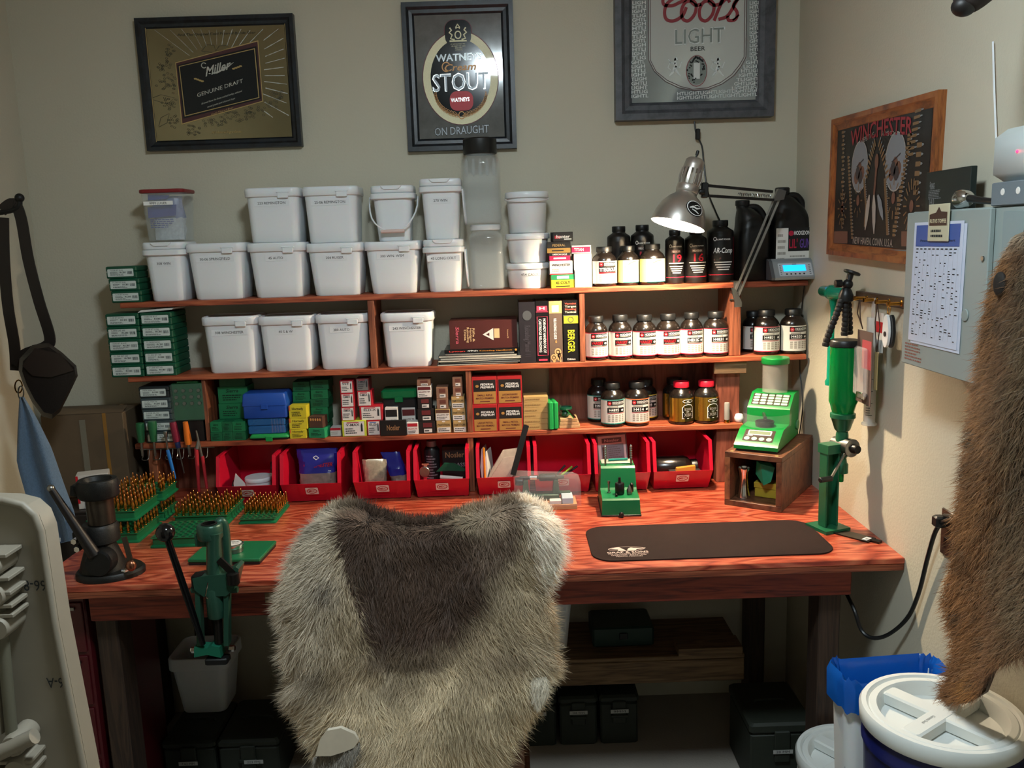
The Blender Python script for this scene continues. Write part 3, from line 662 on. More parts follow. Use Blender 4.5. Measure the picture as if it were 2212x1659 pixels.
for s_, x in (('BY APPOINTMENT TO', 895), ('HER MAJESTY THE QUEEN', 900), ('BREWERS', 903), ('LONDON', 905)):
    i = ['BY', 'HER', 'BREWERS', 'LONDON'].index(s_.split()[0]); p = sc(x, 450+i*20); d_text(tm, F, s_, p[0], p[1], 0.0036, 4, 6, 0, 'C', 0.05 if i < 2 else 0.025)
for sd in (-1, 1):  # two wheat ears
    for i in range(11):
        a = math.radians(8+i*7.2); x, y = 925+sd*math.cos(a)*262*1.0, 960+math.sin(a)*235-20
        for o in (-1, 0, 1):
            p = sc(x+o*18*math.sin(a)*sd*0.6, y-o*16); n_ = 10
            tdir = math.pi/2+sd*(-a*0.9)+o*0.4*sd
            pts = [(p[0]+0.0085*math.cos(2*PI*j/n_)*math.cos(tdir)-0.003*math.sin(2*PI*j/n_)*math.sin(tdir), p[1]+0.0085*math.cos(2*PI*j/n_)*math.sin(tdir)+0.003*math.sin(2*PI*j/n_)*math.cos(tdir)) for j in range(n_)]
            d_line(tm, F, pts+[pts[0]], 0.0013, 2, 6)
p = sc(935, 1175); d_ring(tm, F, p[0], p[1], 0.012, 0.014, 0.003, 2, 6, 14)
crest = sc(895, 350); rn = random.Random(4)   # the crest: shield, supporters and crown in broken cream line
d_ring(tm, F, crest[0], crest[1], 0.012, 0.014, 0.004, 4, 6, 18); d_ring(tm, F, crest[0], crest[1]+0.02, 0.008, 0.006, 0.003, 4, 6, 12, 0, PI)
for sd in (-1, 1):
    d_line(tm, F, [(crest[0]+sd*a, crest[1]+b) for a, b in ((0.012, -0.016), (0.026, -0.012), (0.02, 0.0), (0.03, 0.008), (0.022, 0.016), (0.028, 0.024))], 0.005, 4, 6)
    d_line(tm, F, [(crest[0]+sd*a, crest[1]+b) for a, b in ((0.0, 0.036), (0.003, 0.03), (0.008, 0.024))], 0.003, 4, 6)
d_line(tm, F, [(crest[0]+a, crest[1]-0.02) for a in (-0.03, 0, 0.03)], 0.005, 4, 6)
ob('lettering', tm, [M_silver, M_grey, M_orange, M_red, M_cream, M_black], A.t, 0, fix=False)['kind'] = 'stuff'

# ---- big silver mirror sign, its top above the picture
A = Hung('framed_mirror', 'large dark grey framed silver mirror sign with red script, cord below', 'mirror', ((1331, 0), (1679, 0), (1670, 246), (1328, 265)), 'y', -0.045, 0.045, top_extra=0.17)
A.frame(0.062, M_frame_g)
F, iw, ih = A.face(0.06, 0.02)
ob('mirror_glass', MB().box(-iw, iw, 0.0202, 0.026, -ih, ih), mirror('silver_mirror', '#8d9597', '#a9b0b1', 0.06, 5, 0.5), A.t, 0)
sc = lambda x, y: A.q(1280+x*0.2049, y*0.2049)
tm = MB()  # 0 red 1 grey 2 black 3 frost 4 dark line
sh = [(600, -900), (600, 620), (660, 740), (780, 850), (920, 915), (1080, 945), (1240, 930), (1380, 875), (1500, 790), (1580, 690), (1632, 590), (1650, -900)]
pan = [sc(*p) for p in sh]; d_poly(tm, F, list(reversed(pan)), 5, 1)
d_line(tm, F, pan, 0.0022, 4, 3); d_line(tm, F, [sc(x+(18 if x < 1000 else -18), y-(14 if 660 < x < 1600 else 0)) for x, y in sh], 0.0022, 4, 3)
def stroke(pts, w, m=0, k=5, n=6):
    q = spline([(*sc(*p), 0) for p in pts], n); d_line(tm, F, [(a.x, a.y) for a in q], w, m, k)
W_ = 0.0112
stroke([(1000, -20), (930, 10), (850, 45), (760, 30), (770, -60), (900, -170), (960, -130), (900, -60), (800, 20), (770, 110), (790, 190), (870, 205), (960, 150), (1000, 60)], W_)
for x in (1010, 1200): stroke([(x+50, -10), (x-20, 10), (x-60, 90), (x-50, 180), (x+10, 205), (x+75, 140), (x+95, 50), (x+70, 0), (x+40, 0), (x+90, 40), (x+150, 30)], W_)
stroke([(1295, 205), (1340, 90), (1390, -30), (1360, 30), (1430, -30), (1460, 10)], W_)
stroke([(1340, 190), (1440, 150), (1530, 0), (1560, -40), (1500, 40), (1540, 120), (1520, 190), (1450, 200), (1440, 150)], W_)
stroke([(1490, 200), (1530, 170), (1560, 140)], 0.006)
def tl(s, x0, x1, yb, yt, m, k, **kw):
    a, b = sc(x0, yb), sc(x1, yb); t_ = sc(x0, yt); d_text(tm, F, s, (a[0]+b[0])/2, (a[1]+b[1])/2, abs(t_[1]-a[1]), m, k, align='C', width=abs(b[0]-a[0]), slope=0.02, **kw)
tl('LIGHT', 865, 1410, 450, 280, 3, 4, bold=1); tl('LIGHT', 868, 1400, 440, 288, 1, 5, bold=0)
tl('BEER', 1040, 1200, 524, 478, 2, 5, bold=0)
p = sc(1110, 725); d_ell(tm, F, p[0], p[1], 0.037, 0.050, 1, 4); d_ring(tm, F, p[0], p[1]-0.004, 0.037, 0.052, 0.002, 0, 5)
p2 = sc(1110, 720); d_rect(tm, F, p2[0]-0.011, p2[0]+0.011, p2[1]-0.032, p2[1]+0.022, 3, 6); d_line(tm, F, [sc(1060, 650), sc(1085, 605), sc(1110, 590), sc(1150, 615), sc(1180, 640)], 0.006, 2, 6)
rn = random.Random(9)
for i in range(40):
    a = rn.uniform(0, 2*PI); r = rn.uniform(0.02, 0.034); d_ell(tm, F, p[0]+r*math.cos(a), p[1]+r*1.3*math.sin(a), 0.003, 0.0025, 2, 6, 7)
for sd, x0 in ((-1, 880), (1, 1335)):   # rampant lions as simple silhouettes
    for pts, w in ((((x0, 600), (x0+10, 680), (x0-30, 760), (x0-60, 790)), [0.006, 0.011, 0.008, 0.003]), (((x0, 690), (x0+50, 700), (x0+70, 640)), [0.006, 0.004, 0.003]), (((x0+5, 660), (x0-45, 650), (x0-70, 610)), [0.006, 0.004, 0.003]),
                   (((x0, 720), (x0+40, 770), (x0+60, 790)), [0.008, 0.005, 0.003]), (((x0-10, 625), (x0+10, 605), (x0+30, 620)), [0.006, 0.011, 0.004]), (((x0-30, 740), (x0-75, 700), (x0-50, 640)), 0.0025)):
        d_line(tm, F, [sc(*q) for q in pts], w, 3, 4)
s_ = 'LIGHTLIGHTLIGHTLIGHT'   # rows of frosted small letters on both sides and along the bottom
for r in range(23):
    y = 45*r+30; o = r*3 % 5
    if y < 1060:
        for (x0, x1) in (((425, 575), (1670, 1840)) if y < 620 else ((415, 560+max(0, y-640)*0.1), (1640-max(0, y-640)*0.55, 1825))):
            if y > 940: x0, x1 = (x0, x1) if x0 < 900 else (900, 1815)
            n_ = max(3, int((x1-x0)/33)); tl((s_*3)[o:o+n_], x0, x1, y, y-36, 3, 2, bold=1)
ob('lettering', tm, [mat('muted_red_print', '#8a3038', 0.4), mat('sage_print', '#7d8580', 0.4), M_black, mat('frosted_print', '#cdd3d1', 0.5), M_maroon, mat('pale_mirror_panel', '#c3c7c4', 0.1, 0.3)], A.t, 0, fix=False)['kind'] = 'stuff'
# its cord with a switch, hanging down behind the shelf goods
pts = [P(*q, y=yy) for q, yy in (((1500, 262), -0.02), ((1504, 290), -0.02), ((1516, 315), -0.02), ((1520, 350), -0.02), ((1528, 410), -0.03), ((1545, 455), -0.02), ((1556, 480), -0.012), ((1570, 520), -0.012), ((1570, 560), -0.012))]
cr_ = thing('hanging_cord', 'thin black cord with an inline switch hanging under the silver mirror sign', 'cord', pts[0])
ob('cord', MB().tube([p-pts[0] for p in spline(pts)], 0.0028, 6), M_blackp, cr_)
p = P(1507, 290, y=-0.022)-pts[0]; ob('switch', MB().box(p.x-0.008, p.x+0.008, p.y-0.008, p.y+0.008, p.z-0.019, p.z+0.019, 0, 0.003), M_blackp, cr_)

# ---- cartridge board on the side wall
W_oak = wood('oak_frame', '#5a2f16', '#8a4d24', '#9d6030', (2, 20, 2), 4, 0.4, 4)
A = Hung('cartridge_board', 'brown wood framed dark cartridge board with red arched title on the side wall', 'poster', ((1795, 261), (2022, 192), (2007, 580), (1785, 547)), 'x', XR-0.022, 0.022)
A.frame(0.04, W_oak)
F, iw, ih = A.face(0.037, 0.008)
ob('backing_board', MB().box(-iw, iw, 0.0082, 0.014, -ih, ih), mat('dark_board', '#1b1716', 0.45, var=0.3, vscale=9), A.t, 0)
sc = lambda x, y: A.q(1720+x*0.2712, 150+y*0.2712)
tm = MB()  # 0 red 1 brass 2 steel 3 cream 4 mauve grey 5 dark 6 liner
for a, b in (((305, 455), (1045, 235)), ((305, 455), (268, 1430)), ((268, 1430), (915, 1445))): d_line(tm, F, [sc(*a), sc(*b)], 0.004, 6, 2)
a, b = sc(405, 520), sc(885, 440)
p = sc(640, 505); d_text(tm, F, 'WINCHESTER', p[0], p[1]-0.022, 0.044, 0, 3, 1, 'C', abs(b[0]-a[0]), arc=0.012)
a, b = sc(505, 575), sc(600, 545); d_text(tm, F, 'REPEATING', (a[0]+b[0])/2, (a[1]+b[1])/2, 0.013, 3, 3, 0, 'C', abs(b[0]-a[0]), slope=0.15)
a, b = sc(660, 535), sc(765, 525); d_text(tm, F, 'ARMS CO.', (a[0]+b[0])/2, (a[1]+b[1])/2, 0.013, 3, 3, 0, 'C', abs(b[0]-a[0]), slope=-0.1)
a, b = sc(430, 1400), sc(750, 1400); d_text(tm, F, 'NEW HAVEN, CONN. U.S.A.', (a[0]+b[0])/2, (a[1]+b[1])/2, 0.02, 3, 3, 0, 'C', abs(b[0]-a[0]))
for (x, y, rx, ry) in ((485, 775, 0.058, 0.074), (768, 735, 0.062, 0.078)):
    c = sc(x, y); d_ell(tm, F, c[0], c[1], rx, ry, 4, 2, 32); d_ring(tm, F, c[0], c[1], rx, ry, 0.003, 3, 3)
    for k in range(5): d_ell(tm, F, c[0]-0.02+0.01*k, c[1]-0.03+0.012*(k % 3), 0.016, 0.02, 5 if k % 2 else 7, 3+k % 2, 10)
    d_line(tm, F, [(c[0]-0.02, c[1]+0.0), (c[0]+0.03, c[1]+0.02)], 0.003, 5, 5)
def cart(x, y, L, a=0.0, w=0.0075, m=1):
    c = sc(x, y); ca, sa = math.cos(a), math.sin(a); h = L/2
    R = lambda p, q: (c[0]+p*ca-q*sa, c[1]+p*sa+q*ca)
    d_poly(tm, F, [R(-h, -w/2), R(h*0.3, -w/2), R(h*0.4, -w*.3), R(h*0.4, w*.3), R(h*0.3, w/2), R(-h, w/2)], m, 3); d_poly(tm, F, [R(h*0.4, -w*.3), R(h*0.8, -w*.22), R(h, 0), R(h*0.8, w*.22), R(h*0.4, w*.3)], 2, 3)
for i in range(24):
    k = i/23
    cart(360-k*10+(30 if i % 2 else 0)*0, 500+k*760, 0.030-0.008*(i % 3)); cart(400+k*30, 700+k*640, 0.020); cart(540-abs(k-.5)*30, 880+k*440, 0.018) if i < 20 else None
    cart(690+k*20, 880+k*430, 0.020); cart(890-k*130, 520+k*800, 0.034-0.006*(i % 3))
for i in range(8): cart(960-i*9, 325+i*50, 0.048, 0.05)
for i in range(6): cart(968-i*6, 600+i*76, 0.038, 0.0, 0.012)
for i in range(9):
    for sd in (-1, 1):
        cart(625+sd*(20+i*9), 560+i*34+abs(i-4)*4, 0.030, PI/2-sd*(0.5+0.09*i))
for (x, y, n, r) in ((472, 1045, 8, 0.035), (752, 1025, 8, 0.04), (348, 1110, 12, 0.04), (895, 1090, 18, 0.05)):
    c = sc(x, y); d_ell(tm, F, c[0], c[1], 0.011, 0.016, 7, 3, 14)
    for i in range(n):
        a = 2*PI*i/n; q = (c[0]+r*math.cos(a)*0.9, c[1]+r*1.4*math.sin(a)); d_line(tm, F, [(c[0]+(q[0]-c[0])*0.6, c[1]+(q[1]-c[1])*0.6), q], 0.004, 1, 3)
for (x, dx, L) in ((565, -25, 280), (600, 0, 310), (630, 30, 200)):   # hanging feathers
    d_line(tm, F, [sc(x, 1000), sc(x+dx*0.5, 1000+L*0.3), sc(x+dx, 1000+L*0.7), sc(x+dx*1.4, 1000+L)], [0.008, 0.024, 0.02, 0.004], 3 if dx < 20 else 4, 4)
d_line(tm, F, [sc(622, 740), sc(612, 860), sc(600, 1000)], 0.012, 7, 3); d_ell(tm, F, *sc(622, 735), 0.012, 0.022, 7, 4, 14)
for q in (((285, 1290), (390, 1290), (390, 1385), (280, 1385)), ((815, 1290), (905, 1290), (905, 1410), (815, 1410))):
    d_poly(tm, F, [sc(*p) for p in reversed(q)], 7, 2)
ob('printed_display', tm, [mat('board_red', '#8e2a33', 0.5), mat('dull_brass', '#8a6c4c', 0.4, 0.4), M_grey, mat('bone_print', '#a59c92', 0.5), mat('grey_vignette', '#7f8388', 0.5), mat('dark_print', '#3c3334', 0.5), mat('grey_liner', '#6d6e6e', 0.5), mat('brown_print', '#6d4a3c', 0.5)], A.t, 0, fix=False)

# ================================================================== powder bottles
M_bottle = mat('smoky_brown_plastic', '#17120f', 0.22, spec=0.6)
M_bottleb = mat('matte_black_plastic', '#0e0d0d', 0.38)
M_lab = mat('bottle_label_white', '#d9d6cf', 0.45); M_tan = mat('label_fine_print', '#9a948b', 0.6)
M_teal = mat('teal_band', '#1f8a80', 0.45); M_obrand = mat('orange_band', '#d0672c', 0.45); M_crim = mat('crimson_band', '#a51836', 0.45); M_yel = mat('yellow_band', '#d8c12c', 0.45); M_purple = mat('purple_band', '#5a3a8c', 0.45)
M_goldlab = mat('gold_foil_label', '#c79a3c', 0.22, 0.9); M_redcap = mat('red_cap_plastic', '#b5172c', 0.35)
def bottle(label, u0, u1, vt, vb, zs, kind='hodgdon', name='H4831', accent=None, yc=None, turn=0.0, capm=None, group='powder bottles on the shelves', oname='powder_bottle', back=0.0):
    yc = (SF+0.05 if yc is None else yc)+back
    x0, x1 = P(u0, (vt+vb)/2, y=yc).x, P(u1, (vt+vb)/2, y=yc).x; R = (x1-x0)/2; h = P((u0+u1)/2, vt, y=yc).z-zs
    t = thing(oname, label, 'bottle', ((x0+x1)/2, yc, zs+0.0004), 0, group)
    mt = M_bottleb if kind == 'tall' else M_bottle
    if kind == 'tall':
        pr = [(R*0.9, 0), (R*0.98, 0.004), (R, 0.012), (R, h*0.80), (R*0.96, h*0.83), (R*0.6, h*0.88), (R*0.55, h*0.89), (R*0.55, h*0.91)]
        cap = [(R*0.56, h*0.905), (R*0.58, h*0.91), (R*0.58, h*0.99), (R*0.54, h), (0.001, h)]; l0, l1 = h*0.08, h*0.74
    else:
        pr = [(R*0.88, 0), (R*0.97, 0.004), (R, 0.012), (R, h*0.63), (R*0.97, h*0.69), (R*0.86, h*0.755), (R*0.68, h*0.81), (R*0.58, h*0.84), (R*0.58, h*0.88)]
        cap = [(R*0.60, h*0.865), (R*0.64, h*0.872), (R*0.64, h*0.985), (R*0.60, h), (R*0.3, h), (0.001, h-0.001)]; l0, l1 = h*0.075, h*0.64
    ob('body', MB().lathe(pr, 36), mt, t, 50)
    cm = MB().lathe(cap, 30)
    ob('cap', cm, capm or M_blackp, t, 40)
    S = Cyl(R+0.0002, (0, 0, 0), turn); lb = MB(); tm = MB(); H = l1-l0; W = R*1.35
    v = lambda k: l0+H*k
    if kind in ('hodgdon', 'tite'):
        acc = accent or M_crim
        d_rect(lb, S, -W, W, v(0), v(1), 0, 1); d_rect(lb, S, -W, W, v(0), v(0.035), 1, 2); d_rect(lb, S, -W, W, v(0.97), v(1), 1, 2)
        x = -R*0.55; xr = R*0.98
        d_rect(tm, S, x, xr, v(0.76), v(0.96), 0, 2); d_ell(tm, S, x+R*0.2, v(0.855), R*0.15, R*0.16, 2, 3, 16); d_text(tm, S, 'H', x+R*0.2, v(0.825), H*0.06, 1, 4)
        d_text(tm, S, 'HODGDON', x+R*0.42, v(0.835), H*0.085, 1, 3, 1, 'L', R*1.05); d_rect(tm, S, x+R*0.42, x+R*1.4, v(0.795), v(0.815), 3, 3)
        if kind == 'tite':
            d_rect(tm, S, x, xr, v(0.45), v(0.76), 0, 2); d_text(tm, S, 'TITEGROUP', x+R*0.75, v(0.55), H*0.15, 1, 3, 1, 'C', R*1.45); d_rect(tm, S, x, xr, v(0.46), v(0.5), 2, 3)
        else:
            d_rect(tm, S, x+R*0.1, x+R*0.85, v(0.68), v(0.735), 3, 2); d_poly(tm, S, [(x+R*0.85, v(0.675)), (xr, v(0.69)), (xr, v(0.725)), (x+R*0.85, v(0.74))], 0, 2)
            d_rect(tm, S, x, xr, v(0.46), v(0.665), 0, 2)
            red = name in ('VARGET',)
            d_text(tm, S, name, x+R*0.55, v(0.525), H*0.105, 2 if red else 1, 3, 1, 'C', R*(0.85 if len(name) < 6 else 1.0)); d_ell(tm, S, x+R*1.3, v(0.56), R*0.13, H*0.045, 1, 3, 8); d_rect(tm, S, x+R*0.12, x+R*0.95, v(0.48), v(0.5), 3, 3)
            d_rect(tm, S, x, xr, v(0.425), v(0.445), 2, 2)
        for i in range(5):
            for j in range(4):
                d_rect(tm, S, x+R*(0.05+i*0.3), x+R*(0.25+i*0.3), v(0.10+j*0.075), v(0.15+j*0.075), 3, 2)
        mats_t = [M_black, M_white, M_red, M_tan]; mats_l = [M_lab, acc]
    elif kind == 'clays':
        d_rect(lb, S, -W, W, v(0), v(1.0), 0, 1); d_rect(lb, S, -W, -R*0.6, v(0), v(1), 1, 2); d_rect(lb, S, -W, W, v(0), v(0.03), 2, 2)
        for i in range(9): d_rect(tm, S, -R*0.5, R*0.95, v(0.56+i*0.035), v(0.575+i*0.035), 0, 2)
        d_text(tm, S, name, R*0.2, v(0.62), H*0.16, 3, 3, 1, 'C', R*1.3); d_line(tm, S, [(-R*0.1, v(0.82)), (R*0.2, v(0.9)), (R*0.6, v(0.95))], H*0.03, 2, 4)
        for i in range(3): d_rect(tm, S, -R*0.5, R*0.7, v(0.30+i*0.05), v(0.325+i*0.05), 3, 2)
        mats_t = [M_grey, M_white, M_yel, M_tan]; mats_l = [mat('pale_yellow_label', '#d8d2a4', 0.45), mat('straw_label', '#cfc47a', 0.45), M_teal]
    elif kind == 'gold':
        d_rect(lb, S, -W, W, v(0), v(1.0), 0, 1); d_rect(lb, S, R*0.1, W, v(0), v(0.93), 1, 2)
        d_poly(tm, S, [(R*0.35+a, v(0.87)+b) for a, b in rr(R*0.9, H*0.14, H*0.05, 3)], 0, 3); d_ring(tm, S, R*0.35, v(0.87), R*0.45, H*0.075, H*0.02, 1, 4, 16); d_text(tm, S, 'IMR', R*0.35, v(0.845), H*0.05, 1, 4, 1)
        d_poly(tm, S, [(R*0.35+a, v(0.43)+b) for a, b in rr(R*0.95, H*0.62, R*0.4, 5)], 0, 3)
        for e in (-1, 1): d_line(tm, S, [(R*0.35+e*R*0.46, v(0.14)), (R*0.35+e*R*0.46, v(0.60)), (R*0.35+e*R*0.3, v(0.70)), (R*0.35, v(0.735))], R*0.05, 1, 4)
        d_line(tm, S, [(R*0.35-R*0.5, v(0.14)), (R*0.35, v(0.14)), (R*0.35+R*0.5, v(0.14))], R*0.05, 1, 4); d_line(tm, S, [(R*0.35-R*0.46, v(0.42)), (R*0.35, v(0.42)), (R*0.35+R*0.46, v(0.42))], R*0.05, 1, 4)
        d_text(tm, S, '8208', R*0.35, v(0.48), H*0.10, 2, 4, 1, 'C', R*0.6); d_text(tm, S, 'XBR', R*0.35, v(0.23), H*0.13, 2, 4, 1, 'C', R*0.65)
        mats_t = [M_black, M_white, M_tan]; mats_l = [M_goldlab, mat('dark_green_gold', '#3a3413', 0.3, 0.5)]
    elif kind == 'tall':
        d_rect(lb, S, -W, W, v(0), v(1.0), 0, 1)
        if name != 'plain':
            d_text(tm, S, 'ALLIANT POWDER', 0.0, v(0.91), H*0.035, 0, 3, 1, 'C', R*1.1); d_ring(tm, S, -R*0.62, v(0.94), R*0.13, H*0.05, R*0.04, 0, 3, 12)
            if name == 'AR':
                d_text(tm, S, 'AR-Comp', 0.0, v(0.60), H*0.125, 0, 3, 1, 'C', R*1.5, 0.15); d_line(tm, S, [(-R*0.7, v(0.43)), (-R*0.2, v(0.47)), (R*0.7, v(0.52))], [H*0.05, H*0.04, H*0.012], 2, 3); d_line(tm, S, [(R*0.95, v(0.98)), (R*1.02, v(0.5)), (R*0.95, v(0.22)), (-R*0.2, v(0.20))], R*0.04, 1, 3)
            else:
                d_rect(tm, S, -R*0.55, R*0.45, v(0.75), v(0.84), 2, 2); d_text(tm, S, 'RELODER', -R*0.05, v(0.77), H*0.05, 0, 3, 1, 'C', R*0.85)
                d_text(tm, S, name, 0.0, v(0.50), H*0.21, 1, 3, 1, 'C', R*1.15); d_rect(tm, S, -R*0.8, R*0.9, v(0.45), v(0.475), 0, 3)
            for i in range(4): d_rect(tm, S, -R*(0.7-0.1*i), R*(0.75-0.1*i), v(0.36-i*0.06), v(0.385-i*0.06), 0, 3)
            d_rect(tm, S, -W*0.9, W*0.9, v(0.06), v(0.075), 1, 2)
        mats_t = [M_white, mat('bright_red_print', '#c8203a', 0.45), M_maroon]; mats_l = [mat('black_label', '#131112', 0.35)]
    if lb.v: L = ob('label', lb, mats_l, t, 50, fix=False)
    if tm.v: ob('lettering', tm, mats_t, L, 0, fix=False)
    return t
G2 = 'six powder bottles in a row on the middle shelf'
bottle('dark powder bottle with red name lettering, first of the row of six after the books', 1263, 1313, 683, 780, Z2, name='VARGET', group=G2); bottle('dark powder bottle with red name lettering, second of the row of six after the books', 1314, 1365, 680, 778, Z2, name='VARGET', group=G2)
bottle('dark powder bottle with red name lettering, third of the row of six after the books', 1366, 1418, 680, 775, Z2, name='VARGET', group=G2); bottle('dark powder bottle with red name lettering, fourth of the row of six after the books', 1417, 1469, 678, 774, Z2, name='VARGET', group=G2)
bottle('powder bottle named H4831SC, fifth in the row of six on the middle shelf', 1469, 1518, 675, 770, Z2, name='H4831SC', group=G2)
bottle('powder bottle named H4831 at the end of the row of six, beside the divider', 1519, 1573, 673, 770, Z2, name='H4831', group=G2)
G3 = 'powder bottles between the divider and the side wall'
bottle('powder bottle half hidden behind the H4831 bottle next to the post', 1603, 1652, 672, 760, Z2, name='H1000', accent=M_white, group=G3, yc=SF+0.13)
bottle('red banded powder bottle named H4831 between post and side wall', 1627, 1683, 669, 764, Z2, name='H4831', group=G3)
bottle('powder bottle named H4350 beside the side wall', 1685, 1740, 667, 764, Z2, name='H4350', accent=M_lab, group=G3)
G4 = 'powder bottles on the lowest shelf'
bottle('teal banded powder bottle standing behind another teal banded one', 1268, 1318, 818, 910, Z3, name='H4895', accent=M_teal, yc=SF+0.138, group=G4)
bottle('teal banded powder bottle named H4895 in front on the lowest shelf', 1297, 1349, 826, 919, Z3, name='H4895', accent=M_teal, group=G4)
bottle('orange banded powder bottle named H414 on the lowest shelf', 1349.5, 1402, 824, 919, Z3, name='H414', accent=M_obrand, group=G4)
bottle('powder bottle half hidden behind the orange banded one', 1370, 1419, 818, 909, Z3, name='H338', accent=M_yel, yc=SF+0.138, group=G4)
bottle('gold labelled powder bottle standing behind the pair with red caps', 1431, 1482, 816, 908, Z3, kind='gold', yc=SF+0.138, group=G4)
bottle('gold labelled powder bottle with red cap next to the H414 bottle', 1445, 1498, 824, 917, Z3, kind='gold', capm=M_redcap, group=G4)
bottle('gold labelled powder bottle with red cap beside a clear shell', 1499, 1552, 822, 916, Z3, kind='gold', capm=M_redcap, group=G4)
G1 = 'powder bottles on the top shelf under the lamp'
bottle('white labelled powder bottle named TITEGROUP on the top shelf', 1279, 1332, 533, 631, Z1, kind='tite', name='TITEGROUP', accent=M_lab, group=G1)
bottle('yellow labelled powder bottle beside the TITEGROUP bottle', 1333, 1380, 531, 627, Z1, kind='clays', name='CLAYS', group=G1, yc=SF+0.06)
bottle('yellow labelled powder bottle beside the tall black canisters', 1381, 1436, 527, 632, Z1, kind='clays', name='CLAYS', group=G1, yc=SF+0.045)
bottle('tall plain black canister behind the TITEGROUP bottle', 1312, 1362, 489, 615, Z1, kind='tall', name='plain', yc=SF+0.14, group=G1, oname='powder_canister')
bottle('tall black canister behind the two yellow labelled bottles', 1363, 1412, 486, 615, Z1, kind='tall', name='17', yc=SF+0.14, group=G1, oname='powder_canister')
bottle('black canister with a red 19, next to the yellow labelled bottle', 1437, 1478, 497, 622, Z1, kind='tall', name='19', yc=SF+0.055, group=G1, oname='powder_canister')
bottle('black canister with a red 16, under the lamp shade', 1479, 1526, 495, 621, Z1, kind='tall', name='16', yc=SF+0.055, group=G1, oname='powder_canister')
bottle('wide black canister lettered AR beside the big jugs', 1527, 1584, 476, 614, Z1, kind='tall', name='AR', yc=SF+0.075, group=G1, oname='powder_canister')

# two big black jugs
def jug(label, u0, u1, vt, vb, yc, dd, lab=False, nu=None):
    x0, x1 = P(u0, vb, y=yc).x, P(u1, vb, y=yc).x; w = x1-x0; h = P((u0+u1)/2, vt, y=yc).z-Z1
    t = thing('powder_jug', label, 'jug', ((x0+x1)/2, yc, Z1+0.0004), 0, 'big powder jugs on the top shelf')
    nx = 0.0 if nu is None else (P(nu, vt, y=yc).x-(x0+x1)/2)
    S = lambda q, e, r, z, ox=0.0: [(x+ox, y, z) for x, y in rr(q, e, r, 5)]
    ob('body', MB().loft([S(w*0.94, dd*0.94, 0.03, 0), S(w, dd, 0.03, 0.006), S(w, dd, 0.03, h*0.58), S(w*0.97, dd*0.97, 0.035, h*0.66), S(w*0.8, dd*0.85, 0.04, h*0.78, nx*0.3), S(w*0.5, dd*0.6, 0.03, h*0.88, nx*0.7), S(0.044, 0.044, 0.0215, h*0.915, nx), S(0.042, 0.042, 0.0205, h*0.95, nx)]), M_bottleb, t, 50)
    ob('cap', MB().lathe([(0.024, h*0.93), (0.025, h*0.94), (0.025, h-0.003), (0.022, h), (0.001, h)], 24, (nx, 0, 0)), M_blackp, t, 40)
    s_ = -1 if nx > 0 else 1
    ob('handle', MB().tube(spline([(nx+s_*0.015, 0, h*0.90), (nx+s_*0.05, 0, h*0.90), (nx+s_*0.075, 0, h*0.78), (nx+s_*0.08, 0, h*0.62)]), 0.013, 10), M_bottleb, t, 60)
    if lab:
        F = Flat((0, -dd/2-0.0003, 0)); lb = MB(); tm = MB(); z0, z1 = h*0.08, h*0.56
        d_rect(lb, F, -w*0.46, w*0.46, z0, z1, 0, 1); L = ob('label', lb, M_lab, t, 0, fix=False); H = z1-z0
        d_rect(tm, F, -w*0.15, w*0.46, z0+H*0.48, z1, 0, 2); d_text(tm, F, 'HODGDON', w*0.2, z0+H*0.84, H*0.09, 1, 3, 1, 'C', w*0.42); d_ell(tm, F, -w*0.08, z0+H*0.88, 0.009, 0.009, 2, 3, 14)
        d_text(tm, F, "LIL'", -w*0.02, z0+H*0.55, H*0.2, 2, 3, 1, 'C', w*0.22); d_text(tm, F, 'GUN', w*0.28, z0+H*0.55, H*0.2, 3, 3, 1, 'C', w*0.28)
        d_lines(tm, F, -w*0.42, -w*0.2, z0+H*0.1, z1-H*0.1, 6, 4, 2); d_lines(tm, F, -w*0.1, w*0.4, z0+H*0.1, z0+H*0.4, 4, 4, 2)
        ob('lettering', tm, [M_black, M_white, M_crim, M_purple, M_tan], L, 0, fix=False)['kind'] = 'stuff'
    return t
jug('big plain black jug with handle behind the lamp arm', 1589, 1657, 432, 600, SF+0.11, 0.125, nu=1604)
jug('big black jug with a white and purple label behind the scale', 1660, 1742, 405, 590, SF+0.105, 0.125, True, nu=1690)

# ================================================================== ammunition boxes on the top shelf
def carton(label, u0, u1, vt, vb, zs, yf, dp, mats, deco=None, group=None, name='ammunition_box', rz=0.0, w=None, cat='box', hz=None):
    """printed cardboard box: body plus its print; z height from the photo rows unless hz"""
    x0, x1 = P(u0, (vt+vb)/2, y=yf).x, P(u1, (vt+vb)/2, y=yf).x; W = w or x1-x0
    H = hz or (P(u0, vt, y=yf).z-P(u0, vb, y=yf).z)
    t = thing(name, label, cat, ((x0+x1)/2, yf, zs+0.0003), rz, group)
    ob('carton', MB().box(-W/2, W/2, 0, dp, 0, H-0.0004, 0, 0.0008), mats[0], t)
    if deco:
        tm = MB(); deco(tm, Flat((0, -0.0001, 0)), W, H)
        if tm.v: ob('print', tm, mats[1:], t, 0, fix=False)
    t['top'] = zs+H; return t
K = {n: mat('card_'+n, c, 0.5) for n, c in dict(yellow='#c9b92a', white='#cfcbc6', pink='#a3184a', black='#141212', gold='#9c7a3c', green='#1f7a4a', red='#a81e2c', brown='#54372c', tan='#a98b58', orange='#c8622e', blue='#2b4f9a', grey='#6b6a68', dgreen='#12512f', maroon='#5d1f22', olive='#5c6a2c').items()}
GA = 'small ammunition boxes on the top shelf'
ya = SF+0.012
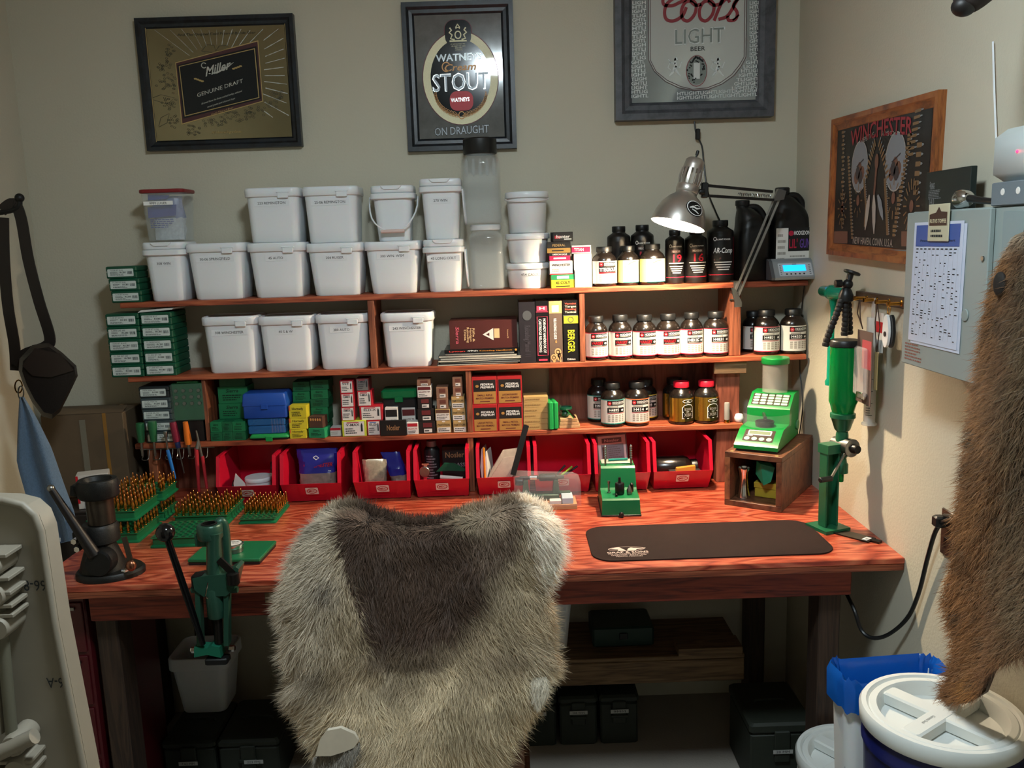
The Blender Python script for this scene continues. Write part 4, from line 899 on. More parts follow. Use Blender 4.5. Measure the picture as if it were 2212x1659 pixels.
def deco_y(tm, F, W, H):
    d_rect(tm, F, -W/2, W/2, H*0.62, H, 0, 1); d_rect(tm, F, -W*0.25, W*0.25, H*0.7, H*0.9, 2, 2); d_text(tm, F, '45 COLT', 0, H*0.3, H*0.2, 1, 2, 1, 'C', W*0.6); d_rect(tm, F, -W*0.3, W*0.3, H*0.1, H*0.16, 1, 2)
a1 = carton('yellow and green ammunition box lettered 45 COLT, bottom of its stack', 1191, 1242, 608, 637, Z1, ya, 0.10, [K['yellow'], K['green'], K['black'], M_white], deco_y, GA)
def deco_w(tm, F, W, H):
    d_text(tm, F, 'WINCHESTER', 0, H*0.62, H*0.16, 0, 2, 1, 'C', W*0.8); d_rect(tm, F, -W*0.5, W*0.5, 0, H*0.08, 1, 1); d_lines(tm, F, -W*0.4, W*0.1, H*0.2, H*0.45, 2, 2, 2)
a2 = carton('white ammunition box standing on the yellow and green box', 1188, 1237, 578, 608, a1['top'], ya, 0.10, [K['white'], M_black, K['red'], M_tan], deco_w, GA)
def deco_p(tm, F, W, H):
    d_rect(tm, F, -W/2, W/2, H*0.62, H, 0, 1); d_text(tm, F, 'AMERICAN EAGLE', 0, H*0.70, H*0.2, 1, 2, 1, 'C', W*0.7); d_rect(tm, F, -W*0.3, W*0.3, H*0.2, H*0.4, 1, 2)
a3 = carton('pink and black ammunition box above the white one', 1187, 1232, 561, 578, a2['top'], ya, 0.10, [K['pink'], K['black'], M_white], deco_p, GA)
def deco_g(tm, F, W, H):
    d_rect(tm, F, -W/2, W/2, 0, H*0.42, 0, 1); d_text(tm, F, 'FEDERAL', 0, H*0.58, H*0.2, 1, 2, 1, 'C', W*0.55); d_rect(tm, F, -W*0.3, W*0.2, H*0.15, H*0.25, 2, 2)
a4 = carton('black and gold ammunition box above the pink one', 1182, 1233, 537, 561, a3['top'], ya, 0.10, [K['black'], K['gold'], K['tan'], K['black']], deco_g, GA)
def deco_t(tm, F, W, H):
    d_text(tm, F, 'hunter', -W*0.02, H*0.36, H*0.34, 0, 2, 1, 'C', W*0.7, 0.2); d_rect(tm, F, -W*0.42, -W*0.15, H*0.3, H*0.62, 1, 1); d_rect(tm, F, W*0.05, W*0.42, H*0.2, H*0.28, 0, 2)
carton('small black ammunition box tilted on top of the stack', 1195, 1238, 516, 537, a4['top'], ya, 0.08, [K['black'], M_white, K['red']], deco_t, GA, rz=0.06)
b1 = carton('tall white cardboard box beside the yellow box', 1242, 1279, 597, 634, Z1, ya-0.004, 0.09, [K['white']], None, GA)
b2 = carton('white cardboard box stacked on the tall white one', 1240, 1278, 561, 597, b1['top'], ya, 0.09, [K['white']], None, GA)
def deco_h(tm, F, W, H):
    d_rect(tm, F, -W*0.5, W*0.45, H*0.15, H*0.8, 0, 1); d_text(tm, F, 'TITAN', -W*0.12, H*0.3, H*0.34, 1, 2, 1, 'C', W*0.5)
carton('flat white box with pink front on the white boxes', 1235, 1277, 543, 561, b2['top'], ya-0.003, 0.09, [K['white'], K['pink'], M_white], deco_h, GA)

# ================================================================== bench scale with blue display
yf = SF-0.022
a, b_ = P(1676, 612, y=yf), P(1770, 606, y=yf); w = b_.x-a.x; cx = (a.x+b_.x)/2-0.004
t = thing('digital_scale', 'silver digital scale with lit blue display at the shelf end', 'scale', (cx, yf, Z1+0.0004), 0.03)
M_sil = mat('silver_plastic', '#8f9396', 0.4, 0.3)
prof = [(0.0, 0.004), (-0.004, 0.012), (0.03, 0.066), (0.045, 0.075), (0.056, 0.074), (0.056, 0.004)]
ob('housing', MB().prism(prof, -w/2, w/2, 'x'), M_sil, t, 25)
ob('end_cap', MB().prism([(y, z*1.0) for y, z in prof], -w/2-0.012, -w/2-0.0005, 'x'), mat('dark_silver', '#4a4b4e', 0.45), t, 25)
F = Flat((0, -0.004, 0.012), (1, 0, 0), (0, 0.034, 0.054)); F.o = F.o+F.n*0.0002
pn = MB(); d_poly(pn, F, [(x, y+0.031) for x, y in rr(w*0.78, 0.050, 0.003, 2)], 0, 1); pl = ob('panel', pn, mat('pale_panel', '#b9bcc0', 0.35), t, 0, fix=False)
sc_ = MB(); d_rect(sc_, F, -w*0.28, w*0.24, 0.024, 0.048, 0, 3); ob('display', sc_, mat('lit_blue_display', '#1aa8ff', 0.3, emit='#159cff', estr=1.6), t, 0, fix=False)
bt = MB()
for i in range(5): d_ell(bt, F, -w*0.22+i*w*0.1, 0.013, 0.0035, 0.0032, 0, 3, 10)
for i in range(6): d_rect(bt, F, w*0.31, w*0.35, 0.012+i*0.007, 0.014+i*0.007, 0, 3); d_rect(bt, F, -w*0.36, -w*0.33, 0.012+i*0.007, 0.014+i*0.007, 0, 3)
d_rect(bt, F, -w*0.06, w*0.04, 0.0505, 0.0525, 0, 3)
ob('button_print', bt, M_ink, pl, 0, fix=False)['kind'] = 'stuff'

# ================================================================== desk lamp clamped to the shelf
M_arm = mat('lamp_arm_metal', '#8d8a86', 0.3, 0.9); M_nickel = mat('brushed_nickel', '#cbc5be', 0.34, 0.9)
rimc = P(1464, 486, y=-0.42); topc = P(1499, 358, y=-0.40)
base = P(1592, 655, y=SF-0.004); elbow = P(1682, 421, y=-0.27); knuckle = P(1527, 411, y=-0.395)
lamp = thing('desk_lamp', 'nickel swing-arm desk lamp clamped to the top shelf, lit', 'lamp', base)
ax_ = (topc-rimc).normalized(); Lh = (topc-rimc).length
def on_axis(mb):
    q = Vector((0, 0, 1)).rotation_difference(ax_).to_matrix().to_4x4(); return mb.xf(Matrix.Translation(rimc-base) @ q)
Rr = 0.5*(P(1522, 492, y=-0.42)-P(1406, 480, y=-0.42)).length*1.0
pr = [(Rr, 0.0), (Rr*0.985, 0.012), (Rr*0.93, 0.035), (Rr*0.80, 0.062), (Rr*0.58, 0.085), (Rr*0.40, 0.097), (0.033, 0.106)]
inn = [(max(r-0.0015, 0.001), z-0.001) for r, z in reversed(pr)]
mb = MB().lathe(pr, 48, caps=(0, 0)); k = len(mb.f); mb.lathe([(r, z) for r, z in [(pr[-1][0]-0.0012, pr[-1][1]-0.001)]+[(a-0.0012, b-0.0006) for a, b in reversed(pr[:-1])]], 48, m=1, caps=(0, 0))
shade = ob('shade', on_axis(mb), [M_nickel, mat('white_enamel', '#f4efe6', 0.5)], lamp, 60)
ob('shade_collar', on_axis(MB().lathe([(0.034, 0.104), (0.036, 0.108), (0.036, 0.125), (0.034, 0.128)], 32)), M_nickel, lamp, 40)
ob('socket', on_axis(MB().lathe([(0.030, 0.176), (0.032, 0.178), (0.031, 0.19), (0.029, 0.206), (0.022, 0.213), (0.001, 0.214)], 32)), M_nickel, lamp, 40)
for i in range(16):   # vent ribs of the collar with open slots between
    a = 2*PI*i/16; c_, s_ = math.cos(a), math.sin(a)
    m_ = MB(); q = []
    for da in (-0.11, 0.11):
        for r in (0.031, 0.034): q.append((r*math.cos(a+da), r*math.sin(a+da)))
    q = [q[0], q[1], q[3], q[2]]
    m_.loft([[(x, y, 0.127) for x, y in q], [(x*1.12, y*1.12, 0.15) for x, y in q], [(x*1.02, y*1.02, 0.178) for x, y in q]])
    ob('vent_rib', on_axis(m_), M_nickel, lamp, 30)
ob('switch', on_axis(MB().lathe([(0.003, 0.212), (0.003, 0.224), (0.005, 0.225), (0.005, 0.238), (0.002, 0.24)], 12)), M_blackp, lamp, 40)
# sticker on the shade
F_st = MB(); n_ = 12
q4 = Vector((0, 0, 1)).rotation_difference(ax_).to_matrix().to_4x4(); iq = q4.inverted()
vdir = (iq @ (CAM-rimc)); az = math.atan2(vdir.y, vdir.x)+0.55
class Cone:
    seg = 0.008
    def __call__(s, u, v, k):
        z = 0.05+v*0.72; # follow the shade profile
        for (r0, z0), (r1, z1) in zip(pr, pr[1:]):
            if z0 <= z <= z1: r = r0+(r1-r0)*(z-z0)/(z1-z0); break
        a = az+u/r; r += 0.0006+k; return Vector((r*math.cos(a), r*math.sin(a), z+k))
CS = Cone()
vs_, fs_ = [CS(0, 0, .0004)], []
for j in (1, 2, 3):
    for i in range(24):
        a = 2*PI*i/24; vs_.append(CS(0.031*j/3*math.cos(a), 0.034*j/3*math.sin(a), 0.0004))
for i in range(24): fs_.append((0, 1+i, 1+(i+1) % 24))
for j in (0, 1):
    for i in range(24): a = 1+24*j+i; b = 1+24*j+(i+1) % 24; fs_.append((a, a+24, b+24, b))
F_st.add(vs_, fs_, 0); d_ring(F_st, CS, 0, 0, 0.029, 0.032, 0.003, 1, 3, 24)
d_line(F_st, CS, [(-0.02, -0.004), (-0.008, 0.004), (0.004, 0.0), (0.02, 0.008)], [0.003, 0.009, 0.007, 0.003], 1, 3); d_line(F_st, CS, [(-0.012, -0.008), (0.0, -0.012), (0.012, -0.02)], [0.004, 0.006, 0.004], 1, 3); d_line(F_st, CS, [(-0.004, 0.01), (0.008, 0.016), (0.016, 0.012)], 0.003, 1, 3)
ob('sticker', on_axis(F_st), [M_black, M_white], shade, 0, fix=False)
# bulb: the lamp's own light
M_bulb = mat('lit_bulb', '#ffffff', 0.4, emit='#ffffff', estr=1.0)
_b = M_bulb.node_tree.nodes['Principled BSDF']; _b.inputs['Emission Color'].default_value = (*DESK_COL, 1); _b.inputs['Emission Strength'].default_value = DESK_POWER
ob('bulb', on_axis(MB().lathe([(0.001, 0.018), (0.016, 0.021), (0.026, 0.032), (0.0285, 0.045), (0.026, 0.058), (0.018, 0.078), (0.013, 0.09), (0.013, 0.10)], 20)), M_bulb, lamp, 60)
# arms
L_ = lambda p: p-base
def arm(a, b, r=0.0042): return MB().bar(L_(a), L_(b), r*2, r*2)
up1, up2 = P(1529, 401, y=-0.40), P(1668, 414, y=-0.275); lo1, lo2 = P(1529, 423, y=-0.40), P(1672, 432, y=-0.275)
ob('upper_arm_rod', arm(up1, up2), mat('dark_arm', '#3c3a39', 0.35, 0.6), lamp, 20); ob('upper_arm_rod', arm(lo1, lo2), mat('dark_arm', '#3c3a39'), lamp, 20)
ob('spring', MB().tube([L_(lo1+(lo2-lo1)*(0.45+0.5*i/60)+Vector((0, 0, 0.012))+Vector((0, math.cos(i*1.9), math.sin(i*1.9)))*0.005) for i in range(61)], 0.0013, 5), M_steel, lamp)
ob('knuckle', MB().box(-0.011, 0.011, -0.009, 0.009, -0.024, 0.024, 0, 0.003).xf(Matrix.Translation(L_(P(1522, 411, y=-0.398)))), M_blackp, lamp, 30)
ob('knuckle_knob', MB().lathe([(0.008, -0.008), (0.009, -0.004), (0.009, 0.004), (0.008, 0.008)], 14, L_(P(1516, 414, y=-0.41)), ax='x'), M_blackp, lamp, 30)
ob('elbow_bracket', MB().prism([(-0.02, -0.02), (0.015, -0.016), (0.022, 0.012), (-0.004, 0.02)], -0.010, 0.010).xf(Matrix.Translation(L_(elbow))), M_arm, lamp, 30)
for dx in (-0.009, 0.009):
    o_ = Vector((dx, 0, 0)); ob('lower_arm_rod', arm(elbow+o_, P(1590, 640, y=SF-0.012)+o_, 0.0036), M_arm, lamp, 20)
ob('clamp_yoke', MB().prism([(-0.024, 0.055), (-0.012, 0.052), (0.012, 0.006), (0.012, -0.012), (-0.012, -0.012), (-0.012, 0.004)], -0.012, -0.004).xf(Matrix.Translation(Vector((0, -0.006, 0)))), M_arm, lamp, 25)
zt = Z1-base.z
cm = MB(); cm.box(-0.014, 0.014, -0.0085, 0.045, zt+0.0005, zt+0.005, 0, 0.001); cm.box(-0.014, 0.014, -0.0085, -0.0025+0.002, zt-0.034, zt+0.004, 0, 0.001); cm.box(-0.014, 0.014, -0.0085, 0.04, zt-0.039, zt-0.034, 0, 0.001)
ob('clamp', cm, M_arm, lamp, 25)
ob('clamp_screw', MB().lathe([(0.004, zt-0.062), (0.004, zt-0.026), (0.009, zt-0.025), (0.009, zt-0.0215), (0.001, zt-0.0215)], 12, (0, 0.02, 0)), M_steel, lamp, 30)
ob('clamp_handle', MB().tube([(-0.02, 0.02, zt-0.06), (0.02, 0.02, zt-0.06)], 0.0025, 8), M_steel, lamp)

# ================================================================== books on the middle shelf
M_page = mat('book_pages', '#cfc6b2', 0.8, var=0.1, vscale=300)
def book(label, u0, u1, vt, vb, zs, yf, dp, col, deco, group='loading manuals on the middle shelf', flat=False, name='book', rz=0.0):
    x0, x1 = P(u0, (vt+vb)/2, y=yf).x, P(u1, (vt+vb)/2, y=yf).x; W = x1-x0; H = P((u0+u1)/2, vt, y=yf).z-zs
    t = thing(name, label, 'book', ((x0+x1)/2, yf, zs+0.0003), rz, group); H -= 0.0006
    if flat:
        ob('pages', MB().box(-W/2+0.004, W/2-0.004, 0.002, dp-0.003, 0.0022, H-0.0022), M_page, t)
        c_ = MB(); c_.box(-W/2, W/2, 0, dp, 0, 0.002); c_.box(-W/2, W/2, 0, dp, H-0.002, H); c_.box(-W/2, W/2, 0, 0.0018, 0.002, H-0.002)
    else:
        ob('pages', MB().box(-W/2+0.0024, W/2-0.0024, 0.002, dp-0.004, 0.003, H-0.003), M_page, t)
        c_ = MB(); c_.box(-W/2, -W/2+0.0022, 0, dp, 0, H); c_.box(W/2-0.0022, W/2, 0, dp, 0, H); c_.box(-W/2+0.0022, W/2-0.0022, 0, 0.0018, 0, H)
    cv = ob('cover', c_, col, t)
    if deco: tm = MB(); mats = deco(tm, Flat((0, -0.0002, 0)), W, H); ob('lettering', tm, mats, cv, 0, fix=False)
    t['top'] = zs+H+0.0006; return t
class Turn:
    """print running down a spine"""
    def __init__(s, F, x, z): s.F, s.x, s.z = F, x, z; s.seg = 1e9
    def __call__(s, a, b, k): return s.F(s.x+b, s.z-a, k)
B_brown = mat('brown_leatherette', '#4a201d', 0.4, bump=0.2, bscale=700); B_black = mat('black_cover', '#131112', 0.3); B_char = mat('charcoal_cover', '#232025', 0.35); B_dk = mat('dark_brown_cover', '#2a1c18', 0.4); B_tan = mat('sepia_cover', '#5f4e44', 0.4)
yb = SF+0.01
mz = Z2; mags = [(944, 1120, 0.007, '#1d2228'), (950, 1124, 0.006, '#30343c'), (946, 1126, 0.008, '#15171b'), (952, 1126, 0.007, '#c9c4bd'), (948, 1118, 0.009, '#24262b'), (962, 1112, 0.006, '#3a3f46')]
for i, (u0, u1, hz, c_) in enumerate(mags):
    x0, x1 = P(u0, 785, y=yb).x, P(u1, 785, y=yb).x; W = x1-x0
    t = thing('magazine', ['black magazine at the very bottom of the flat pile', 'slate grey magazine, second from the bottom of the flat pile', 'black magazine under the white booklet', 'white booklet with curled corner in the flat pile', 'black magazine above the white booklet', 'grey magazine directly under the thick flat handbook'][i], 'magazine', ((x0+x1)/2, yb, mz+0.0003), (0.02, -0.03, 0.03, -0.015, 0.0, 0.02)[i], 'magazines lying on the middle shelf')
    ob('pages', MB().box(-W/2+0.002, W/2-0.002, 0.001, 0.15, 0.0012, hz-0.0016), M_page, t)
    c_m = mat('magazine_cover_%d' % i, c_, 0.25)
    ob('cover', MB().box(-W/2, W/2, -0.0006, 0.152, 0, 0.001).box(-W/2, W/2, -0.0006, 0.152, hz-0.0014, hz-0.0005).box(-W/2, -W/2+0.0015, 0, 0.152, 0.001, hz-0.0014), c_m, t); mz += hz
def deco_lyman(tm, F, W, H):
    d_text(tm, F, 'Lyman', -W*0.33, H*0.35, H*0.36, 0, 2, 1, 'C', W*0.22); d_text(tm, F, '49th', -W*0.12, H*0.35, H*0.4, 1, 2, 1, 'C', W*0.15); d_text(tm, F, 'Reloading Handbook', W*0.19, H*0.33, H*0.32, 2, 2, 1, 'C', W*0.44); d_ell(tm, F, W*0.46, H*0.5, 0.004, H*0.3, 2, 2, 12)
    return [mat('coral_print', '#d9463e', 0.4), M_white, mat('amber_text', '#d08a3a', 0.4)]
ly = book('thick black handbook lying flat on the magazines, with red and white spine lettering', 960, 1121, 753.5, 770, mz, yb+0.004, 0.15, B_black, deco_lyman, flat=True)
def deco_sierra(tm, F, W, H):
    T = Turn(F, -W*0.39, H*0.5); d_text(tm, T, 'Sierra', 0, -0.004, 0.012, 0, 2, 1, 'C', H*0.62, 0.2)
    for i, s_ in enumerate(('Rifle &', 'Handgun', 'Reloading', 'Data')): T = Turn(F, -W*0.265+i*W*0.042, H*0.5); d_text(tm, Turn(F, -W*0.145-i*W*0.042, H*0.5), s_, 0, -0.003, 0.0075, 1, 2, 1, 'C', H*(0.28+0.06*len(s_)/2))
    d_poly(tm, F, [(-W*0.01, H*0.5), (W*0.15, H*0.28), (W*0.15, H*0.72)], 2, 2); d_poly(tm, F, [(W*0.04, H*0.5), (W*0.09, H*0.44), (W*0.09, H*0.56)], 3, 3); d_rect(tm, F, W*0.16, W*0.24, H*0.36, H*0.7, 1, 2); d_text(tm, Turn(F, W*0.36, H*0.5), 'Volume III', 0, -0.002, 0.005, 1, 2, 0, 'C', H*0.32)
    return [mat('salmon_print', '#c9596a', 0.45), mat('sand_print', '#d2b284', 0.45), M_lab, B_brown]
book('thick brown binder lying on its side on the flat handbook', 971, 1117, 692, 753.5, ly['top'], yb+0.012, 0.14, B_brown, deco_sierra, flat=True, name='binder')
def deco_speer(tm, F, W, H):
    d_ell(tm, F, 0, H*0.78, W*0.28, H*0.08, 0, 2, 20); d_text(tm, Turn(F, 0, H*0.36), 'Reloading Manual 11', 0, -W*0.16, W*0.34, 1, 2, 1, 'C', H*0.52); return [mat('dark_silver_print', '#5b5e61', 0.4, 0.4), mat('dim_print', '#3e3a42', 0.4)]
book('tall charcoal manual with an oval emblem standing beside the flat pile', 1122, 1157, 652, 791, Z2, yb, 0.15, B_char, deco_speer)
def deco_horn(tm, F, W, H):
    d_rect(tm, F, -W*0.42, W*0.42, H*0.84, H*0.92, 0, 1); d_text(tm, F, 'H', 0, H*0.86, H*0.045, 1, 2, 1, 'C', W*0.5); d_rect(tm, F, -W*0.5, W*0.5, H*0.82, H*0.832, 0, 2)
    d_line(tm, F, [(-W*0.4, H*0.12), (-W*0.4, H*0.75), (W*0.4, H*0.75), (W*0.4, H*0.12), (-W*0.4, H*0.12)], W*0.05, 0, 2)
    d_text(tm, Turn(F, 0, H*0.44), 'HORNADY HANDBOOK OF', 0, W*0.06, W*0.21, 1, 2, 1, 'C', H*0.56); d_text(tm, Turn(F, 0, H*0.44), 'CARTRIDGE RELOADING', 0, -W*0.28, W*0.21, 1, 2, 1, 'C', H*0.54); d_rect(tm, F, -W*0.35, W*0.35, H*0.03, H*0.06, 0, 2)
    return [mat('rose_print', '#c23a55', 0.45), M_white]
book('tall black handbook with a rose framed spine title', 1158.5, 1185.5, 650, 790, Z2, yb, 0.15, B_black, deco_horn)
def deco_nosler(tm, F, W, H):
    d_rect(tm, F, -W/2, W/2, H*0.80, H, 0, 1); d_rect(tm, F, -W*0.28, W*0.25, H*0.82, H*0.93, 1, 2); d_text(tm, Turn(F, -W*0.05, H*0.55), 'RELOADING GUIDE', 0, -W*0.1, W*0.2, 1, 2, 1, 'C', H*0.34); d_text(tm, F, '6', 0, H*0.32, H*0.045, 2, 2, 1)
    for x, z, r in ((-W*0.2, H*0.08, 0.011), (W*0.12, H*0.17, 0.012), (W*0.25, H*0.11, 0.008)): d_ell(tm, F, x, z, r, r*1.1, 0, 2, 16); d_ring(tm, F, x, z, r*0.6, r*0.65, 0.0025, 3, 3, 14); d_line(tm, F, [(x, z-r), (x+0.003, z-0.03 if z > 0.03 else 0.001)], r*0.8, 0, 2)
    return [mat('sepia_print', '#c09a6a', 0.45), M_white, M_orange, B_dk]
book('brown guide with bullet picture on its spine between two black books', 1187, 1215, 650, 791, Z2, yb, 0.15, B_tan, deco_nosler)
def deco_berger(tm, F, W, H):
    for i, s_ in enumerate(('Varmint', 'Target', 'Hunting', 'Tactical')): d_text(tm, F, s_, 0, H*0.93-i*H*0.045, H*0.03, i % 2, 2, 1, 'C', W*0.75)
    d_rect(tm, F, -W*0.45, W*0.5, H*0.625, H*0.745, 2, 1); d_ring(tm, F, 0, H*0.685, W*0.2, W*0.2, W*0.06, 3, 2, 16); d_text(tm, Turn(F, 0, H*0.34), 'BERGER', 0, -W*0.2, W*0.44, 2, 2, 1, 'C', H*0.37); d_text(tm, F, 'Edition', 0, H*0.03, H*0.03, 4, 2, 1, 'C', W*0.55); d_rect(tm, F, -W/2, W/2, H*0.75, H*0.757, 5, 2)
    return [mat('coral2_print', '#c45a48', 0.45), M_cream, mat('lemon_print', '#d5cf2e', 0.45), M_olive, M_lab, M_grey]
book('black manual with yellow spine lettering beside the divider', 1217, 1249.5, 648, 790, Z2, yb, 0.15, B_black, deco_berger)

# ================================================================== lowest shelf, boxes of bullets
GB = 'bullet boxes on the lowest shelf'
yl = SF+0.015
# grey die boxes
hh = (P(330, 836, y=SF).z-Z3)/5; x0, x1 = P(308, 900, y=SF+0.008).x, P(372, 900, y=SF+0.008).x
for i in range(5):
    diebox('grey die box under the end of the middle shelf, %s of five upward' % ORD[i], x0, x1, Z3+hh*i+0.0003, hh, SF+0.008, 0.12, 'grey die boxes', M_dgrey if i < 4 else mat('dark_grey_plastic', '#20272a', 0.45), 30+i, ['F L DIE SET 30-30', 'FORM DIE 7MM', '2-DIE 25-06', '17 CAL TRIM DIE', 'NECK SIZER DIE'][i], off=[0.006, 0.004, 0.0, -0.002, -0.004][i])
# clear fronted case of cartridges on a black box
z = P(400, 911, y=SF).z
bb = carton('black cardboard box under the clear fronted cartridge case', 376, 441, 912, 957, Z3, yl, 0.09, [K['black']], None, GB, hz=z-Z3)
x0, x1 = P(366, 870, y=SF).x, P(436, 870, y=SF).x; W = x1-x0; H = P(400, 829, y=SF).z-bb['top']
t = thing('cartridge_case_box', 'green box with clear front showing rows of cartridge heads', 'ammunition box', ((x0+x1)/2+0.004, SF+0.002, bb['top']+0.0004), 0.0)
M_vgreen = mat('green_plastic', '#12703f', 0.35)
ob('tray', MB().box(-W/2, W/2, 0.018, 0.075, 0, H, 0, 0.003), M_vgreen, t)
ob('clear_front', MB().box(-W/2, W/2, 0.0, 0.0172, 0.002, H-0.002, 0, 0.003), mat('smoky_clear_plastic', '#5c7468', 0.08, alpha=0.25), t)
ob('hinge', MB().box(-W*0.3, W*0.35, 0.012, 0.03, H, H+0.006, 0, 0.001), M_vgreen, t)
hd = MB()
for r in range(3):
    for c in range(4):
        o_ = ob('cartridge_head', MB().lathe([(0.001, 0.0), (0.006, 0.0), (0.0065, 0.001), (0.0065, 0.006)], 14, (-W*0.36+c*W*0.235, 0.0105, H*0.46+r*H*0.17), ax='y'), M_steel, t)
# green bullet boxes
def deco_s(s_='SIERRA'):
    def f(tm, F, W, H):
        d_text(tm, F, 'Sierra', -W*0.02, H*0.66, H*0.2, 0, 2, 1, 'C', W*0.42, 0.25); d_lines(tm, F, -W*0.35, W*0.3, H*0.15, H*0.55, 3, 0, 2)
    return f
gcol = [mat('bullet_box_green', '#157044', 0.5), mat('bullet_box_green_dark', '#0f5a38', 0.5)]
inkm = mat('dark_green_ink', '#07291a', 0.5)
cs = [('pale topped green bullet box behind the blue case', 474, 536, 818, 848, 0.06)]
q1 = carton('large green bullet box at the bottom behind six small ones', 474, 534, 917, 957, Z3, yl+0.045, 0.085, [gcol[1], inkm], deco_s(), GB)
q2 = carton('large green bullet box, middle of the tall green stack', 474, 534, 884, 917, q1['top'], yl+0.045, 0.085, [gcol[0], inkm], deco_s(), GB)
q3 = carton('large green bullet box lettered in black, third of the tall green stack', 472, 536, 848, 884, q2['top'], yl+0.045, 0.085, [gcol[0], inkm], deco_s(), GB)
carton('dark green bullet box, top of the tall green stack', 474, 530, 821, 848, q3['top'], yl+0.045, 0.085, [K['dgreen'], inkm], None, GB)
sm = []
for i, (u0, u1) in enumerate(((455.5, 480.5), (481, 503), (503.5, 531))):
    nm = ['beside the grey die boxes', 'in the middle of its row', 'beside the blue case'][i]
    s1 = carton('small green bullet box %s, lower row' % nm, u0, u1, 938.5, 958, Z3, SF+0.003, 0.045, [gcol[1], inkm], deco_s(), GB)
    carton('small green bullet box %s, upper row' % nm, u0-1, u1-1, 917, 938.5, s1['top'], SF+0.003, 0.045, [gcol[i % 2], inkm], deco_s(), GB)
# blue cartridge cases on a green lidded one
def flipcase(label, u0, u1, vt, vb, zs, yf, dp, mb_, ml, split=0.6, tab=True):
    x0, x1 = P(u0, (vt+vb)/2, y=yf).x, P(u1, (vt+vb)/2, y=yf).x; W = x1-x0; H = P((u0+u1)/2, vt, y=yf).z-zs
    t = thing('flip_top_case', label, 'cartridge case', ((x0+x1)/2, yf, zs+0.0004), 0, 'flip-top cartridge cases'); H -= 0.0006
    S = lambda q, e, z: [(x, y+dp/2, z) for x, y in rr(q, e, 0.006, 3)]
    ob('base', MB().loft([S(W*0.95, dp*0.95, 0), S(W*0.97, dp*0.97, 0.003), S(W*0.97, dp*0.97, H*split-0.0005)]), mb_, t, 40)
    ob('lid', MB().loft([S(W*1.0, dp*1.0, H*split), S(W*1.0, dp, H*split+0.004), S(W*0.95, dp*0.95, H-0.004), S(W*0.9, dp*0.9, H)]), ml, t, 40)
    if tab: ob('latch', MB().box(-0.012, 0.012, -0.004, -0.0003, H*split-0.012, H*split+0.006, 0, 0.001), ml, t)
    t['top'] = zs+H+0.0006; return t
M_blue = mat('blue_plastic', '#1d479c', 0.3); M_bluet = mat('clear_blue_plastic', '#3a78bc', 0.1, alpha=0.5); M_gr2 = mat('bright_green_plastic', '#1d8a44', 0.35)
f1 = flipcase('black cartridge case with a bright green lid, under the blue ones', 539, 624, 938, 959, Z3, SF-0.004, 0.11, M_blackp, M_gr2, 0.35)
x0, x1 = P(536, 920, y=SF).x, P(616, 920, y=SF).x; W = x1-x0; zz = f1['top']; H = P(575, 903, y=SF).z-zz
t = thing('flip_top_case', 'clear pale blue cartridge case with tips showing, between blue and green ones', 'cartridge case', ((x0+x1)/2, SF, zz+0.0004), 0, 'flip-top cartridge cases')
ob('base', MB().box(-W/2, W/2, 0, 0.1, 0, H*0.5, 0, 0.003), M_bluet, t); ob('lid', MB().box(-W/2-0.001, W/2+0.001, -0.001, 0.101, H*0.5+0.0004, H-0.0008, 0, 0.004), M_bluet, t)
for i in range(5): ob('bullet_tip', MB().lathe([(0.004, 0.002), (0.004, H*0.42), (0.0038, H*0.6), (0.0022, H*0.8), (0.0005, H*0.92)], 10, (W*0.12+i*W*0.075, 0.014, 0)), M_brass, t)
flipcase('solid blue cartridge case, top of its stack', 522, 619, 850, 903, zz+H, SF-0.006, 0.11, M_blue, M_blue, 0.5)
# second group of green boxes
z_ = Z3
for i, (v0, v1) in enumerate(((900, 948), (877, 900), (855, 877), (834, 855))):
    z_ = carton('green bullet box in the column behind the yellow boxes, %s of four upward' % ORD[i], 633, 670, v0, v1, z_, yl+0.05, 0.08, [gcol[i % 2], inkm], deco_s(), GB)['top']
z_ = Z3; vv = [(936, 947), (921, 936), (904, 921), (888, 904), (870, 888), (850, 870), (829, 850)]; ORD7 = ['lowest', 'second', 'third', 'fourth', 'fifth', 'sixth', 'topmost']
for i, (v0, v1) in enumerate(vv):
    z_ = carton('green bullet box in the column of seven, %s upward' % ORD7[i], 671+(i % 2), 710-(i % 2), v0, v1, z_, yl+0.04, 0.09, [gcol[(i+1) % 2], inkm], deco_s(), GB)['top']
def deco_hy(tm, F, W, H): d_text(tm, F, 'Hornady', 0, H*0.66, H*0.2, 0, 2, 1, 'C', W*0.65); d_lines(tm, F, -W*0.35, W*0.35, H*0.12, H*0.55, 3, 0, 2); d_rect(tm, F, -W*0.5, -W*0.42, H*0.6, H, 1, 1)
z_ = Z3
for i, (u0, u1, v0, v1) in enumerate(((626, 662, 928, 948), (625, 664, 904, 928), (624, 662, 877, 904))):
    z_ = carton('yellow bullet box in front of the green columns, %s of three upward' % ['lowest', 'middle', 'topmost'][i], u0, u1, v0, v1, z_, SF+0.002, 0.05, [K['yellow'], M_black, K['orange']], deco_hy, GB, rz=(0.0, 0.03, -0.05)[i])['top']
g_ = carton('open green bullet box lying in front of the columns', 666, 703, 930, 951, Z3, SF+0.0, 0.055, [mat('light_green_card', '#1f8a58', 0.5), inkm, M_lab], deco_s(), GB, rz=-0.2)
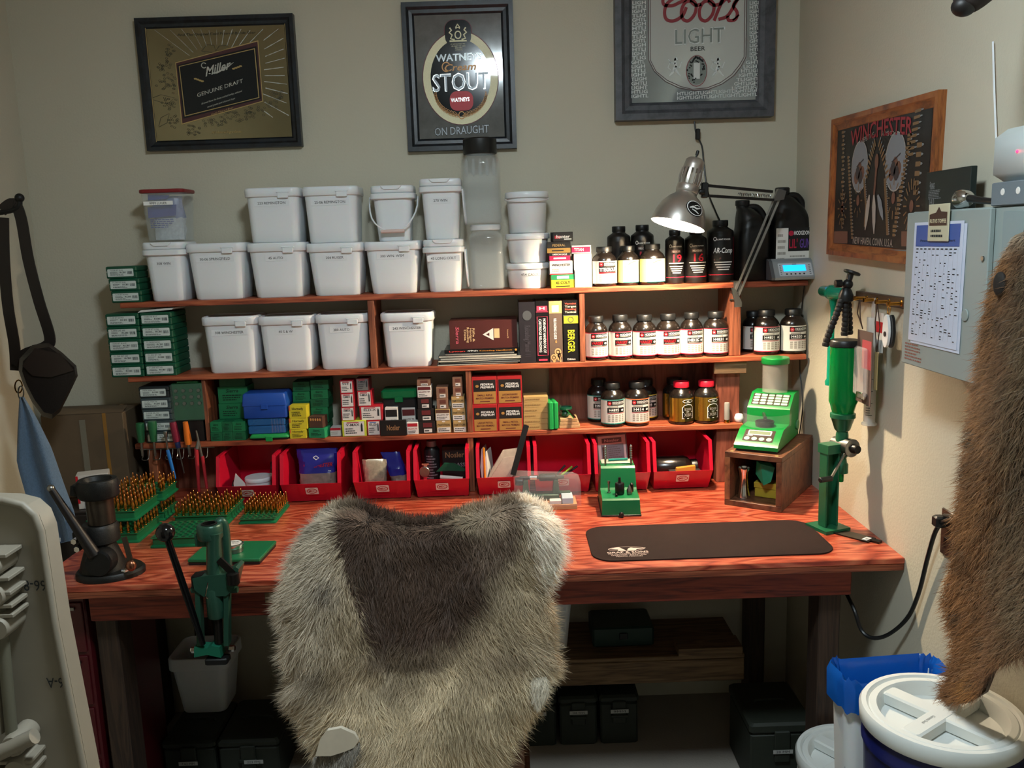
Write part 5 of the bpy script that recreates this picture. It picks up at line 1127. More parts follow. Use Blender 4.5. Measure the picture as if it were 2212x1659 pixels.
carton('brown box of copper bullets set in the open green box', 667, 698, 905, 930, g_['top'], SF+0.006, 0.045, [K['brown'], M_orange], lambda tm, F, W, H: [d_ell(tm, F, -W*0.35+i*W*0.17, H*0.72, W*0.06, H*0.13, 0, 2, 8) for i in range(5)], GB, rz=-0.2)
def deco_wr(tm, F, W, H): d_rect(tm, F, -W*0.5, W*0.5, H*0.7, H, 0, 1); d_lines(tm, F, -W*0.4, W*0.4, H*0.15, H*0.6, 2, 1, 2)
carton('small white box with red top beside the green columns', 713, 736, 920, 938, Z3, SF+0.02, 0.05, [K['white'], K['red'], M_tan], deco_wr, GB)
# red and white bullet boxes
def deco_rw(nm):
    def f(tm, F, W, H):
        d_rect(tm, F, -W*0.42, W*0.42, H*0.04, H*0.93, 0, 1); d_text(tm, F, nm, -W*0.05, H*0.66, H*0.15, 2, 2, 1, 'C', W*0.55); d_rect(tm, F, -W*0.3, W*0.2, H*0.84, H*0.9, 1, 2)
        d_poly(tm, F, [(W*0.28, H*0.3), (W*0.36, H*0.3), (W*0.36, H*0.7), (W*0.32, H*0.86), (W*0.28, H*0.7)], 2, 2); d_lines(tm, F, -W*0.36, W*0.15, H*0.15, H*0.55, 3, 2, 2)
    return f
RW = [K['red'], K['white'], K['red'], M_ink]
c0 = carton('yellow edged white bullet box at the foot of the red boxes', 739, 791, 908, 942, Z3, SF+0.006, 0.07, [mat('lime_card', '#b9c23a', 0.5), K['white'], K['red'], M_ink], deco_rw('V-MAX'), GB)
c1 = carton('red edged bullet box on the yellow edged one', 737, 766, 879, 908, c0['top'], SF+0.012, 0.06, RW, deco_rw('AMAX'), GB)
c2 = carton('red edged bullet box, second of the column on the yellow edged one', 736, 765, 848, 878, c1['top'], SF+0.012, 0.06, RW, deco_rw('GMX'), GB)
carton('red edged bullet box, top of the column on the yellow edged one', 734, 763, 820, 847, c2['top'], SF+0.014, 0.06, RW, deco_rw('SST'), GB)
d0 = carton('white and blue sided bullet box beside the black bullet case', 793, 822, 908, 940, Z3, SF+0.012, 0.06, [K['red'], K['white'], K['blue'], M_ink], deco_rw('ELD'), GB)
d1 = carton('wide red edged bullet box with one bullet picture', 777, 826, 877, 908, d0['top'], SF+0.016, 0.06, RW, deco_rw('ELD-X'), GB)
d2 = carton('red edged bullet box standing on the wide one', 772, 803, 844, 877, d1['top'], SF+0.018, 0.06, RW, deco_rw('V-MAX'), GB)
carton('red edged bullet box, top of the column above the wide one', 769, 797, 816, 843, d2['top'], SF+0.02, 0.06, [K['maroon'], K['grey'], K['red'], M_ink], deco_rw('V-MAX'), GB)
# green lidded case in the back and black bullet case in front
x0, x1 = P(823, 850, y=SF+0.06).x, P(899, 850, y=SF+0.06).x; W = x1-x0; H = P(860, 842, y=SF+0.06).z-Z3
t = thing('cartridge_carrier', 'dark cartridge carrier with a green lid behind the bullet boxes', 'cartridge case', ((x0+x1)/2, SF+0.06, Z3+0.0004)); hb = P(860, 862, y=SF+.06).z-Z3
ob('body', MB().box(-W*0.47, W*0.47, 0, 0.09, 0, hb-0.0005, 0, 0.003), mat('black_smoke_plastic', '#191b1c', 0.4), t); ob('lid', MB().box(-W/2, W/2, -0.004, 0.093, hb, H, 0, 0.006), M_vgreen, t); ob('latch', MB().box(-0.015, 0.015, -0.008, -0.0005, hb-0.012, hb+0.01, 0, 0.002), M_vgreen, t)
def deco_nb(tm, F, W, H): d_text(tm, F, 'Nosler', -W*0.0, H*0.36, H*0.34, 0, 2, 1, 'C', W*0.5)
carton('black plastic bullet case with bronze lettering at the shelf front', 821, 878, 911, 944, Z3, SF-0.004, 0.012, [M_blackp, mat('bronze_print', '#8c6a4a', 0.4)], deco_nb, GB, rz=0.0)
def deco_n(kind):
    def f(tm, F, W, H):
        if kind == 'part': d_text(tm, F, 'PARTITION', 0, H*0.56, H*0.18, 3, 2, 1, 'C', W*0.85); d_rect(tm, F, -W*0.45, W*0.45, H*0.05, H*0.45, 0, 1); d_lines(tm, F, -W*0.38, W*0.38, H*0.1, H*0.4, 2, 1, 2); d_ell(tm, F, 0, H*0.92, W*0.12, H*0.06, 0, 1, 10)
        elif kind == 'tip': d_rect(tm, F, -W*0.46, W*0.46, H*0.03, H*0.62, 0, 1); d_rect(tm, F, -W*0.46, W*0.46, H*0.66, H*0.92, 2, 1); d_text(tm, F, 'BALLISTIC TIP', 0, H*0.42, H*0.13, 2, 2, 1, 'C', W*0.8); d_lines(tm, F, -W*0.4, W*0.3, H*0.08, H*0.35, 2, 1, 2)
        else: d_rect(tm, F, -W*0.2, W*0.3, H*0.08, H*0.38, 0, 1); d_rect(tm, F, -W*0.25, W*0.3, H*0.5, H*0.85, 2, 1); d_lines(tm, F, -W*0.15, W*0.25, H*0.1, H*0.35, 1, 1, 2)
    return f
NP = [K['tan'], K['white'], M_ink, K['brown'], K['black']]; NPb = [mat('taupe_card', '#7d5c4a', 0.5), K['white'], M_ink, mat('rust_card', '#5c3128', 0.5), K['black']]; NB = [K['black'], K['white'], M_ink, K['maroon'], K['black']]
carton('white bullet box standing beside the black bullet case', 879, 903, 908, 934, Z3, SF+0.004, 0.05, [K['white'], K['white'], M_ink, K['red'], M_black], deco_n('tip'), GB)
e1 = carton('small white topped box behind the black bullet case', 833, 860, 887, 944, Z3, SF+0.022, 0.03, [K['white'], K['white'], M_ink, K['black'], M_black], deco_n('tip'), GB)
e2 = carton('small red topped box behind the white bullet box', 869, 898, 886, 938, Z3, SF+0.058-0.004, 0.003, [K['white'], K['white'], M_ink, K['maroon'], M_black], deco_n('tip'), GB)
def column(nm, rows, yf, dp=0.06):
    z = Z3
    for i, (u0, u1, v0, v1, mm, kd) in enumerate(rows):
        z = carton('%s, %s upward' % (nm, ORD7[i]), u0, u1, v0, v1, z, yf, dp, mm, deco_n(kd), GB)['top']
column('black bullet box of the column next to the green lidded carrier', [(905, 940, 904, 931, NB, 'b'), (902, 937, 877, 904, NB, 'b'), (902, 932, 852, 876, NB, 'b'), (901, 931, 826, 851, [K['white'], K['white'], M_ink, K['maroon'], M_black], 'tip'), (900, 929, 811, 825, NPb, 'b')], SF+0.012)
column('brown bullet box of the column between black and tan columns', [(943, 974, 903, 930, NP, 'part'), (940, 972, 878, 903, NP, 'tip'), (943, 968, 855, 878, NPb, 'b'), (942, 967, 831, 855, NPb, 'b')], SF+0.012)
column('tan bullet box of the column beside the divider', [(979, 1007, 903, 929, NP, 'part'), (977, 1005, 877, 903, NP, 'part'), (975, 1003, 851, 877, NP, 'part'), (978, 999, 830, 851, NPb, 'b'), (977, 998, 809, 830, NPb, 'b')], SF+0.01)
# red primer boxes
def deco_f(l1, l2):
    def f(tm, F, W, H):
        d_rect(tm, F, -W*0.45, W*0.45, H*0.46, H*0.88, 0, 1); d_rect(tm, F, -W*0.45, W*0.45, H*0.03, H*0.46, 1, 1); d_ell(tm, F, -W*0.30, H*0.66, W*0.07, H*0.05, 1, 2, 10)
        d_text(tm, F, 'FEDERAL', W*0.1, H*0.68, H*0.075, 2, 2, 1, 'C', W*0.55, 0.15); d_text(tm, F, 'PREMIUM', W*0.1, H*0.58, H*0.075, 2, 2, 1, 'C', W*0.55, 0.15)
        d_text(tm, F, l1, 0, H*0.30, H*0.065, 3, 2, 1, 'C', W*0.62); d_text(tm, F, l2, 0, H*0.19, H*0.065, 3, 2, 1, 'C', W*0.72); d_rect(tm, F, -W*0.2, W*0.2, H*0.09, H*0.12, 3, 2)
    return f
FP = [mat('primer_box_red', '#9e1f22', 0.45), K['black'], mat('primer_gold', '#a0763c', 0.45), M_white, K['maroon']]
GP = 'red primer boxes on the lowest shelf'
p1 = carton('red and gold box of large pistol primers, under the small rifle ones', 1021.5, 1075, 872, 931, Z3, SF+0.008, 0.10, FP, deco_f('LARGE PISTOL', 'MATCH PRIMERS'), GP, name='primer_box'); carton('red and gold box of small rifle primers', 1020, 1073.5, 811, 871, p1['top'], SF+0.01, 0.10, FP, deco_f('SMALL RIFLE', 'MATCH PRIMERS'), GP, name='primer_box')
p2 = carton('red and gold box of small pistol primers, under the large rifle ones', 1076, 1129.5, 870, 929, Z3, SF+0.008, 0.10, FP, deco_f('SMALL PISTOL', 'MATCH PRIMERS'), GP, name='primer_box'); carton('red and gold box of large rifle primers', 1074.5, 1127.5, 809, 869, p2['top'], SF+0.01, 0.10, FP, deco_f('LARGE MAGNUM RIFLE', 'MATCH PRIMERS'), GP, name='primer_box')
z_ = Z3
for i in range(6):
    z_ = carton('tan primer tray sleeve in the stack beside the red boxes, %s of six upward' % ORD7[i if i < 5 else 6], 1131, 1183.5, 926-12*(i+1), 926-12*i, z_, SF+0.012, 0.08, [K['tan'], mat('dark_tan', '#8a6c40', 0.5)], lambda tm, F, W, H: d_lines(tm, F, -W*0.45, W*0.2, H*0.3, H*0.7, 1, 0, 2), 'tan primer sleeves', name='primer_sleeve')['top']  # strokes on the sleeves in a darker tan
# green plastic box on edge and the hand priming tool on a pile of trays
a, b_ = P(1186, 930, y=SF-0.004), P(1206, 868, y=SF-0.004)
t = thing('green_tool_box', 'flat green plastic box standing on edge beside the primer sleeves', 'box', ((a.x+b_.x)/2, SF-0.004, Z3+0.0004), 0.12); w_ = b_.x-a.x; h_ = b_.z-Z3
ob('tray', MB().box(-w_/2, 0.0, 0, 0.09, 0, h_, 0, 0.004), M_gr2, t); ob('lid', MB().box(0.0005, w_/2, 0.001, 0.089, 0.001, h_-0.001, 0, 0.004), M_gr2, t)
x0, x1 = P(1208, 915, y=SF+0.02).x, P(1253, 915, y=SF+0.02).x; zt_ = Z3
for i in range(3):
    tag(ob('wooden_tray', MB().box(x0+0.002*i, x1-0.004*i, SF+0.02, SF+0.10, 0, 0.011, 0, 0.001), mat('pale_wood', '#b08a62', 0.6, var=0.2, vscale=60), None, 0, loc=(0, 0, zt_+0.0004)), 'thin pale wooden tray under the hand priming tool, %s of three upward' % ['lowest', 'middle', 'topmost'][i], 'tray', 'wooden trays'); zt_ += 0.0118
cx = (x0+x1)/2-0.012; t = thing('priming_tool', 'green hand priming tool with a steel lever on thin wooden trays', 'tool', (cx, SF+0.055, zt_+0.0004))
ob('body', MB().lathe([(0.006, 0.0), (0.014, 0.004), (0.016, 0.012), (0.012, 0.02), (0.008, 0.026)], 16), M_dgreen, t); ob('primer_pan', MB().lathe([(0.02, 0.026), (0.024, 0.028), (0.024, 0.036), (0.022, 0.036), (0.021, 0.030), (0.001, 0.030)], 20), M_dgreen, t)
ob('lever', MB().bar((0.006, -0.02, 0.03), (0.03, -0.05, -0.006+0.01), 0.011, 0.004), M_chrome, t); ob('rod', MB().tube([(-0.012, -0.006, 0.012), (-0.022, -0.01, 0.026), (-0.018, -0.01, 0.045)], 0.004, 8), M_steel, t)
# clear shotgun shell and a white cap
a = P(1570, 915, y=SF+0.02); h_ = P(1570, 870, y=SF+0.02).z-Z3
t = thing('clear_shell', 'clear shotgun shell with brass base beside a red capped bottle', 'shell', (a.x, SF+0.02, Z3+0.0004)); ob('hull', MB().lathe([(0.0095, 0.012), (0.0098, 0.014), (0.0098, h_-0.004), (0.0085, h_), (0.001, h_-0.002)], 18), mat('hazy_plastic', '#b9b4ac', 0.3, trans=0.4), t, 40); ob('brass_base', MB().lathe([(0.0112, 0), (0.0112, 0.002), (0.0101, 0.003), (0.0101, 0.0118)], 18), M_brass, t, 40)
p = P(1600, 900, y=SF+0.03); tag(ob('plastic_scoop', MB().lathe([(0.011, 0), (0.015, 0.003), (0.017, 0.016), (0.012, 0.028), (0.001, 0.031)], 18), M_pail, None, 50, loc=(p.x-0.006, SF+0.03, Z3+0.0004)), 'small white plastic scoop at the end of the lowest shelf', 'scoop')

# ================================================================== red bins along the back of the bench
M_bin = mat('red_polypropylene', '#c2142f', 0.3, spec=0.5); M_sticker = mat('sticker_white', '#e3ddd6', 0.45)
BF, BBK, BH = -0.285, -0.03, 0.176      # lip, back, height
BIN = []
BINL = ['red open bin holding a white tub and small jars', 'red open bin holding a blue and white printed bag', 'red open bin holding a bag of brass and a blue bag', 'red open bin holding a micrometer, can and black box', 'red open bin holding clear envelopes, behind the trimmer', 'red open bin with a few pens, behind the case trimmer', 'red open bin with a propped printed card', 'red open bin holding a dark bottle lying on its side']
def redbin(i, u0, u1, v):
    x0, x1 = P(u0, v, y=BF).x, P(u1, v, y=BF).x; w = x1-x0; cx = (x0+x1)/2
    t = thing('storage_bin', BINL[i], 'bin', (cx, 0, ZB+0.0004), 0, 'red storage bins along the back of the bench')
    th = 0.003; wb = w*0.90; lip = 0.076; yb0 = BF+0.045
    prof = [(yb0, 0.004), (BF+0.004, lip), (BF+0.03, BH), (BBK, BH), (BBK, 0.004)]
    for s_ in (-1, 1):   # side walls lean outward a little and carry a rolled front rim
        m_ = MB(); o = [(s_*(wb/2+(w/2-0.004-wb/2)*min(1, z/lip)), y, z) for y, z in prof]; n_ = [(p[0]-s_*th, p[1], p[2]) for p in o]
        m_.loft([o, n_]); ob('side_wall', m_, M_bin, t, 30)
        r_ = MB(); path = [(s_*(w/2-0.004), BF+0.004, lip), (s_*(w/2-0.004), BF+0.03, BH)]
        a, b = path; r_.loft([[(p[0]+dx, p[1]+dy, p[2]) for dx, dy in ((-0.011 if s_ > 0 else -0.001, -0.002), (0.001 if s_ > 0 else 0.011, -0.002), (0.001 if s_ > 0 else 0.011, 0.004), (-0.011 if s_ > 0 else -0.001, 0.004))] for p in (a, b)])
        r_.box(s_*(w/2-0.004)-(0.011 if s_ > 0 else 0.001), s_*(w/2-0.004)+(0.001 if s_ > 0 else 0.011), BF+0.028, BBK, BH-0.003, BH+0.001)
        ob('side_rim', r_, M_bin, t, 30)
    m_ = MB(); m_.add([(-wb/2, yb0, 0.004), (wb/2, yb0, 0.004), (w/2-0.004, BF+0.002, lip), (-w/2+0.004, BF+0.002, lip), (-wb/2, yb0+th, 0.004), (wb/2, yb0+th, 0.004), (w/2-0.004, BF+0.002+th, lip), (-w/2+0.004, BF+0.002+th, lip)], [(0, 1, 2, 3), (7, 6, 5, 4), (3, 2, 6, 7), (0, 4, 5, 1), (1, 5, 6, 2), (0, 3, 7, 4)])
    ob('front_wall', m_, M_bin, t, 30)
    ob('floor_panel', MB().box(-wb/2, wb/2, yb0, BBK, 0.0035, 0.0065), M_bin, t); ob('back_wall', MB().box(-w/2+0.006, w/2-0.006, BBK-th, BBK, 0.004, BH), M_bin, t)
    f_ = MB()
    for q in (-1, 1): f_.box(q*wb*0.45-0.006, q*wb*0.45+0.006, yb0+0.004, BBK-0.01, 0, 0.004)
    ob('foot_rail', f_, M_bin, t)
    F = Flat((0, yb0-0.0005, 0.004), (1, 0, 0), (0, BF+0.002-yb0, lip-0.004))
    h_ = MB(); Lh = math.hypot(BF+0.002-yb0, lip-0.004)
    for u_ in (-0.045, 0.045): d_rect(h_, F, u_-0.0012, u_+0.0012, Lh*0.25, Lh*0.98, 0, 4)
    d_rect(h_, F, -0.045, 0.045, Lh*0.24, Lh*0.28, 0, 4); ob('label_holder', h_, M_bin, t, 0, fix=False)
    s_ = MB(); c_ = Lh*0.60; d_poly(s_, F, [(x, y+c_) for x, y in rr(0.044, 0.033, 0.003, 2)], 0, 5); d_ring(s_, F, 0, c_, 0.0185, 0.0125, 0.0028, 1, 6, 24); d_text(s_, F, 'MEC', 0, c_-0.0048, 0.0096, 1, 6, 1, 'C', 0.024)
    ob('sticker', s_, [M_sticker, M_red], t, 0, fix=False)
    BIN.append((cx, w)); return t
for i, (u0, u1, v) in enumerate(((464, 597, 1048), (602, 738, 1042), (760, 888, 1037), (891, 1015, 1025), (1027, 1149, 1024), (1152, 1279, 1020), (1283, 1408, 1015), (1410, 1543, 1013))): redbin(i, u0, u1, v)
zf = ZB+0.0072
# contents
def cyl(name, label, cat, c, r, h, mats, prof=None, rx=0.0, rz=0.0):
    o = ob(name, MB().lathe(prof or [(r*0.96, 0), (r, 0.002), (r, h-0.002), (r*0.96, h), (0.001, h)], 24), mats, None, 40, loc=c); o.rotation_euler = (rx, 0, rz); return tag(o, label, cat)
x = BIN[0][0]
t = thing('plastic_tub', 'flat white tub with lid in the first red bin', 'tub', (x+0.012, -0.17, zf)); ob('tub_body', MB().lathe([(0.038, 0), (0.043, 0.003), (0.045, 0.058)], 28), M_pail, t, 40); ob('lid', MB().lathe([(0.047, 0.058), (0.048, 0.06), (0.048, 0.07), (0.046, 0.073), (0.001, 0.073)], 28), M_pail, t, 40)
t = thing('spice_jar', 'small brown jar with white label in the bin with the white tub', 'jar', (x+0.068, -0.14, zf)); ob('jar_body', MB().lathe([(0.02, 0), (0.022, 0.002), (0.022, 0.085), (0.017, 0.094)], 20), mat('brown_jar', '#3a2018', 0.3), t, 40); ob('cap', MB().lathe([(0.0175, 0.094), (0.018, 0.095), (0.018, 0.115), (0.001, 0.116)], 20), M_blackp, t, 40)
m_ = MB(); S = Cyl(0.0223, (0, 0, 0)); d_rect(m_, S, -0.02, 0.02, 0.03, 0.08, 0, 1); d_text(m_, S, 'THE', 0, 0.062, 0.01, 1, 2); d_text(m_, S, 'HOT', 0, 0.045, 0.012, 1, 2); ob('jar_label', m_, [M_lab, M_black], t, 0, fix=False)
o = ob('black_spool', MB().lathe([(0.03, -0.012), (0.032, -0.01), (0.032, 0.01), (0.03, 0.012)], 24, ax='x'), M_blackp, None, 40, loc=(x-0.066, -0.17, zf+0.0325)); tag(o, 'black disc standing on edge in the bin with the white tub', 'disc')
m_ = MB(); m_.prism([(-0.022, 0), (0.012, 0.002), (0.02, 0.05), (-0.012, 0.095), (-0.022, 0.06)], -0.002, 0.002); o = ob('white_card', m_, M_paper, None, 0, loc=(x-0.048, -0.195, zf), rz=0.5); tag(o, 'pointed white card with black marks leaning in the bin with the white tub', 'card')
def bag(name, label, c, w, h, d, mats, seed, split=None, crimp=True, rx=0.0, rz=0.0, shear=0.0):
    """a stuffed bag: full below, pinched flat at the top seam"""
    rn = random.Random(seed); secs = []; N_ = 12
    for i in range(N_+1):
        k = i/N_; f = math.sin(min(1, (1-k)*1.25+0.05)*PI/2)**0.8 if crimp else 1-0.15*k; ww = w*(0.86+0.14*k if crimp else 1)
        secs.append([(px+shear*h*k+rn.uniform(-1, 1)*w*0.018, py*max(f, 0.06)+rn.uniform(-1, 1)*d*0.06, h*k+(0 if i in (0,) else rn.uniform(-1, 1)*h*0.012)) for px, py in rr(ww, d, d*0.42, 4)])
    m_ = MB()
    if split:
        j = int(N_*split); m_.loft(secs[:j+1]); m_.loft(secs[j:], m=1)
    else: m_.loft(secs)
    o = ob(name, m_, mats, None, 28, loc=c); o.rotation_euler = (rx, 0, rz); return tag(o, label, 'bag')
x = BIN[1][0]
o = bag('printed_bag', 'blue topped bag with red and white print standing in a red bin', (x+0.004, -0.165, zf), 0.145, 0.165, 0.075, [mat('clear_brass_bag', '#8d7b73', 0.2, var=0.4, vscale=70), mat('deep_blue_film', '#23247e', 0.22)], 11, 0.5)
m_ = MB(); F = Flat((0, -0.040, 0), (1, 0, 0), (0, 0.12, 1)); d_text(m_, F, 'WINCHESTER', 0.004, 0.105, 0.013, 0, 2, 1, 'C', 0.105, 0.3, slope=0.05); d_text(m_, F, 'Components', 0.012, 0.085, 0.010, 1, 2, 1, 'C', 0.08); d_line(m_, F, [(-0.01, 0.140), (0.0, 0.146), (0.01, 0.138), (0.0, 0.132), (-0.01, 0.14)], 0.003, 1, 2)
for i in range(4): d_rect(m_, F, -0.01+i*0.004, 0.05, 0.02+i*0.013, 0.026+i*0.013, 1, 2)
ob('print', m_, [M_red, M_white], o, 0, fix=False)
x = BIN[2][0]
bag('brass_case_bag', 'clear zip bag of brass cases in a red bin', (x-0.035, -0.19, zf), 0.085, 0.125, 0.05, [mat('zip_bag_film', '#a59a86', 0.15, 0.3, var=0.5, vscale=90)], 12)
o = bag('blue_film_bag', 'blue printed clear bag leaning beside the bag of brass', (x+0.058, -0.15, zf), 0.07, 0.14, 0.05, [mat('clear_brass_bag', '#8d7b73'), mat('deep_blue_film', '#23247e')], 13, 0.45, shear=-0.3)
for i in range(4): tag(ob('brass_case', MB().lathe([(0.0055, 0), (0.006, 0.002), (0.006, 0.035), (0.0045, 0.04), (0.0045, 0.05)], 12), M_brass, None, 40, loc=(x-0.07+i*0.012, -0.235, zf+0.004)), 'loose brass case standing at the front of the bin with the zip bag', 'case', 'loose brass cases')
x = BIN[3][0]
t = thing('spray_can', 'black spray can in a red bin beside a black box', 'can', (x-0.045, -0.11, zf)); ob('can_body', MB().lathe([(0.026, 0), (0.028, 0.003), (0.028, 0.135), (0.02, 0.148)], 24), mat('black_can', '#1a1b1d', 0.3), t, 40); ob('cap', MB().lathe([(0.018, 0.148), (0.018, 0.168), (0.001, 0.169)], 20), M_grey, t, 40)
m_ = MB(); S = Cyl(0.0283, (0, 0, 0)); d_lines(m_, S, -0.02, 0.02, 0.03, 0.12, 9, 0, 1); ob('fine_print', m_, M_grey, t, 0, fix=False)
t = thing('cartridge_box', 'black box with gold title standing in the bin with the spray can', 'box', (x+0.038, -0.12, zf)); ob('carton', MB().box(-0.045, 0.045, 0, 0.04, 0, 0.145, 0, 0.001), K['black'], t)
m_ = MB(); F = Flat((0, -0.0002, 0)); d_text(m_, F, 'Nosler', 0, 0.105, 0.02, 0, 2, 1, 'C', 0.07); d_text(m_, F, 'BRASS', 0.01, 0.07, 0.014, 1, 2, 1, 'C', 0.055); ob('print', m_, [mat('bronze_print', '#8c6a4a'), M_grey], t, 0, fix=False)
t = thing('micrometer', 'steel micrometer with round dial hooked over the bin lip', 'tool', (x-0.06, BF+0.035, zf)); ob('dial', MB().lathe([(0.017, -0.008), (0.019, -0.006), (0.019, 0.006), (0.017, 0.008)], 24, (0, 0, 0.09), ax='y'), M_steel, t, 40); ob('stem', MB().bar((0.0, 0, 0.04), (0.004, 0, 0.115), 0.012, 0.006, (0, 1, 0)), M_chrome, t, 30); ob('jaw', MB().bar((-0.008, -0.002, 0.118), (0.016, -0.002, 0.118), 0.008, 0.006), M_chrome, t, 30)
t = thing('green_scraper', 'dark green flat handled tool lying over the bin contents', 'tool', (x+0.01, -0.185, zf+0.082)); m_ = MB(); m_.prism([(-0.035, -0.01), (-0.005, 0.02), (0.03, 0.018), (0.07, -0.004), (0.068, -0.012), (0.01, -0.008)], -0.004, 0.004); ob('blade', m_, M_dgreen, t, 25); ob('tube', MB().tube([(-0.02, -0.02, -0.025), (0.06, -0.03, -0.032)], 0.007, 10), M_lab, t)
x = BIN[4][0]
M_env = mat('clear_envelope', '#b5a596', 0.2, var=0.3, vscale=40)
for i, (dx, rz, sh, hh) in enumerate(((-0.07, 1.35, 0.0, 0.13), (-0.055, 1.3, 0.05, 0.125), (-0.035, 0.2, 0.5, 0.13), (-0.03, 0.1, 0.55, 0.11))):
    m_ = MB(); w = 0.075
    m_.loft([[(-w/2, 0.001, 0), (w/2, 0.001, 0), (w/2, -0.001, 0), (-w/2, -0.001, 0)], [(-w/2+sh*hh*0.5, 0.006, hh*0.5), (w/2+sh*hh*0.5, 0.006, hh*0.5), (w/2+sh*hh*0.5, -0.006, hh*0.5), (-w/2+sh*hh*0.5, -0.006, hh*0.5)], [(-w*0.4+sh*hh, 0.001, hh), (w*0.4+sh*hh, 0.001, hh+0.004), (w*0.4+sh*hh, -0.001, hh+0.004), (-w*0.4+sh*hh, -0.001, hh)]])
    tag(ob('parts_envelope', m_, M_env if i > 1 else [M_paper], None, 25, loc=(x+dx, -0.13-0.03*i, zf+0.012), rz=rz), ['white paper packet at the side of the bin behind the trimmer', 'white paper packet leaning on the first one', 'clear parts envelope leaning across the bin', 'clear parts envelope sticking out of the bin front'][i], 'envelope', 'packets in the bin')
tag(ob('pencil', MB().tube([(x-0.066, -0.225, zf+0.01), (x-0.068, -0.215, zf+0.16)], 0.0035, 6), mat('orange_pencil', '#d98a1e', 0.4), None), 'orange pencil standing among packets in a red bin', 'pencil')
x = BIN[5][0]
for i, (dx, m1, a) in enumerate(((-0.04, M_blackp, 0.3), (-0.01, mat('lime_plastic', '#7aa52e', 0.4), 0.5), (0.02, M_blackp, 0.6))):
    m_ = MB().tube([(0, 0, 0.0), (0.09*math.sin(a+0.6), 0.02, 0.08*math.cos(a+0.6)+0.02)], 0.004, 8); tag(ob('pen', m_, m1, None, 40, loc=(x-0.03+dx*0.6, -0.19+0.03*i, zf+0.0045)), ['thin black pen in the bin behind the trimmer', 'lime green pen in the bin behind the trimmer', 'thick black marker in the bin behind the trimmer'][i], 'pen', 'pens in the bin')
x = BIN[6][0]
t = thing('printed_card', 'white printed card in black frame propped in a red bin', 'card', (x-0.012, -0.13, zf+0.05)); t.rotation_euler = (-0.12, -0.06, 0); ob('backing', MB().box(-0.055, 0.055, 0, 0.004, 0, 0.122), K['grey'], t); m_ = MB(); F = Flat((0, -0.0002, 0)); d_rect(m_, F, -0.05, 0.05, 0.006, 0.116, 0, 1); d_rect(m_, F, -0.036, 0.036, 0.09, 0.108, 1, 2); d_text(m_, F, 'Nosler', 0, 0.094, 0.01, 0, 3, 1, 'C', 0.055); d_rect(m_, F, -0.04, 0.042, 0.012, 0.084, 3, 2); d_rect(m_, F, -0.036, -0.022, 0.018, 0.076, 2, 3); d_lines(m_, F, -0.015, 0.038, 0.018, 0.078, 8, 1, 3); ob('print', m_, [M_lab, K['grey'], K['brown'], M_grey], t, 0, fix=False)['kind'] = 'stuff'
t = thing('cartridge_box', 'dark box with yellow and red lettering under the propped card', 'box', (x-0.005, -0.14, zf)); ob('carton', MB().box(-0.065, 0.065, 0, 0.06, 0, 0.049, 0, 0.001), mat('murky_card', '#3a3a2c', 0.5), t); m_ = MB(); F = Flat((0, -0.0002, 0)); d_text(m_, F, 'Nosler', -0.01, 0.02, 0.016, 0, 2, 1, 'C', 0.08); d_rect(m_, F, 0.04, 0.056, 0.014, 0.03, 1, 2); ob('print', m_, [M_yel, M_red], t, 0, fix=False)
x = BIN[7][0]
t = thing('powder_bottle', 'dark bottle lying on its side in a red bin', 'bottle', (x-0.006, -0.14, zf+0.044)); pr = [(0.038, -0.085), (0.043, -0.08), (0.043, 0.035), (0.038, 0.05), (0.028, 0.058), (0.026, 0.064)]; ob('body', MB().lathe(pr, 32, ax='x'), M_bottle, t, 50); ob('cap', MB().lathe([(0.028, 0.062), (0.029, 0.064), (0.029, 0.082), (0.026, 0.085), (0.001, 0.085)], 24, ax='x'), M_blackp, t, 40)
tag(ob('orange_box', MB().prism([(-0.038, 0), (0.03, 0), (0.03, 0.018), (-0.036, 0.011)], -0.01, 0.01), mat('orange_card', '#cc8a34', 0.5), None, 0, loc=(x+0.025, -0.215, zf+0.052)), 'small orange box resting in front of the lying bottle', 'box')
tag(ob('foam_block', MB().box(-0.05, 0.06, -0.022, 0.02, 0, 0.0516), mat('dark_foam', '#26201e', 0.8), None, 0, loc=(x+0.015, -0.212, zf)), 'dark block under the small orange box in the red bin', 'block')

# ================================================================== case trimmer under a clear cover
M_mgreen = mat('hammered_green', '#3c5a4a', 0.4, 0.2, bump=0.3, bscale=500)
x0, x1 = 0.133, 0.352
tb = thing('trimmer_board', 'pale wooden board under the case trimmer', 'board', (0, 0, ZB+0.0004)); ob('board', MB().box(x0, x1, -0.43, -0.34, 0, 0.018, 0, 0.001), mat('pine_board', '#b98a5e', 0.6, var=0.2, vscale=30), tb)
zt = ZB+0.0188
for i, (xa, xb, ya_, yb_, h_, lb) in enumerate(((0.136, 0.182, -0.429, -0.36, 0.026, 'folded white booklet at the end of the trimmer board'), (0.262, 0.30, -0.428, -0.40, 0.012, 'white carton flap on the trimmer board'), (0.303, 0.34, -0.428, -0.36, 0.02, 'pale blue tag box on the trimmer board'))):
    tag(ob('paper_packet', MB().box(xa, xb, ya_, yb_, 0, h_, 0, 0.001), [M_paper, M_lab, mat('pale_blue_card', '#b7c6cf', 0.5)][i], None, 0, loc=(0, 0, zt)), lb, 'packet')
t = thing('case_trimmer', 'green case trimmer with black crank lever on a wooden board', 'trimmer', (0.235, -0.375, zt))
ob('bed', MB().box(-0.052, 0.062, 0.0, 0.034, 0.0, 0.018, 0, 0.003).box(-0.05, 0.1, 0.004, 0.03, 0.018, 0.022), M_mgreen, t)
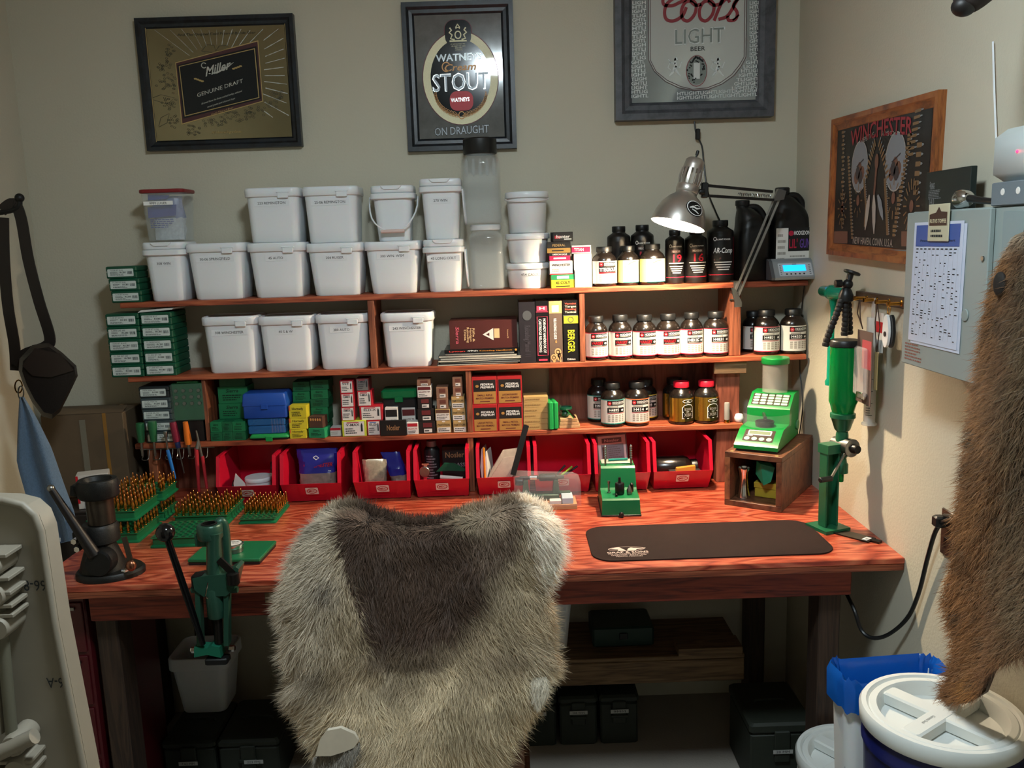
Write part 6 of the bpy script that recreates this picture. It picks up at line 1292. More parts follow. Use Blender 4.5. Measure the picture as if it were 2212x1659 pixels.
for xx, s_ in ((-0.05, 1), (0.052, -1)): ob('end_post', MB().prism([(xx-0.012, 0.02), (xx+0.012, 0.02), (xx+0.007, 0.066), (xx-0.007, 0.066)], 0.002, 0.032), M_mgreen, t)
ob('shaft', MB().lathe([(0.006, -0.07), (0.006, -0.005), (0.011, -0.004), (0.013, 0.0), (0.013, 0.05), (0.008, 0.055), (0.006, 0.08)], 16, (0, 0.017, 0.074), ax='x'), M_blackp, t); ob('cutter_head', MB().lathe([(0.004, -0.04), (0.009, -0.035), (0.009, -0.012), (0.006, -0.008)], 16, (0, 0.017, 0.074), ax='x'), M_chrome, t)
ob('crank_hub', MB().lathe([(0.012, -0.085), (0.014, -0.083), (0.014, -0.06), (0.011, -0.058)], 18, (0, 0.017, 0.062), ax='x'), M_blackp, t)
la, lb_ = P(1108, 1026, y=-0.42), P(1137, 918, y=-0.39); ob('crank_lever', MB().bar(la-t.location, lb_-t.location, 0.018, 0.010, (0, 1, 0)), M_blackp, t, 30)
t.scale = (1, 1, 1)
ch_ = MB()
for i in range(26):
    rn = random.Random(i); ch_.ball((0.20+rn.uniform(0, 0.07), -0.405+rn.uniform(0, 0.025), zt+0.0008), 0.0022, 5, 4)
o = ob('brass_shavings', ch_, M_brass, None, 0); o['kind'] = 'stuff'; tag(o, 'brass shavings scattered on the trimmer board', 'shavings')
cv = MB(); secs = []
for k, (xx, z_) in enumerate(((0.145, 0.10), (0.148, 0.115), (0.24, 0.108), (0.345, 0.102), (0.365, 0.092))):
    z_ += 0.0
    secs.append([(xx, -0.436, 0.012), (xx, -0.437, z_*0.6), (xx, -0.425, z_), (xx, -0.34, z_), (xx, -0.332, z_*0.6), (xx, -0.331, 0.012)])
cv.loft(secs, caps=(0, 1), close=False); tag(ob('clear_cover', cv, mat('thin_clear_film', '#f5f7f7', 0.05, alpha=0.1), None, 30, loc=(0, 0, ZB+0.001)), 'thin clear plastic cover over the case trimmer', 'cover')

# ================================================================== green case preparation centre
M_pgreen = mat('enamel_green', '#15683a', 0.3, spec=0.5)
xa, xb = P(1300, 1112, y=-0.52).x, P(1384, 1112, y=-0.52).x; w = xb-xa; cx = (xa+xb)/2
t = thing('case_prep_centre', 'green stepped case preparation machine with upright tools and brushes', 'machine', (cx, -0.522, ZB), -0.05)
prof = [(0.0, 0.006), (0.006, 0.052), (0.012, 0.057), (0.098, 0.060), (0.104, 0.066), (0.118, 0.128), (0.126, 0.134), (0.205, 0.134), (0.21, 0.128), (0.21, 0.006)]
m_ = MB(); secs = []
for k, (q, ins) in enumerate(((-1, 0.004), (-1, 0), (1, 0), (1, 0.004))):
    secs.append([(q*(w/2-(0.0 if ins == 0 else -0.0)) *(1.0-0.10*min(1, z/0.134)) + (0 if ins == 0 else -q*0.0), y, z) for y, z in prof])
ob('housing', MB().loft([secs[1], secs[2]]), M_pgreen, t, 30); ob('base_plate', MB().box(-w/2-0.002, w/2+0.002, -0.002, 0.212, 0.0005, 0.006, 0, 0.001), M_blackp, t)
ob('thumb_screw', MB().lathe([(0.007, -0.012), (0.008, -0.01), (0.008, 0.0), (0.006, 0.002)], 14, (0.0, -0.002, 0.009), ax='y'), M_blackp, t)
def stub(nm, x, y, z, prof_, mt): ob(nm, MB().lathe(prof_, 16, (x, y, z)), mt, t, 35)
stub('brush_spindle', -w*0.27, 0.07, 0.059, [(0.006, 0), (0.006, 0.003), (0.003, 0.004), (0.003, 0.03), (0.0045, 0.031), (0.0045, 0.04), (0.001, 0.041)], M_steel); stub('trimmer_head', 0.0, 0.055, 0.0595, [(0.014, 0), (0.015, 0.002), (0.015, 0.034), (0.013, 0.037), (0.005, 0.037), (0.004, 0.055), (0.001, 0.055)], M_bottleb)
stub('chamfer_tool', w*0.25, 0.05, 0.0592, [(0.008, 0), (0.009, 0.003), (0.009, 0.014), (0.001, 0.032)], M_steel); stub('reamer', w*0.33, 0.078, 0.0598, [(0.006, 0), (0.006, 0.025), (0.004, 0.027), (0.001, 0.03)], M_bottleb); stub('switch_knob', -w*0.1, 0.03, 0.058, [(0.004, 0), (0.004, 0.008), (0.001, 0.01)], M_bottleb)
for q, nm in ((-0.32, 'neck_brush'), (0.36, 'neck_brush')):
    ob(nm, MB().lathe([(0.003, 0), (0.0035, 0.02)]+[((0.0052 if k % 2 else 0.0036), 0.02+0.004*k) for k in range(12)]+[(0.001, 0.07)], 10, (q*w, 0.135, 0.1345)), M_steel, t, 20)
tr = ob('tool_tray', MB().box(-w*0.42, w*0.42, 0.15, 0.2, 0.1345, 0.139, 0, 0.002), mat('pale_tray', '#9aa595', 0.45), t); ob('tray_tool', MB().tube([(-w*0.22, 0.17, 0.1435), (w*0.3, 0.178, 0.1435)], 0.0042, 8), mat('teal_plastic', '#1c7a6c', 0.35), tr)

# ================================================================== mat, wooden box with the powder dispenser
t = thing('bench_mat', 'thin dark brown rounded bench mat with a white logo', 'mat', (0, 0, ZB))
mx0, mx1, my0, my1 = 0.357, 1.038, -0.908, -0.62
out = rr(mx1-mx0, my1-my0, 0.06, 8, (mx0+mx1)/2, (my0+my1)/2)
ob('pad', MB().loft([[(x, y, 0.0004) for x, y in out], [(x, y, 0.0036) for x, y in out], [(x*1+((mx0+mx1)/2-x)*0.004, y+((my0+my1)/2-y)*0.008, 0.0042) for x, y in out]]), mat('dark_rubber', '#1e1210', 0.9, spec=0.2, var=0.15, vscale=30, bump=0.15, bscale=600), t, 40)
c = P(1353, 1186, z=ZB+0.004); F = Flat((c.x, c.y, 0.0043), (1, 0, 0), (0, 1, 0)); m_ = MB()
d_ring(m_, F, 0, 0, 0.052, 0.017, 0.0016, 0, 1, 40); d_poly(m_, F, [(-0.05, 0.003), (-0.03, 0.011), (-0.02, 0.016), (-0.014, 0.006), (-0.002, -0.014), (-0.026, -0.014), (-0.024, -0.004)], 0, 1); d_poly(m_, F, [(0.0, -0.014), (0.005, 0.002), (0.014, 0.010), (0.022, 0.006), (0.045, 0.003), (0.055, 0.005), (0.055, 0.001), (0.03, -0.004), (0.024, -0.014)], 0, 1)
d_text(m_, F, 'GRAF & SONS', 0.0, -0.032, 0.012, 0, 1, 1, 'C', 0.118); d_text(m_, F, 'THE RELOADING AUTHORITY', 0.0, -0.042, 0.0065, 0, 1, 0, 'C', 0.115); d_text(m_, F, 'GRAFS.COM   800-531-2666', 0.0, -0.0515, 0.0065, 0, 1, 0, 'C', 0.10); d_text(m_, F, 'MEXICO, MISSOURI', 0.0, -0.061, 0.0065, 0, 1, 0, 'C', 0.075)
ob('logo_print', m_, mat('white_mat_print', '#c9b3a8', 0.6), t, 0, fix=False)
W_box = wood('walnut_box', '#3a2014', '#5e3722', '#71482f', (3, 14, 3), 3, 0.5, 5); W_boxf = wood('walnut_end', '#4a2a19', '#764a2e', '#8a5b3a', (4, 4, 4), 3, 0.5, 5)
hb = P(1567, 975, y=-0.435).z-ZB; bw, bd, rz = 0.187, 0.355, -0.602
t = thing('wooden_box', 'open fronted brown wooden box under the green powder dispenser', 'box', (0.8387, -0.4349, ZB+0.0004), rz)
th = 0.018
ob('top_board', MB().box(0, bw, 0, bd, hb-th, hb, 0, 0.001), W_box, t); ob('bottom_board', MB().box(0, bw, 0, bd, 0, th, 0, 0.001), W_box, t)
ob('side_board', MB().box(0, th, 0, bd, th+0.0003, hb-th-0.0003, 0, 0.001), W_boxf, t); ob('side_board', MB().box(bw-th, bw, 0, bd, th+0.0003, hb-th-0.0003, 0, 0.001), W_box, t); ob('back_board', MB().box(th, bw-th, bd-0.012, bd, th+0.0003, hb-th-0.0003), W_box, t)
for q in (0.02, bw-0.02): ob('screw_plug', MB().lathe([(0.006, hb), (0.006, hb+0.0006), (0.001, hb+0.0007)], 12, (q, 0.012, 0)), mat('pale_plug', '#b08a55', 0.6), t, 30)
RB = Matrix.Translation(Vector((0.8387, -0.4349, ZB+0.0004))) @ Matrix.Rotation(rz, 4, 'Z')
def inbox(x, y, z): return RB @ Vector((x, y, z))
o = ob('steel_stand', MB().lathe([(0.022, 0), (0.022, 0.004), (0.016, 0.03), (0.013, 0.06), (0.016, 0.085), (0.021, 0.098), (0.021, 0.102), (0.019, 0.102), (0.012, 0.07), (0.001, 0.065)], 24), M_chrome, None, 50, loc=inbox(0.048, 0.05, th+0.0004)); tag(o, 'hourglass shaped chrome powder funnel stand inside the wooden box', 'stand')
o = ob('yellow_tray', MB().box(-0.042, 0.042, 0, 0.05, 0, 0.03, 0, 0.002).box(-0.045, 0.045, -0.001, 0.052, 0.03, 0.05, 0, 0.002), mat('dull_yellow_plastic', '#a8902a', 0.4), None, 30, loc=inbox(0.118, 0.075, th+0.0004), rz=rz); tag(o, 'yellow plastic tray inside the wooden box', 'tray')
m_ = MB(); pts = [(-0.03, 0, 0.075), (-0.012, -0.014, 0.07), (0.0, -0.018, 0.0), (0.022, -0.012, 0.014), (0.03, 0.0, 0.06), (0.012, 0.01, 0.072), (-0.034, 0.004, 0.03)]
m_.add(pts, [(0, 1, 6), (1, 2, 6), (1, 3, 2), (1, 4, 3), (0, 5, 1), (5, 4, 1), (0, 6, 5), (6, 2, 3), (6, 3, 5), (3, 4, 5)]); o = ob('green_funnel', m_, mat('green_funnel_plastic', '#1d7a58', 0.35), None, 0, loc=inbox(0.118, 0.055, th+0.053), rz=rz); tag(o, 'folded green plastic funnel resting on the yellow tray', 'funnel')
# powder dispenser
DG = mat('dispenser_green', '#0c7431', 0.32); DGd = mat('dispenser_side', '#4a7a50', 0.42)
dw = 0.142
zb = ZB+0.0004+hb+0.0004
t = thing('powder_dispenser', 'green electronic powder dispenser with keypad and clear tube on the wooden box', 'dispenser', inbox(0.022, 0.022, hb+0.0006), rz+0.06)
prof = [(0.0, 0.008), (0.0, 0.02), (0.012, 0.030), (0.072, 0.062), (0.085, 0.064), (0.155, 0.066), (0.158, 0.115), (0.165, 0.122), (0.215, 0.158), (0.225, 0.160), (0.285, 0.160), (0.29, 0.15), (0.29, 0.008)]
m_ = MB(); m_.loft([[(0, y, z) for y, z in prof], [(dw, y, z) for y, z in prof]]); ob('housing', m_, DG, t, 25)
ob('base_foot', MB().box(0.006, dw-0.006, 0.008, 0.28, 0, 0.0078), M_blackp, t)
F = Flat((dw/2, 0.012, 0.030), (1, 0, 0), (0, 0.060, 0.032)); F.o = F.o+F.n*0.0002
m_ = MB(); d_poly(m_, F, [(x, y+0.034) for x, y in rr(0.098, 0.058, 0.003, 2)], 0, 1); d_poly(m_, F, [(x, y+0.048) for x, y in rr(0.076, 0.024, 0.003, 2)], 1, 2); d_rect(m_, F, -0.034, 0.034, 0.040, 0.056, 2, 3); d_rect(m_, F, -0.04, -0.02, 0.031, 0.034, 1, 2)
for i in range(4): d_ell(m_, F, -0.036+i*0.024, 0.018, 0.009, 0.0085, 3, 2, 16)
ob('display_panel', m_, [mat('panel_brown_black', '#2a1712', 0.35), M_lab, mat('lcd_grey', '#6f7a63', 0.25), mat('pale_green_key', '#8fd0a0', 0.4)], t, 0, fix=False)
F = Flat((dw/2, 0.165, 0.122), (1, 0, 0), (0, 0.050, 0.036)); F.o = F.o+F.n*0.0002; m_ = MB(); d_poly(m_, F, [(x, y+0.031) for x, y in rr(0.124, 0.054, 0.003, 2)], 0, 1); kp = ob('keypad', m_, mat('panel_brown_black', '#2a1712'), t, 0, fix=False)
for r in range(4):
    for c in range(5):
        m_ = MB(); d_poly(m_, F, [(x-0.048+c*0.024, y+0.012+r*0.0128) for x, y in rr(0.020, 0.0095, 0.0015 if c > 2 else 0.004, 2)], 0, 3); ob('key', m_, mat('pale_green_key', '#8fd0a0'), kp, 0, fix=False)
ob('powder_tube', MB().lathe([(0.043, 0.1605), (0.043, 0.262), (0.0415, 0.262), (0.0415, 0.162)], 32, (dw/2, 0.243, 0)), mat('clear_tube', '#d9d4cc', 0.05, alpha=0.12), t, 50); ob('tube_cap', MB().lathe([(0.046, 0.258), (0.047, 0.26), (0.047, 0.276), (0.044, 0.279), (0.001, 0.279)], 32, (dw/2, 0.243, 0)), DG, t, 40)
ob('weighing_pan', MB().lathe([(0.022, 0.067), (0.03, 0.068), (0.031, 0.082), (0.029, 0.082), (0.028, 0.072), (0.001, 0.071)], 28, (dw/2, 0.112, 0)), M_bottleb, t, 40); ob('drop_tube', MB().tube([(dw/2-0.02, 0.17, 0.098), (dw/2, 0.118, 0.09)], 0.006, 10), M_steel, t)
cv = MB(); arc = [(dw/2+(dw/2+0.008)*math.cos(a), 0.145-0.085*math.sin(a)) for a in [PI*i/14 for i in range(15)]]
cv.loft([[(x, y, 0.0665) for x, y in arc], [(x, y, 0.108) for x, y in arc]], caps=(0, 0), close=False); ob('wind_shield', cv, mat('clear_shield', '#e0e4dc', 0.05, alpha=0.14), t, 40)
ob('side_knob', MB().lathe([(0.016, 0), (0.017, 0.002), (0.017, 0.006), (0.001, 0.007)], 18, (dw, 0.262, 0.045), ax='x'), DGd, t)

# ================================================================== powder measure on its stand
M_sg = mat('stand_green', '#1c5a3c', 0.35, 0.1); M_hop = mat('clear_green_plastic', '#0aa04c', 0.12, trans=0.55, ior=1.3, spec=0.5)
t = thing('powder_measure', 'green powder measure with tall clear green hopper on a bench stand', 'powder measure', (1.083, -0.70, ZB+0.0004), 0.35)
ob('base_plate', MB().prism([(-0.045, -0.045), (0.045, -0.045), (0.045, 0.045), (-0.045, 0.045)], 0, 0.010, 'z'), M_sg, t, 20)
for sx in (-0.024, 0.018): ob('upright', MB().box(sx, sx+0.006, -0.016, 0.016, 0.0102, 0.255, 0, 0.001), M_sg, t, 20)
ob('web', MB().box(-0.018, 0.018, 0.006, 0.012, 0.0102, 0.235), M_sg, t)
hz = 0.255
ob('top_bracket', MB().prism([(-0.026, 0.235), (0.026, 0.235), (0.05, 0.252), (0.05, 0.262), (-0.026, 0.262)], -0.022, 0.022), M_sg, t, 20)
hx = 0.043
for nm, pr_, mt in (('drop_tube', [(0.007, 0.14), (0.0085, 0.142), (0.0085, 0.165)], M_hop), ('lower_collar', [(0.012, 0.165), (0.020, 0.168), (0.020, 0.195), (0.016, 0.20), (0.014, 0.216)], M_sg), ('casting', [(0.016, 0.2165), (0.018, 0.22), (0.018, 0.285), (0.016, 0.295)], M_sg), ('hopper_collar', [(0.017, 0.2955), (0.022, 0.30), (0.033, 0.335), (0.036, 0.337), (0.036, 0.349), (0.033, 0.351)], M_sg)):
    ob(nm, MB().lathe(pr_, 28, (hx, 0, 0)), mt, t, 40)
ob('drum', MB().lathe([(0.024, -0.046), (0.027, -0.044), (0.027, -0.024), (0.022, -0.022), (0.022, 0.03), (0.018, 0.034)], 32, (hx, 0, 0.252), ax='y'), M_steel, t, 40); ob('metering_screw', MB().lathe([(0.012, -0.066), (0.014, -0.062), (0.014, -0.047), (0.001, -0.047)], 20, (hx, 0, 0.252), ax='y'), M_bottleb, t, 40)
ob('handle_bar', MB().bar((hx-0.014, -0.036, 0.246), (hx-0.07, -0.04, 0.172), 0.007, 0.004, (0, 1, 0)), M_steel, t, 20); ob('handle_knob', MB().lathe([(0.006, -0.042), (0.008, -0.04), (0.008, 0.0), (0.006, 0.002)], 14, (hx-0.072, -0.042, 0.17), ax='x'), M_blackp, t, 40)
Rh = 0.041
ob('hopper', MB().lathe([(0.030, 0.3515), (0.031, 0.353), (Rh-0.004, 0.377), (Rh, 0.386), (Rh, 0.548), (Rh-0.0025, 0.548), (Rh-0.0025, 0.387), (0.028, 0.354)], 40, (hx, 0, 0)), M_hop, t, 40)
bf = MB(); bf.prism([(-0.022, 0.372), (0.022, 0.372), (0.012, 0.392), (0.0, 0.384), (-0.014, 0.396)], -0.004, 0.004); bf.xf(Matrix.Translation(Vector((hx, 0, 0)))); ob('baffle', bf, M_blackp, t, 0)
ob('hopper_lid', MB().lathe([(Rh+0.001, 0.5485), (Rh+0.003, 0.550), (Rh+0.003, 0.564), (Rh, 0.568), (0.001, 0.568)], 40, (hx, 0, 0)), M_blackp, t, 40)
HOP = Matrix.Translation(t.location) @ Matrix.Rotation(0.35, 4, 'Z') @ Vector((hx, 0, 0.5685))
# flexible tripod standing on the lid
t = thing('flexible_tripod', 'black flexible tripod with segmented legs standing on the powder hopper', 'tripod', HOP)
top = Vector((-0.004, 0, 0.118))
def segleg(pts, nm='leg'):
    pts = spline(pts, 5); prof_p, prof_r = [], []
    L = [0.0]
    for a, b in zip(pts, pts[1:]): L.append(L[-1]+(b-a).length)
    n = int(L[-1]/0.0125); pp, rs = [], []
    def at(s_):
        for i in range(len(pts)-1):
            if s_ <= L[i+1] or i == len(pts)-2: k = (s_-L[i])/max(1e-9, L[i+1]-L[i]); return pts[i].lerp(pts[i+1], k)
    for i in range(n):
        s0 = L[-1]*i/n; d_ = L[-1]/n
        for f, r in ((0.02, 0.0078), (0.2, 0.0102), (0.6, 0.0102), (0.95, 0.0085)): pp.append(at(s0+d_*f)); rs.append(r)
    m_ = MB().tube(pp, rs, 10); return ob(nm, m_, M_rub, t, 40)
M_rub = mat('soft_black_rubber', '#1b1714', 0.6)
segleg([top+Vector((-0.012, -0.004, 0)), top+Vector((-0.024, -0.012, -0.03)), (-0.052, -0.022, 0.035), (-0.064, -0.026, 0.002), (-0.068, -0.027, -0.016)])
segleg([top, (-0.006, -0.012, 0.06), (-0.010, -0.016, 0.012)]); segleg([top+Vector((0.01, 0.006, 0)), (0.014, 0.012, 0.06), (0.018, 0.014, 0.012)])
ob('hub', MB().lathe([(0.008, 0.108), (0.02, 0.112), (0.021, 0.128), (0.016, 0.142), (0.01, 0.15)], 20, (-0.002, 0, 0)), M_blackp, t, 40); ob('ball_head', MB().ball((0.002, 0, 0.160), 0.015, 16, 8), M_blackp, t, 50)
ob('lock_knob', MB().lathe([(0.005, -0.03), (0.011, -0.028), (0.011, -0.01), (0.005, -0.008)], 12, (-0.006, 0, 0.163), ax='x'), M_blackp, t, 30); ob('neck', MB().tube([(0.004, 0, 0.168), (0.010, 0, 0.19)], 0.009, 12), M_blackp, t)
q = MB().lathe([(0.020, 0.0), (0.024, 0.002), (0.024, 0.007), (0.02, 0.009), (0.001, 0.009)], 24); q.xf(Matrix.Translation(Vector((0.012, 0, 0.189))) @ Matrix.Rotation(0.35, 4, 'Y')); ob('mount_plate', q, M_blackp, t, 40)
# plastic sleeve of small parts at the bench end
t = thing('parts_sleeve', 'flat black and clear plastic parts sleeve with white tag at the bench end', 'packet', (1.135, -0.78, ZB+0.0004), -0.9)
ob('sleeve', MB().box(-0.06, 0.05, -0.022, 0.022, 0, 0.004).box(0.05, 0.075, -0.01, 0.01, 0, 0.006), mat('black_film', '#17120f', 0.25), t); ob('clear_flap', MB().box(-0.10, -0.06, -0.024, 0.024, 0.001, 0.003), M_env, t); m_ = MB(); F = Flat((0.035, 0, 0.0041), (1, 0, 0), (0, 1, 0)); d_rect(m_, F, -0.008, 0.008, -0.018, 0.012, 0, 1); d_text(m_, F, '30', 0, -0.006, 0.006, 1, 2); ob('tag', m_, [M_white, M_black], t, 0, fix=False)

# ================================================================== loading blocks with cartridges
M_lb = mat('loading_block_green', '#0c5f38', 0.42)
M_hole = mat('block_hole', '#062a1a', 0.7)
cart_mesh = None
def cartridge_proto():
    m_ = MB(); m_.lathe([(0.0048, 0), (0.006, 0.001), (0.006, 0.003), (0.0054, 0.004), (0.006, 0.005), (0.0057, 0.04), (0.0042, 0.045), (0.0041, 0.054)], 10, m=0)
    m_.lathe([(0.0039, 0.0535), (0.0039, 0.058), (0.003, 0.066), (0.0014, 0.073), (0.0003, 0.075)], 10, m=1)
    me = bpy.data.meshes.new('cartridge'); me.from_pydata(m_.v, [], m_.f); me.materials.append(M_brass); me.materials.append(mat('copper_bullet', '#b87a48', 0.22, 1.0)); me.polygons.foreach_set('material_index', m_.m)
    me.polygons.foreach_set('use_smooth', [True]*len(me.polygons)); me.set_sharp_from_angle(angle=0.7); return me
CM = cartridge_proto(); NCART = 0
def block(label, clabel, x0, x1, y0, y1, z0, nx, ny, fill, h=0.03, group=None, flat=False, cz=0.006):
    """moulded tray: plate with a grid of holes, skirt with feet; cartridges stand in some of the holes"""
    global NCART
    t = thing('loading_block', label, 'loading block', ((x0+x1)/2, (y0+y1)/2, z0+0.0004), 0, 'green loading blocks'); w, d = x1-x0, y1-y0
    S = lambda a, b, z: [(x, y, z) for x, y in rr(a, b, 0.006, 2)]
    ob('tray', MB().loft([S(w, d, 0), S(w, d, 0.004), S(w-0.012, d-0.012, 0.008), S(w-0.012, d-0.012, h-0.004), S(w-0.004, d-0.004, h-0.002), S(w-0.004, d-0.004, h)]), M_lb, t, 30)
    hl = MB(); F = Flat((0, 0, h), (1, 0, 0), (0, 1, 0)); rims = MB()
    for i in range(nx):
        for j in range(ny):
            px, py = -w/2+w*(i+0.5)/nx, -d/2+d*(j+0.5)/ny
            d_ell(hl, F, px, py, 0.0066, 0.0066, 0, 1, 10)
            if i < nx-1 and j < ny-1: rims.box(px+w/nx/2-0.0035, px+w/nx/2+0.0035, py+d/ny/2-0.0035, py+d/ny/2+0.0035, h, h+0.005)
    o = ob('hole_grid', hl, M_hole, t, 0, fix=False); o['kind'] = 'stuff'
    o = ob('peg_grid', rims, M_lb, t, 0); o['kind'] = 'stuff'
    for i in range(nx):
        for j in range(ny):
            if not fill(i, j): continue
            px, py = -w/2+w*(i+0.5)/nx, -d/2+d*(j+0.5)/ny; rn = random.Random(i*31+j*7+int(x0*1000))
            c = bpy.data.objects.new('cartridge', CM); C.objects.link(c); c.location = ((x0+x1)/2+px, (y0+y1)/2+py, z0+h+0.0008); c.rotation_euler = (rn.uniform(-.03, .03), rn.uniform(-.03, .03), 0); c.scale = (0.8, 0.8, 0.52)
            tag(c, clabel, 'cartridge', group or clabel); NCART += 1
    return t
hA = 0.03
block('green loading block under another one, beside the black sizing press', 'brass cartridge standing in the lower block beside the black press', -1.178, -1.02, -0.615, -0.425, ZB, 7, 8, lambda i, j: i == 6 or j == 0 and i > 2, hA)
block('full green loading block stacked beside the black sizing press', 'brass cartridge in the full upper block beside the black press', -1.18, -1.022, -0.612, -0.422, ZB+hA+0.0402, 7, 8, lambda i, j: True, hA)
block('green loading block at the bottom of the rear stack of blocks', 'brass cartridge in the lower block of the rear stack', -1.178, -1.02, -0.405, -0.275, ZB, 7, 5, lambda i, j: i == 6, hA)
block('green loading block with scattered cartridges on the rear stack', 'brass cartridge in the half empty block on the rear stack', -1.178, -1.016, -0.405, -0.272, ZB+hA+0.0402, 7, 6, lambda i, j: (i*5+j*3) % 4 != 0 and not (2 < i < 5 and 1 < j < 4), hA)
block('green loading block full of cartridges between the empty block and the bins', 'brass cartridge in the block between empty block and bins', -0.975, -0.79, -0.462, -0.268, ZB, 8, 7, lambda i, j: j < 6 or i in (0, 2, 5, 7), hA)
block('empty green loading block behind the green press', 'none', -0.966, -0.81, -0.668, -0.50, ZB, 7, 7, lambda i, j: False, hA)
block('green loading block with empty front rows beside the red bin', 'brass cartridge in the block with empty front rows', -0.758, -0.635, -0.47, -0.278, ZB, 7, 8, lambda i, j: j > 1, 0.016)
for o in list(C.objects):
    if o.get('label') == 'none': bpy.data.objects.remove(o)
# green flat plate with a tin
a, b_ = P(415, 1222, z=ZB), P(585, 1180, z=ZB)
t = thing('green_box', 'flat green plastic box lid lying on the bench with a tin on it', 'box', (-0.685, -0.755, ZB+0.0004), -0.06); ob('lid', MB().box(-0.105, 0.105, -0.075, 0.075, 0.008, 0.018, 0, 0.002), M_lb, t); ob('tray', MB().box(-0.103, 0.103, -0.073, 0.073, 0, 0.0078), M_blackp, t)
c = P(505, 1190, z=ZB+0.02); t = thing('lube_tin', 'round steel tin with white lettered lid on the flat green box', 'tin', (c.x, c.y, ZB+0.0188)); ob('can', MB().lathe([(0.027, 0), (0.028, 0.001), (0.028, 0.013), (0.0285, 0.0135)], 28), M_steel, t, 40); ob('lid', MB().lathe([(0.0295, 0.0136), (0.03, 0.015), (0.03, 0.023), (0.028, 0.025), (0.001, 0.025)], 28), M_chrome, t, 40)
m_ = MB(); F = Flat((0, 0, 0.0252), (1, 0, 0), (0, 1, 0)); d_ell(m_, F, 0, 0, 0.024, 0.024, 0, 1, 24); d_text(m_, F, 'IMPERIAL', 0, 0.004, 0.007, 1, 2, 1, 'C', 0.034); d_text(m_, F, 'SIZING DIE WAX', 0, -0.008, 0.004, 1, 2, 1, 'C', 0.036); ob('lid_print', m_, [M_lab, M_black], t, 0, fix=False)

# ================================================================== green reloading press bolted to the bench front
M_press = mat('press_green', '#254a3b', 0.35, 0.25, var=0.12, vscale=25, bump=0.15, bscale=400); M_dark = mat('oiled_dark_steel', '#1d1a18', 0.35, 0.6)
yp = -0.985; org = P(465, 1262, y=yp)
t = thing('reloading_press', 'green cast iron reloading press with a black ball handle at the bench front', 'press', org)
q = lambda x, y, yy=yp: P(320+x*0.217, 1100+y*0.217, y=yy)-org
# frame: front column, top ring, curved rear arm, base casting
ob('front_column', MB().tube([q(690, 1000, yp), q(660, 700, yp), q(655, 300, yp), q(655, 230, yp)], [0.022, 0.021, 0.019, 0.022], 16), M_press, t, 40)
c = q(612, 190, yp+0.01); ob('top_ring', MB().lathe([(0.030, -0.028), (0.033, -0.024), (0.033, 0.008), (0.030, 0.012), (0.021, 0.012), (0.020, -0.028)], 28, c), M_press, t, 40); ob('die_bushing', MB().lathe([(0.0205, -0.02), (0.0205, 0.014), (0.016, 0.0145), (0.015, -0.018)], 24, c), M_dark, t, 40)
ob('lug', MB().box(-0.02, 0.016, -0.012, 0.012, -0.026, 0.01, 0, 0.003).xf(Matrix.Translation(q(548, 270, yp+0.012))), M_press, t, 30)
rear = spline([q(650, 190, yp+0.03), q(720, 120, yp+0.04), q(760, 180, yp+0.045), q(775, 330, yp+0.045), q(790, 560, yp+0.05), q(770, 680, yp+0.045)], 5); ob('rear_arm', MB().tube(rear, 0.0125, 12), M_press, t, 50)
ob('base_casting', MB().prism([(-0.055, 0.022), (-0.02, 0.028), (0.03, 0.03), (0.062, 0.05), (0.07, 0.044), (0.052, -0.012), (0.03, -0.03), (-0.03, -0.03), (-0.052, -0.01)], -0.022, 0.029).xf(Matrix.Translation(q(680, 730, yp))), M_press, t, 25)
ob('ram_sleeve', MB().lathe([(0.022, -0.06), (0.024, -0.056), (0.024, 0.02), (0.022, 0.024)], 24, q(665, 860, yp)), M_press, t, 40)
ob('primer_arm', MB().bar(q(705, 500, yp-0.012), q(850, 640, yp-0.02), 0.018, 0.008, (0, 1, 0)), M_dark, t, 25); ob('primer_cup', MB().lathe([(0.012, -0.02), (0.017, -0.016), (0.017, 0.012), (0.012, 0.016)], 18, q(845, 680, yp-0.02)), M_dark, t, 40)
ob('shell_tray', MB().box(-0.018, 0.014, -0.015, 0.02, -0.022, 0.016, 0, 0.004).xf(Matrix.Translation(q(510, 700, yp-0.005))), M_dark, t, 30)
ob('spring_clip', MB().tube([q(595, 730, yp-0.03), q(570, 860, yp-0.03), q(590, 890, yp-0.03)], 0.0015, 6), M_chrome, t)
for x0_, x1_ in ((505, 525), (790, 790)):
    ob('side_link', MB().bar(q(x0_, 800, yp-0.004), q(x1_, 1340, yp-0.004), 0.013, 0.026, (0, 1, 0)), M_press, t, 25)
    ob('link_pin', MB().lathe([(0.009, -0.014), (0.009, 0.014)], 14, q(x0_-20 if x0_ < 600 else x0_+50, 800, yp-0.004), ax='x'), M_press, t)
ob('ram', MB().tube([q(690, 1045, yp), q(705, 1330, yp)], 0.0115, 16), M_dark, t)
ob('toggle_block', MB().prism([(-0.036, -0.012), (-0.034, 0.016), (0.0, 0.012), (0.012, 0.020), (0.034, 0.014), (0.036, -0.016), (0.0, -0.006)], -0.02, 0.018).xf(Matrix.Translation(q(612, 1395, yp))), mat('toggle_green', '#1f6a52', 0.3, 0.2), t, 25)
for x_, L in ((450, 0.012), (835, 0.016)): ob('toggle_bolt', MB().lathe([(0.0075, -L/2), (0.0085, -L/2+0.002), (0.0085, L/2-0.002), (0.0075, L/2)], 6, q(x_, 1400 if x_ < 600 else 1385, yp), ax='x'), M_chrome, t, 20)
ob('spent_primer_catcher', MB().box(-0.03, 0.03, -0.015, 0.02, -0.012, 0.006, 0, 0.003).xf(Matrix.Translation(q(690, 1490, yp-0.005))), M_blackp, t, 30)
